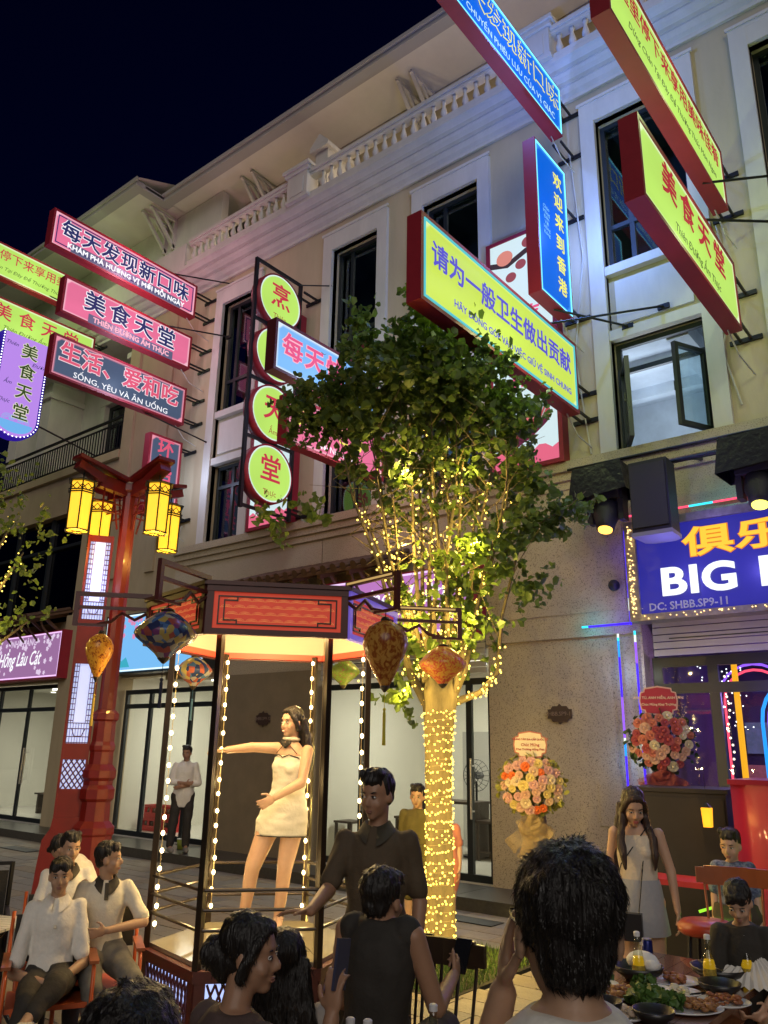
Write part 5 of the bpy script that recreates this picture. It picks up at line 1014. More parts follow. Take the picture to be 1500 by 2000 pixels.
def bottle(x, y, z, lab, liq=(.75, .45, .02), h=.235, fill=.55):
    S = thing('bottle', lab, 'bottle', (x, y, z), 0, 'glass bottles of yellow drink'); pr = [(.028, 0), (.031, .01), (.031, .10), (.026, .125), (.018, .16), (.013, .195), (.013, .222)]
    part('glass', M().lathe(pr, 18, Matrix.Translation((x, y, z))), glass('bottle_glass', (.88, .92, .85), .10), S, True)
    part('drink', M().lathe([(.026, .004), (.0285, .012), (.0285, .10), (.024, .122)] if fill > .5 else [(.026, .004), (.0285, .012), (.0285, .06)], 16, Matrix.Translation((x, y, z))), mat('yellow_drink', liq, .2, emit=(.30, .17, .005), es=.8), S, True)  # drink given a faint glow of its own to brighten the bottle
    part('cap', M().lathe([(.0155, .214), (.0155, .232), (.011, .236)], 14, Matrix.Translation((x, y, z))), mat('cap_white', (.7, .7, .72), .3), S)
    part('label', M().tube([(x, y, z+.045), (x, y, z+.085)], .0316, 18, False), mat('label_print', (.55, .40, .06), .5, nz=(60, .7)), S, True)
bottle(-1.79, 4.30, .751, 'bottle of yellow drink left on the table beside the blue can'); bottle(-1.50, 4.48, .751, 'middle bottle of yellow drink on the food table'); bottle(-1.36+.0, 4.62, .751, 'rightmost bottle of yellow drink on the food table')
S = thing('drink_can', 'blue energy drink can standing behind the left bottle', 'can', (-1.84, 4.55, .751)); part('can_body', M().lathe([(.024, 0), (.028, .006), (.028, .145), (.024, .155)], 20, Matrix.Translation((-1.84, 4.55, .751))), mat('can_blue', (.012, .02, .16), .25, metal=.4), S, True); part('can_lid', M().lathe([(.0245, .155), (.0245, .159)], 20, Matrix.Translation((-1.84, 4.55, .751))), MATS['steel'], S); part('logo', M().prism([(.012*math.cos(R(a)), .012*math.sin(R(a))) for a in range(0, 360, 30)], 0, .002, Matrix.Translation((-1.83, 4.522, .82)) @ Matrix(((1, 0, 0, 0), (0, 0, -1, 0), (0, 1, 0, 0), (0, 0, 0, 1)))), mat('logo_orange', (.7, .25, .15), .5), S)
for i, (a, b) in enumerate((((-1.52, 4.20, .772), (-1.38, 4.43, .772)), ((-1.60, 4.62, .83), (-1.45, 4.50, .83)))): tag(part('chopsticks', M().tube([a, b], .003, 5).tube([(a[0]+.008, a[1], a[2]), (b[0]+.012, b[1]-.01, b[2])], .003, 5), mbk), ['pair of black chopsticks lying beside the middle bottle', 'pair of black chopsticks resting across the hot pot'][i], 'chopsticks')
# second table by the camera
S = thing('front_table', 'corner of a dark wooden table below the black vest man', 'table', (-2.0, 2.3, 0)); part('table_top', M().box(-2.3, -1.75, 1.95, 2.52, .72, .75), mtab, S)
for x, y in ((-2.26, 1.99), (-1.79, 2.48)): part('leg', M().box(x-.02, x+.02, y-.02, y+.02, 0, .718), mtab, S)
bottle(-1.98, 2.31, .751, 'left one of two bottle tops at the bottom edge'); bottle(-1.925, 2.335, .751, 'right one of two bottle tops at the bottom edge')
S = thing('low_stool', 'small dark stool carrying a single bottle by the spindle chair', 'stool', (-1.90, 2.62, 0)); part('seat', M().lathe([(.16, .715), (.16, .75)], 20, Matrix.Translation((-1.88, 2.62, 0))), mtab, S)
for a in (45, 135, 225, 315): part('leg', M().tube([(-1.88+.12*math.cos(R(a)), 2.62+.12*math.sin(R(a)), .715), (-1.88+.17*math.cos(R(a)), 2.62+.17*math.sin(R(a)), 0)], .012, 6), mtab, S)
bottle(-1.86, 2.62, .751, 'single bottle of yellow drink in front of the spindle chair')

# ------------------------------------------------------------------ chairs
def windsor(loc, rot, lab, m, h=.98):
    S = thing('spindle_chair', lab, 'chair', loc, rot, 'wooden spindle chairs')
    P = lambda n, mm, mt=m, sm=False: part(n, mm, mt, S, sm, world=False)
    P('seat', M().prism([(-.21, -.20), (.21, -.20), (.23, .16), (.18, .22), (-.18, .22), (-.23, .16)], .43, .46))
    for sx_, sy_ in ((-1, -1), (1, -1), (-1, 1), (1, 1)): P('leg', M().tube([(sx_*.16, sy_*.15, .43), (sx_*.21, sy_*.20, 0)], [.017, .013], 8))
    P('stretcher', M().tube([(-.185, -.17, .2), (-.185, .17, .2)], .01, 6).tube([(.185, -.17, .2), (.185, .17, .2)], .01, 6).tube([(-.185, 0, .2), (.185, 0, .2)], .01, 6))
    pts = [(-.25+.5*i/10, -.25-.05*math.sin(math.pi*i/10), h-.06) for i in range(11)]
    rr = M(); vs = []
    prev = None
    for i in range(10):
        a, b = V_(pts[i]), V_(pts[i+1]); hh = .055 if 0 < i < 9 else .045; rr.beam(a, b+(b-a)*.05, .022, hh*2)
    P('top_rail', rr)
    for i in range(6): x = -.19+.38*i/5; P('spindle', M().tube([(x*.9, -.17, .46), (x*1.1, -.25-.05*math.sin(math.pi*(x+.25)/.5), h-.10)], .008, 6))
    return S
mdw = mat('dark_walnut', (.035, .020, .012), .35, nz=(7, .3), coat=.3); mow = mat('orange_wood', (.34, .10, .035), .35, nz=(7, .2), coat=.4)
windsor((-2.24, 3.02, 0), R(200), 'dark brown spindle-back chair standing right of the man in the vest', mdw, 1.04)
windsor((-2.56, 3.26, 0), R(215), 'dark brown spindle-back chair mostly hidden behind the man in the vest', mdw, .98)
windsor((-1.60, 5.35, 0), R(190), 'orange-brown chair with a rounded top rail behind the child', mow, 1.18); windsor((-1.15, 5.15, 0), R(170), 'orange-brown chair cut off by the right edge', mow, 1.18); windsor((-1.15, 4.55, 0), R(110), 'second orange-brown chair at the right edge, lower than the first', mow, 1.06)
S = thing('bar_stool', 'red padded bar stool on dark legs left of the seated child', 'stool', (-1.82, 5.45, 0)); part('seat', M().lathe([(.15, .80), (.17, .82), (.17, .85), (.14, .875)], 20, Matrix.Translation((-1.82, 5.45, 0))), mat('red_vinyl', (.40, .05, .02), .35), S, True)
for a in (45, 135, 225, 315): part('leg', M().tube([(-1.82+.11*math.cos(R(a)), 5.45+.11*math.sin(R(a)), .80), (-1.82+.19*math.cos(R(a)), 5.45+.19*math.sin(R(a)), 0)], .014, 6), mbk, S)
part('foot_ring', M().tube([(-1.82+.16*math.cos(R(a)), 5.45+.16*math.sin(R(a)), .3) for a in range(0, 360, 30)], .01, 6, closed=True), mbk, S)
mor = mat('orange_steel', (.55, .10, .02), .35)
def steelchair(loc, rot, lab):
    S = thing('steel_frame_chair', lab, 'chair', loc, rot, 'orange tube chairs', .9); P = lambda n, mm, mt=mor, sm=True: part(n, mm, mt, S, sm, world=False)
    for s in (-1, 1): P('side_frame', M().tube([(s*.27, -.26, .92), (s*.27, -.20, .44), (s*.27, -.24, .03), (s*.27, -.20, .014), (s*.27, .22, .014), (s*.27, .26, .04), (s*.27, .25, .60), (s*.27, .22, .64), (s*.27, -.19, .64)], .013, 8))
    P('seat', M().box(-.25, .25, -.20, .22, .40, .43), mat('orange_seat', (.45, .08, .02), .5), False); P('backrest', M().box(-.25, .25, -.25, -.23, .60, .90), mat('mesh_black', (.02, .018, .016), .7), False); P('armrest', M().box(-.30, -.24, -.18, .24, .655, .675).box(.24, .30, -.18, .24, .655, .675), mow, False)
steelchair((-4.98, 2.98, 0), math.atan2(-4.98, -2.78), 'orange tube-steel chair under the boy with crossed legs'); steelchair((-5.05, 3.36, 0), math.atan2(-5.3, -3.16), 'orange tube-steel chair under the boy looking toward the booth'); steelchair((-5.60, 3.40, 0), math.atan2(-6.3, -3.2), 'orange tube-steel chair at the back of the left group')
S = thing('folding_chair', 'empty black fabric folding chair at the left edge', 'chair', (-6.3, 3.05, 0)); T = Matrix.Translation((-6.3, 3.05, 0)) @ Matrix.Rotation(math.atan2(-6.3, -3.05), 4, 'Z')
part('backrest', M().box(-.26, .26, -.20, -.185, .58, .92, T), mat('black_canvas', (.02, .018, .015), .8, bump=(60, .3)), S); part('seat', M().box(-.25, .25, -.18, .22, .44, .455, T), MATS['black_canvas'], S)
for s in (-1, 1): part('side_frame', M().beam(T @ V_((s*.28, -.2, 0)), T @ V_((s*.28, -.2, .98)), .025).beam(T @ V_((s*.28, .2, 0)), T @ V_((s*.28, .2, .66)), .025).beam(T @ V_((s*.28, -.2, .66)), T @ V_((s*.28, .22, .66)), .03), mbk, S)
part('top_bar', M().beam(T @ V_((-.28, -.2, .97)), T @ V_((.28, -.2, .97)), .025), mbk, S)
S = thing('slatted_table', 'white slatted folding table at the left edge', 'table', (-5.75, 2.85, 0)); T = Matrix.Translation((-5.78, 2.78, 0)) @ Matrix.Rotation(R(28), 4, 'Z')
ms = mat('white_slat', (.68, .67, .62), .4)
for i in range(9): part('slat', M().box(-.40, .40, -.28+i*.062, -.28+i*.062+.052, .70, .715, T), ms, S)
for sx_ in (-.36, .36):
    for sy_ in (-.25, .25): part('leg', M().beam(T @ V_((sx_, sy_, 0)), T @ V_((-sx_*.6, sy_, .69)), .02), mbk, S)

# ------------------------------------------------------------------ things inside the shops
mdk = mat('dark_stool_wood', (.05, .035, .025), .5)
def stool(x, y, z, s, lab, group='dark wooden stools inside the shops'):
    S = thing('wooden_stool', lab, 'stool', (x, y, z), 0, group); part('seat', M().box(x-.17*s, x+.17*s, y-.17*s, y+.17*s, z+.44*s, z+.47*s), mdk, S)
    for a in (-1, 1):
        for b in (-1, 1): part('leg', M().box(x+a*.14*s-.02, x+a*.14*s+.02, y+b*.14*s-.02, y+b*.14*s+.02, z, z+.439*s), mdk, S)
    part('stretcher', M().box(x-.12*s, x+.12*s, y-.15*s, y-.13*s, z+.12, z+.15).box(x-.12*s, x+.12*s, y+.13*s, y+.15*s, z+.12, z+.15), mdk, S)
stool(-9.42, 10.85, .152, 1.15, 'dark stool just inside the shop behind the booth right post'); stool(-8.75, 11.7, .152, 1.3, 'taller dark stool deeper inside the same shop')
S = thing('dark_table', 'dark wooden table in the shop behind the polo shirt man', 'table', (-8.0, 12.0, .152)); part('table_top', M().box(-8.7, -7.5, 11.7, 12.3, 1.0, 1.04), mdk, S)
for x in (-8.62, -7.58): part('leg', M().box(x-.04, x+.04, 11.75, 12.25, .152, 1.0), mdk, S)
S = thing('pedestal_fan', 'black pedestal fan inside the shop right of the lit trunk', 'fan', (-7.75, 12.2, .152)); c = V_((-7.75, 12.2, 1.45))
part('stand', M().tube([(c.x, c.y, .16), (c.x, c.y, 1.35)], .02, 8).lathe([(.24, .152), (.24, .18), (.05, .2)], 20, Matrix.Translation((c.x, c.y, 0))), mbk, S); m = M()
for k in range(18): a = R(k*20); e = V_((math.cos(a), 0, math.sin(a))); m.tube([c+e*.04+V_((0, -.1, 0)), c+e*.18+V_((0, -.09, 0)), c+e*.26+V_((0, 0, 0))], .004, 4)
for rr in (.12, .2, .26): m.tube([c+V_((rr*math.cos(R(a)), -.10 if rr < .25 else 0, rr*math.sin(R(a)))) for a in range(0, 360, 20)], .005, 4, closed=True)
part('grille', m, mbk, S); part('motor', M().ell((c.x, c.y+.05, c.z), (.07, .1, .07), 10), mbk, S, True)
for k in range(3): a = R(120*k); part('blade', M().ell((c.x+.11*math.cos(a), c.y-.04, c.z+.11*math.sin(a)), (.08, .008, .06), 8), mat('blade_gray', (.15, .15, .15), .4), S, True)
stool(-7.3, 12.0, .152, 1.3, 'dark stool beside the pedestal fan')
def crates(x, y, z, lab, g):
    S = thing('drink_crate', lab, 'crate', (x, y, z), 0, g); mm = mat('crate_red', (.45, .02, .02), .4); m = M().box(x-.22, x+.22, y-.15, y+.15, z, z+.02)
    for a in (-1, 1): m.box(x+a*.21-.01, x+a*.21+.01, y-.15, y+.15, z+.02, z+.25)
    for b in (-1, 1): m.box(x-.20, x+.20, y+b*.14-.01, y+b*.14+.01, z+.02, z+.10).box(x-.20, x+.20, y+b*.14-.01, y+b*.14+.01, z+.20, z+.25).box(x-.03, x+.03, y+b*.14-.01, y+b*.14+.01, z+.10, z+.20)
    part('crate_body', m, mm, S)
    k = M()
    for i in range(4):
        for j in range(3): k.lathe([(.03, 0), (.03, .12), (.012, .18), (.012, .22)], 8, Matrix.Translation((x-.15+i*.1, y-.09+j*.09, z+.021)))
    part('crate_bottles', k, mat('bottle_brown', (.10, .04, .02), .2), S, kind='stuff')
crates(-14.9, 10.9, .152, 'lower left red drink crate inside the doorway shop', 'red drink crates'); crates(-14.42, 10.9, .152, 'lower right red drink crate inside the doorway shop', 'red drink crates'); crates(-14.85, 10.9, .41, 'upper left red drink crate stacked on another', 'red drink crates'); crates(-14.40, 10.92, .41, 'upper right red drink crate stacked on another', 'red drink crates')
for i, (x, z, w, h) in enumerate(((-14.8, 1.85, .32, .5), (-14.2, 1.75, .55, .45))):
    S = thing('notice_board', ['narrow dark notice board on the shop wall', 'wide dark notice board with white sheets on the shop wall'][i], 'notice board', (x, 13.3, z)); part('board', M().box(x-w, x+w, 13.33, 13.39, z-h*.6, z+h*.6), mat('board_gray', (.10, .09, .08), .6), S)
    for k in range(4): part('sheet', M().box(x-w*.7+(k % 2)*w*.75, x-w*.7+(k % 2)*w*.75+w*.5, 13.32, 13.329, z-h*.45+(k//2)*h*.5, z-h*.45+(k//2)*h*.5+h*.36), mat('paper', (.6, .58, .52), .8), S)
S = thing('tissue_pot', 'small yellow green pot on the shop step', 'pot', (-11.96, 9.35, .152)); part('pot', M().lathe([(.06, 0), (.075, .15), (.07, .15)], 14, Matrix.Translation((-11.96, 9.35, .152))), mat('pot_lime', (.35, .42, .05), .5), S, True); part('rim', M().lathe([(.078, .15), (.078, .165)], 14, Matrix.Translation((-11.96, 9.35, .152))), mat('pot_white', (.6, .6, .55), .5), S)
S = thing('wooden_bench', 'dark bench inside the left shop', 'bench', (-20, 11.5, .152)); part('seat', M().box(-20.6, -19.5, 11.3, 11.6, .60, .64), mdk, S)
for x in (-20.4, -19.7): part('leg', M().box(x-.04, x+.04, 11.3, 11.6, .152, .599), mdk, S)
S = thing('dark_table', 'dark table inside the left shop behind the bench', 'table', (-19.2, 12.3, .152)); part('table_top', M().box(-19.8, -18.4, 12.0, 12.6, .98, 1.02), mdk, S)
for x in (-19.7, -18.5): part('leg', M().beam((x, 12.3, .152), (x+.15, 12.3, .98), .06), mdk, S)
tag(part('drain_grate', M().box(-5.9, -5.1, 8.28, 8.55, .004, .012), mat('grate_iron', (.03, .03, .03), .5, metal=.5)), 'dark iron drain grate in the paving by the pier', 'drain grate'); tag(part('drain_grate', M().box(-15.4, -14.4, 7.9, 8.2, .004, .012), MATS['grate_iron']), 'dark iron drain grate far left in the paving', 'drain grate')

S = thing('pleated_fan', 'white pleated paper fan spread on the table in front of the child', 'fan', (-1.36, 4.60, .76)); m = M(); vs = []
c = V_((-1.34, 4.66, .80))
for k in range(37):
    a = R(-10+k*200/36); rr = .20; lift = .015*(k % 2); vs += [c+V_((.03*math.cos(a), -.03*math.sin(a)*.6, .10+lift*.3)), c+V_((rr*1.15*math.cos(a), -rr*math.sin(a)*.55, .10-.12*abs(math.sin(a))-.03+lift))]
part('pleats', m.add(vs, [(2*i, 2*i+2, 2*i+3, 2*i+1) for i in range(36)]), mat('white_paper', (.72, .70, .66), .8), S); part('rivet', M().ell(c+V_((0, 0, .10)), .02, 8), mat('paper_core', (.6, .58, .54), .8), S)
# ------------------------------------------------------------------ people
V = Vector
def remesh(m, mats, vox, smooth=4, disp=None, cut=None):
    me = m.mesh('tmp', mats); o = bpy.data.objects.new('tmp', me); C.objects.link(o)
    r = o.modifiers.new('r', 'REMESH'); r.mode = 'VOXEL'; r.voxel_size = vox; r.use_smooth_shade = True
    s = o.modifiers.new('s', 'SMOOTH'); s.factor = .5; s.iterations = smooth
    out = bpy.data.meshes.new_from_object(o.evaluated_get(bpy.context.evaluated_depsgraph_get()))
    bpy.data.objects.remove(o); bpy.data.meshes.remove(me)
    if disp:
        f, amp = disp
        for v, n in zip(out.vertices, [v.normal.copy() for v in out.vertices]): v.co += n*amp*noise.noise(V((v.co.x*f[0], v.co.y*f[1], v.co.z*f[2])))
    out.materials.clear()
    for q_ in (mats if isinstance(mats, (list, tuple)) else [mats]): out.materials.append(q_)
    out.polygons.foreach_set('use_smooth', [True]*len(out.polygons)); out.update()
    return out
def cap(m, a, ra, b, rb, n=12):
    a, b = V(a), V(b); d = b-a
    if d.length < 1e-5: m.ell(a, ra, n); return
    e = d.normalized(); m.tube([a-e*ra*.75, a-e*ra*.35, a, b, b+e*rb*.35, b+e*rb*.75], [ra*.5, ra*.88, ra, rb, rb*.88, rb*.5], n)
def loft(m, rings, n=20):
    vs = []; fs = []
    for c, x, y in rings:
        for k in range(n): a = 2*math.pi*k/n; vs.append(V(c)+V(x)*math.cos(a)+V(y)*math.sin(a))
    for i in range(len(rings)-1):
        for k in range(n): fs.append((i*n+k, i*n+(k+1) % n, (i+1)*n+(k+1) % n, (i+1)*n+k))
    fs.append(tuple(range(n))[::-1]); fs.append(tuple((len(rings)-1)*n+k for k in range(n))); m.add(vs, fs)
def stand(h=1.7, sh=.155):
    s = h/1.7; J = dict(pel=(0, 0, .93), wai=(0, .005, 1.08), che=(0, 0, 1.26), nek=(0, -.015, 1.44), hd=(0, .015, 1.585), shR=(sh, 0, 1.385), shL=(-sh, 0, 1.385),
      elR=(sh+.055, -.02, 1.11), elL=(-sh-.055, -.02, 1.11), wrR=(sh+.065, .06, .87), wrL=(-sh-.065, .06, .87), hiR=(.09, 0, .90), hiL=(-.09, 0, .90), knR=(.10, .02, .49), knL=(-.10, .02, .49),
      anR=(.10, -.02, .09), anL=(-.10, -.02, .09), toR=(.12, .12, .04), toL=(-.12, .12, .04))
    return {k: V(v)*s for k, v in J.items()}
def sit(h=1.7, seat=.45, sh=.15, lean=0.):
    s = h/1.7; z = seat+.09; J = dict(pel=(0, 0, z), wai=(0, .0+lean*.3, z+.15), che=(0, lean*.6, z+.33), nek=(0, lean, z+.51), hd=(0, lean+.03, z+.655), shR=(sh, lean, z+.455), shL=(-sh, lean, z+.455),
      elR=(sh+.05, lean+.03, z+.18), elL=(-sh-.05, lean+.03, z+.18), wrR=(.10, .25, z+.10), wrL=(-.10, .25, z+.10), hiR=(.09, .03, z-.01), hiL=(-.09, .03, z-.01), knR=(.12, .44, z+.01), knL=(-.12, .44, z+.01),
      anR=(.12, .42, .09), anL=(-.12, .42, .09), toR=(.13, .57, .04), toL=(-.13, .57, .04))
    return {k: V(v) for k, v in J.items()}
def frame(x, up_):
    x = V(x).normalized(); u = (V(up_)-x*V(up_).dot(x)).normalized(); return x, u.cross(x), u     # right, forward, up
def torso(m, J, g, w=1., low=-.10):
    rh, fh, uh = frame(J['hiR']-J['hiL'], J['wai']-J['pel']); rs, fs_, us = frame(J['shR']-J['shL'], J['nek']-J['che']); sw = (J['shR']-J['shL']).length/2
    def ring(c, t, a, b):
        x = (rh*(1-t)+rs*t).normalized(); y = (fh*(1-t)+fs_*t).normalized(); return (c, x*(a*.92+g)*w, y*(b*.95+g)*w)
    R_ = [ring(J['pel']+uh*low, 0, .10, .07), ring(J['pel']+uh*(low*.5), 0, .150, .105), ring(J['pel'], 0, .165, .115), ring(J['wai'], .4, .130, .095), ring(J['wai'].lerp(J['che'], .5), .7, .138, .10),
      ring(J['che'], 1, .155, .110), ring(J['che'].lerp(J['nek'], .5), 1, min(.168, sw*.95), .098), ring(J['nek']-us*.045, 1, sw*.78, .07), ring(J['nek']-us*.005, 1, .068, .052)]
    loft(m, R_)
def hand(m, w, d, n, side, curl=.5, s=1., spread=.012):
    """side=+1: the thumb leaves towards d x n"""
    d = V(d).normalized(); n = (V(n)-d*V(n).dot(d)).normalized(); a = d.cross(n)*side
    T = Matrix((a, d, n)).transposed().to_4x4(); T.translation = V(w)+d*.048*s
    m.ell((0, 0, 0), (.040*s, .052*s, .015*s), 12, T)
    for i, (o, L) in enumerate(((.031, .068), (.0105, .078), (-.0105, .073), (-.031, .056))):
        p = V(w)+d*.088*s+a*o*s; v = (d+a*(o*spread/.012*5)).normalized(); c = curl*(1+.18*i)
        p1 = p+(v*math.cos(c*.5)+n*math.sin(c*.5))*L*.45*s; p2 = p1+(v*math.cos(c*1.3)+n*math.sin(c*1.3))*L*.33*s; p3 = p2+(v*math.cos(c*1.9)+n*math.sin(c*1.9))*L*.26*s
        m.tube([p-v*.015, p, p1, p2, p3], [.0095*s, .0095*s, .009*s, .008*s, .006*s], 7)
    p = V(w)+d*.028*s+a*.030*s; p1 = p+(d*.55+a*.75+n*.2).normalized()*.038*s; p2 = p1+(d*.9+a*.35+n*.3).normalized()*.030*s
    m.tube([p, p1, p2, p2+(p2-p1)*.5], [.013*s, .011*s, .010*s, .006*s], 7)
def skinmat(name, c):
    return mat(name, c, .5, nz=(25, .08), sss=.15)
SK = skinmat('fair_skin', (.56, .35, .24)); SK2 = skinmat('tan_skin', (.38, .21, .13)); SK3 = skinmat('warm_skin', (.46, .28, .18))
mhair = mat('black_hair', (.012, .009, .008), .38, nz=(60, .4), bump=(120, .6), stretch=(1, 1, .12)); mbrown = mat('dark_brown_hair', (.045, .022, .016), .4, nz=(60, .4), bump=(120, .6), stretch=(1, 1, .12))
meye = mat('eye_white', (.75, .72, .68), .2); miris = mat('iris', (.015, .009, .006), .15); mlip = mat('lips', (.42, .10, .08), .4); mlip2 = mat('natural_lips', (.27, .12, .085), .5)
def strands(par, me, n, L, m, seed, down=.5, w=.0014):
    w = .0008 if n > 5000 else w
    xs = [v.co for v in me.vertices]; ctr = sum(xs, V((0, 0, 0)))/len(xs); crown = V((ctr.x, ctr.y-.03, max(x.z for x in xs)))
    q = random.Random(seed); s = M(); P_ = me.polygons; N = len(P_)
    for i in range(n):
        f = P_[q.randrange(N)]; c = f.center; nn = f.normal; away = c-crown; away -= nn*away.dot(nn); away = away.normalized() if away.length > 1e-4 else V((0, 1, 0)); d = (away+nn*q.uniform(-.04, .12)+V((q.gauss(0, .13), q.gauss(0, .13), q.gauss(0, .13)))+V((0, 0, -down*.3))).normalized(); t = d.cross(nn)
        if t.length < .1: continue
        t.normalize(); c = c-nn*.003; l = L*q.uniform(.5, 1.3); p1 = c+d*l*.5+nn*.002; s.add([c-t*w, c+t*w, p1+t*w*.8, p1-t*w*.8, c+d*l-nn*.002], [(0, 1, 2, 3), (3, 2, 4)])
    part('hair_strands', s, m, par, world=False, kind='stuff')
def person(lab, loc, yaw, J, skin, sc=1., *, vox=.010, look=None, hup=(0, 0, 1), hair='short', hm=None, curls=(.5, .5), hdir=(None, None), pn=(None, None), group=None, legs=True, face=True, hs=1., arms=(True, True), arm=1., leg=1., tw=1., strand=0, smile=False, mouth=True):
    hm = hm or mhair
    P_ = thing('person', lab, 'person', loc, yaw, group, sc); Wm = wm(P_)
    hf = V(look) if look else V((0, 1, -.05)); hu = V(hup); rx = hf.cross(hu).normalized(); hf.normalize(); hu = rx.cross(hf)
    H = Matrix((rx, hf, hu)).transposed().to_4x4() @ Matrix.Scale(hs, 4); H.translation = J['hd']
    b = M(); torso(b, J, 0, tw)
    cap(b, J['nek']-V((0, 0, .03)), .050*tw, J['hd']+H.to_3x3() @ V((0, -.02, -.06)), .05*tw)
    for s in 'RL':
        if arms[0 if s == 'R' else 1]:
            cap(b, J['sh'+s], .047*arm, J['el'+s], .037*arm); cap(b, J['el'+s], .040*arm, J['wr'+s], .026*arm); f = J['el'+s].lerp(J['wr'+s], .28); b.ell(f, .037*arm, 10)
            i = 0 if s == 'R' else 1; d = hdir[i] or (J['wr'+s]-J['el'+s]); nn = pn[i] or ((-1 if s == 'R' else 1, 0, 0) if abs(V(d).normalized().x) < .9 else (0, 1, 0))
            hand(b, J['wr'+s], d, nn, 1 if s == 'R' else -1, curls[i], .95*hs)
        if legs:
            cap(b, J['hi'+s], .088*leg, J['kn'+s], .055*leg, 14); b.ell(J['hi'+s].lerp(J['kn'+s], .35), .082*leg, 12)
            cap(b, J['kn'+s], .053*leg, J['an'+s], .034*leg, 14); k = J['kn'+s].lerp(J['an'+s], .3); v = (J['an'+s]-J['kn'+s]).normalized(); bk = V((0, -1, 0)) if abs(v.z) > .4 else V((0, 0, -1))
            b.ell(k+bk*.016, (.05*leg, .05*leg, .09*leg) if abs(v.z) > .5 else .05*leg, 12)
            cap(b, J['an'+s], .038, J['to'+s], .026); b.ell(J['an'+s]+(J['an'+s]-J['to'+s])*V((.3, .3, 0)).length*.5-V((0, 0, .02)), .034, 8)
    # head
    b.ell((0, -.012, .035), (.074, .092, .086), 18, H); b.ell((0, .018, -.03), (.061, .068, .082), 16, H); b.ell((0, .052, -.092), (.027, .028, .022), 10, H); b.ell((0, .066, .028), (.048, .02, .018), 10, H)
    b.tube([H @ V((0, .080, .010)), H @ V((0, .100, -.022)), H @ V((0, .098, -.036))], [.007*hs, .012*hs, .010*hs], 8); b.ell((0, .090, -.036), (.019, .012, .009), 8, H)
    for s in (-1, 1): b.ell((s*.075, -.008, -.012), (.010, .02, .031), 10, H); b.ell((s*.036, .055, -.034), (.024, .024, .024), 10, H)
    b.ell((0, .077, -.066), (.022, .010, .012), 8, H)
    me = remesh(b, [skin], vox, 3); body = part('body', me, None, P_, world=False)
    if face:
        for s in (-1, 1):
            e = part('eye', M().ell((s*.031, .0775, .004), (.014, .008, .0068), 10, H), meye, P_, True, False)
            part('iris', M().ell((s*.031+.001, .0835, .004), (.0062, .0035, .0062), 10, H), miris, e, True, False)
            part('eyelid', M().tube([H @ V((s*.031+x, .083-abs(x)*.28, .010-abs(x)*.22)) for x in (-.016, -.008, 0, .008, .016)], .0022, 5), mhair, e, True, False)
            part('eyebrow', M().tube([H @ V((s*(.031+x), .084-abs(x)*.3, .024+(.004 if x > 0 else 0)-abs(x)*.1)) for x in (-.018, -.008, .004, .018)], [.002, .0034, .0034, .0015], 5), mhair, P_, True, False)
        if mouth:
            part('lips', M().ell((0, .084, -.062), (.021, .006, .0048), 10, H).ell((0, .084, -.070), (.018, .007, .0055), 10, H), mlip if (smile or hair == 'long') else mlip2, P_, True, False)
            if smile: part('teeth', M().ell((0, .0895, -.066), (.017, .004, .0042), 10, H), mat('teeth', (.8, .78, .72), .3), P_, True, False)
    # hair
    h = M()
    if hair != 'none':
        h.ell((0, -.026, .050), (.083, .094, .086), 18, H)
        for s in (-1, 1): h.ell((s*.062, -.022, .036), (.019, .048, .046), 12, H)
        h.ell((0, -.055, -.01), (.062, .052, .06), 14, H)
    if hair == 'short': h.ell((0, .045, .090), (.060, .038, .030), 12, H); h.ell((.02, .062, .072), (.042, .020, .020), 10, H)
    if hair == 'fringe': h.ell((0, .052, .075), (.066, .032, .034), 12, H); h.ell((.035, .066, .050), (.03, .016, .022), 10, H); h.ell((-.03, .068, .052), (.034, .015, .022), 10, H)
    if hair == 'tuft':
        for s in (-.04, 0, .045): h.ell((s, .03, .115), (.03, .04, .025), 10, H)
        h.ell((0, .055, .080), (.058, .028, .028), 12, H)
    if hair in ('long', 'longback', 'bun'):
        h.ell((0, .035, .088), (.052, .045, .030), 12, H)
        for s in (-1, 1): h.tube([H @ V((s*.03, .055, .088)), H @ V((s*.062, .040, .045)), H @ V((s*.078, .012, -.01)), H @ V((s*.078, -.01, -.07))], [.016*hs, .020*hs, .022*hs, .024*hs], 8)
    if hair in ('long', 'longback'):
        dn = Matrix.Translation(H.translation); ly = H.to_3x3() @ V((0, 1, 0)); ly.z = 0; ly.normalize(); lx = V((ly.y, -ly.x, 0)); c = J['hd']
        f = lambda x, y, z: c+lx*x*hs+ly*y*hs+V((0, 0, z))*hs
        for x in (-.07, -.035, 0, .035, .07): h.tube([f(x, -.06, .03), f(x*1.15, -.085, -.08), f(x*1.5, -.10, -.20), f(x*1.7, -.10, -.33), f(x*1.6, -.09, -.44)], [.03, .036, .04, .036, .008], 10)
        if hair == 'long':
            for s in (-1, 1):
                h.tube([f(s*.076, 0, -.05), f(s*.088, .0, -.13), f(s*.108, .045, -.21), f(s*.105, .085, -.30), f(s*.095, .09, -.40)], [.024, .028, .032, .028, .008], 10)
    if hair == 'bun': h.ell((0, -.13, -.01), (.055, .05, .06), 12, H); h.ell((0, -.09, -.05), (.05, .04, .05), 12, H)
    if hair != 'none':
        hme = remesh(h, [hm], .0075 if strand else .009, 3, ((55, 55, 14), .010 if hair not in ('long', 'longback') else .007))
        part('hair', hme, None, P_, world=False)
        if strand: strands(P_, hme, strand, (.022 if strand > 5000 else .028) if hair in ('short', 'tuft', 'fringe', 'bun') else .06, hm, 5, .35 if hair in ('short', 'tuft', 'fringe') else 1.2)
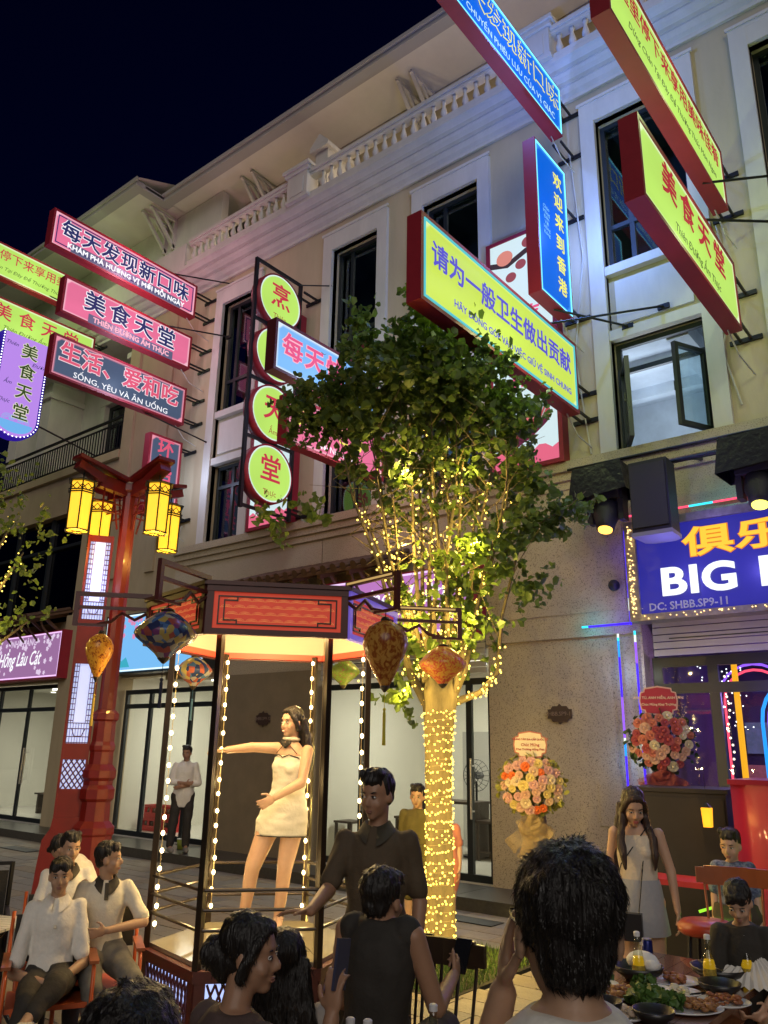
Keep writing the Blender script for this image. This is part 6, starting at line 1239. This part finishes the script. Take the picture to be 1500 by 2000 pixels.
    P_['_'] = 0; del P_['_']
    return P_, H, J
def top(P_, J, m, sleeve=.55, g=.016, low=-.12, vox=.012, name='shirt', tw=1., fold=.010, collar=None, extra=None, sleeves=(True, True), arm=1.):
    s = M(); torso(s, J, g, tw, low)
    for i, k in enumerate('RL'):
        if sleeve > 0 and sleeves[i]:
            L = J['sh'+k].lerp(J['el'+k], min(1, sleeve)); cap(s, J['sh'+k], (.051+g*.3)*arm, L, (.046+g*.4)*arm, 12)
            if sleeve > 1: cap(s, J['el'+k], .052, J['el'+k].lerp(J['wr'+k], sleeve-1), .04)
    if extra: extra(s)
    o = part(name, remesh(s, [m], vox, 4, ((13, 13, 9), fold*1.1)), None, P_, world=False)
    if collar:
        c = M(); rs, fs_, us = frame(J['shR']-J['shL'], J['nek']-J['che'])
        pts = [J['nek']+us*(.008-.055*max(0, math.sin(R(a)))**2)+rs*.064*math.cos(R(a))+fs_*(.058*math.sin(R(a))+.012+.030*max(0, math.sin(R(a)))) for a in range(0, 360, 20)]
        ks = list(range(98, 443, 15)); vs_ = []
        for a in ks:
            f_ = max(0, math.sin(R(a))); cs, sn = math.cos(R(a)), math.sin(R(a)); b0 = J['nek']+fs_*.012
            for rr, hh in ((.056, .006), (.062, .026), (.094, -.022)): vs_.append(b0+rs*rr*1.05*cs+fs_*(rr*sn+.03*f_*(rr > .09))+us*(hh-.05*f_*f_*(1.5 if rr > .09 else .6)))
        c.add(vs_, [(3*i+j, 3*i+j+1, 3*i+j+4, 3*i+j+3) for i in range(len(ks)-1) for j in (0, 1)]); part('collar', c, collar, P_, True, False)
    return o
def pants(P_, J, m, to=.92, g=.016, name='trousers', vox=.012, leg=1.):
    s = M(); rh, fh, uh = frame(J['hiR']-J['hiL'], J['wai']-J['pel'])
    loft(s, [(J['pel']-uh*.08, rh*.13, fh*.10), (J['pel'], rh*(.165+g), fh*(.115+g)), (J['pel']+uh*.10, rh*(.145+g), fh*(.105+g))])
    for k in 'RL':
        cap(s, J['hi'+k], (.092+g)*leg, J['kn'+k], (.062+g)*leg, 14)
        if to > .1: cap(s, J['kn'+k], (.062+g)*leg, J['kn'+k].lerp(J['an'+k], to), (.045+g)*leg, 14)
    return part(name, remesh(s, [m], vox, 4, ((8, 8, 10), .016)), None, P_, world=False)
def shoes(P_, J, m, name='shoe'):
    for k in 'RL':
        s = M(); a, t = J['an'+k]+V((0, 0, -.045)), J['to'+k]+V((0, 0, .0)); cap(s, a-(t-a)*.25, .042, a+(t-a)*.5, .046); cap(s, a+(t-a)*.5, .045, t+(t-a)*.25, .038)
        part(name, remesh(s, [m], .012, 3), None, P_, world=False)
def skirt(P_, J, m, z1, wtop, whem, name='skirt', n=48, pleat=.0, top_z=None, dirv=None):
    rh, fh, uh = frame(J['hiR']-J['hiL'], J['wai']-J['pel']); s = M(); vs = []; fs = []; K_ = 10
    c0 = J['wai'].lerp(J['pel'], .15) if top_z is None else top_z; c1 = V(z1)
    for i in range(K_+1):
        t = i/K_; c = c0.lerp(c1, t); w = wtop+(whem-wtop)*(t**.7)
        for k in range(n):
            a = 2*math.pi*k/n; f = 1+pleat*math.sin(a*12)*t+.02*math.sin(a*5+t*3); vs.append(c+rh*w*f*math.cos(a)+fh*w*.74*f*math.sin(a))
    for i in range(K_):
        for k in range(n): fs.append((i*n+k, i*n+(k+1) % n, (i+1)*n+(k+1) % n, (i+1)*n+k))
    s.add(vs, fs); return part(name, s, m, P_, True, False)
def yawto(p, q): return math.atan2(-(q[0]-p[0]), q[1]-p[1])
cl = lambda n, c, b=(30, .25), r=.8: mat(n, c, r, nz=(40, .1), bump=b)
whitec = cl('white_cotton', (.80, .77, .70)); darkc = cl('dark_cloth', (.06, .05, .035)); blackc = cl('black_cloth', (.030, .026, .022)); olive = cl('olive_shirt', (.12, .10, .03))  # dark cloths raised to brownish tones, painting in the warm haze

# the dancer in the booth
o = V((-4.69, 4.66, .50)); yw = yawto(o, (0, 0))
J = stand(1.66)
J.update({k: V(v) for k, v in dict(pel=(.02, 0, .90), wai=(.0, .0, 1.04), che=(-.01, .0, 1.20), nek=(-.01, -.01, 1.405), hd=(.0, .0, 1.545), shR=(.10, -.10, 1.345), shL=(-.135, .075, 1.335), elR=(.30, -.08, 1.35), wrR=(.50, -.02, 1.325),
  elL=(-.10, .19, 1.10), wrL=(.10, .24, .99), hiR=(.10, -.03, .86), hiL=(-.06, .03, .86), knR=(.24, .05, .49), knL=(.0, .07, .49), anR=(.29, -.02, .13), anL=(.03, .0, .13), toR=(.34, .10, .05), toL=(.03, .13, .05)).items()})
pd, H, J = person('long-haired young woman in a white minidress dancing in the booth, one arm stretched out', o, yw, J, SK, vox=.0065, look=(.68, .62, -.04), hair='longback', curls=(.15, .5), hdir=((1, .1, -.12), None), pn=((0, .25, -1), (.3, -1, 0)), hs=.97, arm=1.0, leg=1.10, tw=.95, smile=True)
mdress = cl('white_dress', (.70, .66, .56), (45, .12)); rs, fs_, us = frame(J['shR']-J['shL'], J['nek']-J['che']); rh, fh, uh = frame(J['hiR']-J['hiL'], J['wai']-J['pel'])
s = M(); loft(s, [(V((.045, .0, .70)), rh*.205, fh*.155), (V((.04, 0, .80)), rh*.205, fh*.155), (V((.02, 0, .90)), rh*.185, fh*.140), (J['wai'], rs*.137, fs_*.108), (J['wai'].lerp(J['che'], .6), rs*.145, fs_*.118), (J['che']+V((0, 0, .02)), rs*.152, fs_*.128), (J['che']+V((0, 0, .09)), rs*.135, fs_*.100)], 32)
for q_ in (-1, 1): s.ell(J['che']+fs_*.075+rs*.06*q_+V((0, 0, .0)), (.058, .058, .062), 12)
part('dress', remesh(s, [mdress], .009, 4, ((9, 9, 24), .008)), None, pd, world=False)
m = M(); m.tube([J['nek']+rs*.060*math.cos(R(a))+fs_*(.055*math.sin(R(a))+.008)+us*.012 for a in range(0, 360, 20)], .014, 6, closed=True); part('collar', m, mdress, pd, True, False)
m = M(); m.tube([J['che']+us*.075-rs*.12+fs_*.06, J['che']+us*.095-rs*.05+fs_*.108, J['che']+us*.075+fs_*.122, J['che']+us*.095+rs*.05+fs_*.108, J['che']+us*.075+rs*.12+fs_*.06], .005, 5)
m.tube([J['nek']+fs_*.07-us*.01, J['che']+us*.105-rs*.10+fs_*.07], .003, 4).tube([J['nek']+fs_*.07-us*.01, J['che']+us*.105+rs*.10+fs_*.07], .003, 4)
m.tube([V((.045, 0, .702))+rh*.209*math.cos(R(a))+fh*.158*math.sin(R(a)) for a in range(0, 360, 15)], .004, 5, closed=True)
part('black_piping', m, blackc, pd, True, False)
m = M()
for a in range(-2, 3): m.ell(J['nek']+fs_*.082+rs*.018*a-us*(.02+.012*(2-abs(a))), (.016, .013, .02), 8)
part('neck_bow', m, blackc, pd, True, False)
for k in 'RL':
    a, t = J['an'+k], J['to'+k]; m = M(); m.tube([a+V((.038*math.cos(R(q_)), .038*math.sin(R(q_)), -.005)) for q_ in range(0, 360, 30)], .006, 5, closed=True); m.tube([t+V((-.04, 0, .02)), t+V((0, .01, .035)), t+V((.04, 0, .02))], .008, 5)
    m.beam(a+V((0, -.03, -.06)), a+V((0, -.03, -.128)), .016); m.beam(a+V((0, -.03, -.075)), t+V((0, .02, -.03)), .05, .014); m.box(t.x-.035, t.x+.035, t.y-.05, t.y+.05, .0, .022); part('sandal', m, mat('nude_leather', (.30, .17, .09), .4), pd, False, False)

# man standing in the lit doorway
o = V((-11.62, 9.05, .152)); J = stand(1.70); J['elR'] = V((.24, .02, 1.10)); J['wrR'] = V((-.02, .20, 1.10)); J['elL'] = V((-.24, .02, 1.09)); J['wrL'] = V((.04, .18, 1.04)); J['anR'] = V((.16, .02, .09)); J['knR'] = V((.13, .02, .49))
p, H, J = person('man in a loose white shirt standing with folded arms in the shop doorway', o, yawto(o, (-4, 3)), J, SK2, vox=.012, look=(.3, 1, -.15), hair='tuft')
top(p, J, whitec, 1.5, .034, -.22, collar=whitec); pants(p, J, blackc, .95); shoes(p, J, cl('gray_shoe', (.25, .23, .2)))

# man in a dark polo walking past with his arm held out
o = V((-2.75, 3.38, 0)); J = stand(1.74, .155); J['elR'] = V((.26, .05, 1.10)); J['wrR'] = V((.27, .22, .90)); J['elL'] = V((-.27, -.02, 1.13)); J['wrL'] = V((-.22, .08, .92)); J['elL'] = V((-.22, -.02, 1.13))
J['elR'] = V((.10, .20, 1.20)); J['wrR'] = V((.16, .42, 1.12)); J['shR'] = V((.155, .02, 1.41)); J['elR'] = V((.20, .16, 1.19)); J['wrR'] = V((.22, .38, 1.13))
rtn = lambda v, a: V((v.x*math.cos(a)-v.y*math.sin(a), v.x*math.sin(a)+v.y*math.cos(a), v.z))
p, H, J = person('standing man in a dark polo shirt holding one open hand out beside the lit tree', o, yawto(o, (-1.1, 0)), J, SK2, vox=.009, look=(.35, 1, -.12), hair='tuft', curls=(.2, .5), hdir=((.9, .35, .0), None), pn=((0, .3, -1), None))
top(p, J, mat('dark_polo', (.085, .06, .035), .85, nz=(40, .1), bump=(30, .25)), .85, .024, -.2, collar=darkc, name='polo_shirt'); pants(p, J, darkc, .95); shoes(p, J, blackc)

# wide-eyed boy and the girl in pink half hidden by the trunk
o = V((-5.40, 7.32, .0)); J = stand(1.47); p, H, J = person('wide-eyed boy in an olive top and shorts just left of the lit trunk', o, yawto(o, (-1.6, 0)), J, SK, vox=.010, look=(.05, 1, -.1), hair='tuft', hs=1.0)
top(p, J, olive, .7, .024, -.16); pants(p, J, olive, .05, .03, 'shorts'); shoes(p, J, blackc)
o = V((-5.20, 7.52, .0)); J = stand(1.30); p, H, J = person('child in a long coral pink top mostly hidden behind the lit tree trunk', o, yawto(o, (-1.5, 0)), J, SK, vox=.012, hair='fringe')
top(p, J, cl('coral_cotton', (.60, .22, .15)), .7, .03, -.34, name='long_top')

# woman looking down by the right-hand table
o = V((-2.46, 6.02, 0)); J = stand(1.60, .16); J['hd'] = V((.0, .05, 1.475)); J['elL'] = V((-.22, .0, 1.06)); J['wrL'] = V((-.25, .06, .80)); J['elR'] = V((.20, -.02, 1.06)); J['wrR'] = V((.19, .08, .83))
p, H, J = person('young woman with very long dark hair, beige tank top and gray skirt, looking down', o, yawto(o, (-.6, 0)), J, SK, vox=.009, look=(-.28, 1, -.48), hair='long', hm=mbrown, hs=1.05, arm=.9, tw=.9)
s = M(); rs, fs_, us = frame(J['shR']-J['shL'], V((0, 0, 1))); loft(s, [(J['pel']+V((0, 0, .08)), rs*.135, fs_*.105), (J['wai']+V((0, 0, .02)), rs*.128, fs_*.10), (J['che']-V((0, 0, .03)), rs*.148, fs_*.122), (J['che']+V((0, 0, .05)), rs*.14, fs_*.11), (J['che']+V((0, 0, .10)), rs*.115, fs_*.085)])
for q_ in (-1, 1): s.ell(J['che']+V((.06*q_, .075, -.01)), (.055, .05, .055), 10); s.tube([J['che']+V((.09*q_, .07, .06)), J['shR' if q_ > 0 else 'shL']+V((-.05*q_, .0, .045)), J['che']+V((.09*q_, -.07, .06))], .016, 6)
part('tank_top', remesh(s, [cl('beige_rib', (.66, .58, .47), (60, .3))], .010, 3, ((10, 10, 14), .006)), None, p, world=False)
skirt(p, J, cl('gray_denim', (.36, .37, .40)), (0, 0, .64), .14, .19)
part('shoulder_bag', M().prism([(-.10, 0), (.10, 0), (.12, .03), (.12, .17), (-.12, .17), (-.12, .03)], -.035, .035, Matrix.Translation((.10, .19, .62)) @ Matrix(((1, 0, 0, 0), (0, 0, 1, 0), (0, 1, 0, 0), (0, 0, 0, 1)))).tube([(.20, .19, .79), (.10, .16, 1.1), (-.08, .05, 1.34)], .004, 5).tube([(.0, .19, .79), (-.05, .1, 1.15), (-.10, .0, 1.36)], .004, 5), mat('black_leather', (.015, .015, .02), .3), p, False, False)
shoes(p, J, whitec)

# boy and small child behind the right-hand table
o = V((-2.02, 6.75, 0)); J = stand(1.28, .135); p, H, J = person('small boy in a blue checked shirt standing behind the orange chair', o, yawto(o, (-.4, 0)), J, SK, vox=.010, look=(.25, 1, -.2), hair='tuft', hs=.95, tw=.85, arm=.85, leg=.85)
top(p, J, mat('blue_check', (.16, .20, .30), .8, nz=(28, .5, .06), col2=(.05, .07, .14)), .8, .02, tw=.9); pants(p, J, darkc)
o = V((-1.40, 4.74, 0)); J = sit(1.2, .66, .13, .10); J['hd'] += V((0, .05, -.02)); p, H, J = person('child with a dark fringe in a black T-shirt bent over the food table', o, yawto(o, (-.2, 0)), J, SK, sc=.82, vox=.010, look=(.15, 1, -.65), hair='fringe', hs=.98, tw=.85, arm=.85, leg=.85)
top(p, J, blackc, .8, .02, tw=.95)

# three boys on the chairs at the left
o = V((-4.98, 2.98, 0)); J = sit(1.62, .48, .150, -.05); J.update({k: V(v) for k, v in dict(knR=(.13, .40, .52), anR=(.20, .38, .09), toR=(.22, .52, .04), knL=(-.04, .44, .62), anL=(.10, .62, .50), toL=(.16, .74, .46), wrR=(.04, .26, .60), wrL=(-.06, .27, .60), elR=(.24, .04, .62), elL=(-.22, .06, .66)).items()})
p, H, J = person('seated boy in a white polo with his legs crossed, foremost of the left group', o, yawto(o, (0, .2)), J, SK3, sc=.86, vox=.009, look=(.05, 1, -.05), hair='fringe', curls=(.9, .9), hs=1.0)
top(p, J, whitec, .85, .022, -.08, collar=whitec, name='polo_shirt'); pants(p, J, blackc, .92); shoes(p, J, cl('white_sneaker', (.6, .58, .52))); part('placket', M().beam(J['nek']+V((0, .075, -.03)), J['che']+V((0, .136, .0)), .02, .004), mat('shirt_seam', (.5, .48, .42), .8), p, False, False)
o = V((-5.05, 3.36, 0)); J = sit(1.68, .56, .155, .02); J.update({k: V(v) for k, v in dict(elL=(-.30, .12, .86), wrL=(-.02, .26, .84), elR=(.26, .10, .80), wrR=(.20, .02, 1.06), knR=(.05, .42, .52), knL=(-.22, .42, .54), anR=(.02, .50, .10), anL=(-.34, .50, .10)).items()})
p, H, J = person('seated boy in a cream polo with dark collar turning his head toward the booth', o, yawto(o, (.4, .2)), J, SK3, sc=.86, vox=.009, look=(-1, .35, .02), hair='short', curls=(1.3, .3), strand=900)
top(p, J, cl('cream_cotton', (.74, .69, .56)), .85, .026, -.10, collar=blackc, name='polo_shirt'); pants(p, J, mat('faded_gray_jeans', (.17, .16, .14), .9, nz=(20, .3)), .95); shoes(p, J, whitec)
part('placket', M().beam(J['nek']+V((.0, .08, -.02)), J['che']+V((0, .145, .05)), .028, .006), blackc, p, False, False)
o = V((-5.60, 3.40, 0)); J = sit(1.62, .58, .15); p, H, J = person('seated boy in a white polo with dark sleeve trim, rearmost of the left group', o, yawto(o, (.3, .3)), J, SK3, sc=.86, vox=.010, look=(-.25, 1, -.1), hair='tuft')
top(p, J, whitec, .9, .024, -.08, collar=darkc, name='polo_shirt'); pants(p, J, blackc)
o = V((-5.72, 3.72, 0)); J = sit(1.66, .60, .155, .25); J['hd'] += V((0, .06, -.09)); p, H, J = person('bent over boy in white seen only as a pale rounded back behind the left group', o, yawto(o, (-6.8, 3)), J, SK3, sc=.86, vox=.012, look=(0, .6, -1), hair='short', face=False)
top(p, J, whitec, .9, .03, -.08); pants(p, J, darkc)

# spectators seen from behind
o = V((-2.24, 2.76, 0)); J = sit(1.7, .60, .15, .03); J['hd'] = V((-.0, .06, 1.255)); J['elR'] = V((.22, .10, .88)); J['wrR'] = V((.20, .34, .94)); 
p, H, J = person('seated man in a sleeveless black vest seen from behind, phone in hand', o, yawto(o, (-2.9, 5.6)), J, SK2, vox=.008, look=(.12, 1, -.05), hair='short', face=False, curls=(1.0, .5), strand=1600)
top(p, J, blackc, 0, .015, -.12, .010, 'vest', extra=lambda s: [s.ell(J['shR']+V((-.03, 0, .0)), .066, 10), s.ell(J['shL']+V((.03, 0, .0)), .066, 10)]); pants(p, J, darkc)
hp = wm(p) @ (J['wrR']+V((-.01, .12, .05)))
tag(part('phone', M().box(-.036, .036, -.075, .075, -.004, .004, Matrix.Translation(hp) @ Matrix.Rotation(yawto(o, (-2.9, 5.6)), 4, 'Z') @ Matrix.Rotation(R(50), 4, 'X')), mat('phone_black', (.01, .01, .012), .2)), 'dark phone held by the man in the black vest', 'phone')
o = V((-2.24, 2.02, 0)); J = sit(1.6, .46, .17, .05); J['hd'] = V((0, .06, 1.175)); J['nek'] = V((0, .0, 1.03)); J['shR'] = V((.16, .0, .97)); J['shL'] = V((-.16, 0, .97)); J['che'] = V((0, 0, .86)); J['elR'] = V((.30, .12, .80)); J['wrR'] = V((.295, .17, 1.03)); J['elL'] = V((-.2, .1, .72)); J['wrL'] = V((-.1, .3, .74))
yy = yawto((0, 0), (.10, .99)); 
p, H, J = person('woman in profile with tied-back black hair, holding up a phone', o, yy, J, SK2, vox=.008, look=(.80, .55, -.05), hair='bun', curls=(.5, .5), hdir=((-.05, .1, 1), None), pn=((-.2, 1, 0), None), strand=900)
top(p, J, mat('mauve_blouse', (.10, .065, .06), .85, nz=(12, .3), bump=(30, .3)), .9, .024); pants(p, J, darkc)

hp = wm(p) @ (J['wrR']+V((0, .035, .145)))
T = Matrix.Translation(hp) @ Matrix.Rotation(R(98), 4, 'Z') @ Matrix.Rotation(R(10), 4, 'Y')
ph = tag(part('phone', M().box(-.036, .036, -.005, .005, -.075, .075, T), mat('phone_case', (.05, .055, .10), .3)), 'blue gray phone raised upright in the profiled woman hand', 'phone')
part('screen', M().box(-.032, .032, .0052, .0062, -.07, .07, T), mat('screen', (.02, .02, .03), .1, emit=(.2, .22, .3), es=.6), ph)
o = V((-2.42, 2.42, 0)); J = sit(1.5, .44, .15); J['hd'] = V((0, .03, 1.055)); J['nek'] = V((0, 0, .93)); J['shR'] = V((.14, 0, .88)); J['shL'] = V((-.14, 0, .88)); J['che'] = V((0, 0, .78))
p, H, J = person('girl with straight black hair down her back beside the woman with the raised phone', o, yawto(o, (-4.5, 4.6)), J, SK2, vox=.010, look=(0, 1, .05), hair='longback', face=False, strand=1500)
top(p, J, cl('pale_blouse', (.42, .38, .34)), .9)
# the man right in front of the camera
o = V((-.62, 1.23, 0)); J = stand(1.73, .19); J['elL'] = V((-.17, .20, 1.22)); J['wrL'] = V((-.10, .13, 1.47)); J['hd'] = V((0, .02, 1.585)); J['nek'].z += .03; J['shR'] = V((.15, 0, 1.385)); J['shL'] = V((-.15, 0, 1.385))
p, H, J = person('nearest man, seen from behind, thick black hair, glasses, white T-shirt, hand at cheek', o, yawto(o, (-1.75, 3.1)), J, SK3, vox=.006, look=(-.12, 1, .0), hair='short', curls=(.5, .35), hdir=(None, (.12, -.02, 1)), pn=(None, (1, 0, -.1)), strand=34000, face=False, arm=.9, tw=.9)
top(p, J, whitec, .9, .018, -.16, .010, tw=.92); pants(p, J, darkc); shoes(p, J, blackc)
gm = mat('glasses_frame', (.01, .01, .012), .25)
m = M()
for s in (-1, 1): m.tube([H @ V((s*.074, -.02, .008)), H @ V((s*.080, .04, .010)), H @ V((s*.074, .105, .008))], .0022, 6).beam(H @ V((s*.074, .105, .012)), H @ V((s*.010, .115, .010)), .003).tube([H @ V((s*(.042+.030*math.cos(R(a))), .112, -.006+.020*math.sin(R(a)))) for a in range(0, 360, 30)], .0018, 5, closed=True)
part('eyeglasses', m, gm, p, False, False)
# crown of a head at the very bottom
o = V((-1.18, .84, 0)); J = sit(1.6, .60, .17, .03); p, H, J = person('spectator of whom only a dark crown shows at the bottom left', o, yawto(o, (-3.2, 3.2)), J, SK2, vox=.010, look=(0, 1, -.3), hair='short', face=False, strand=16000)
top(p, J, mat('brown_shirt', (.10, .06, .04), .85), .9, .022)
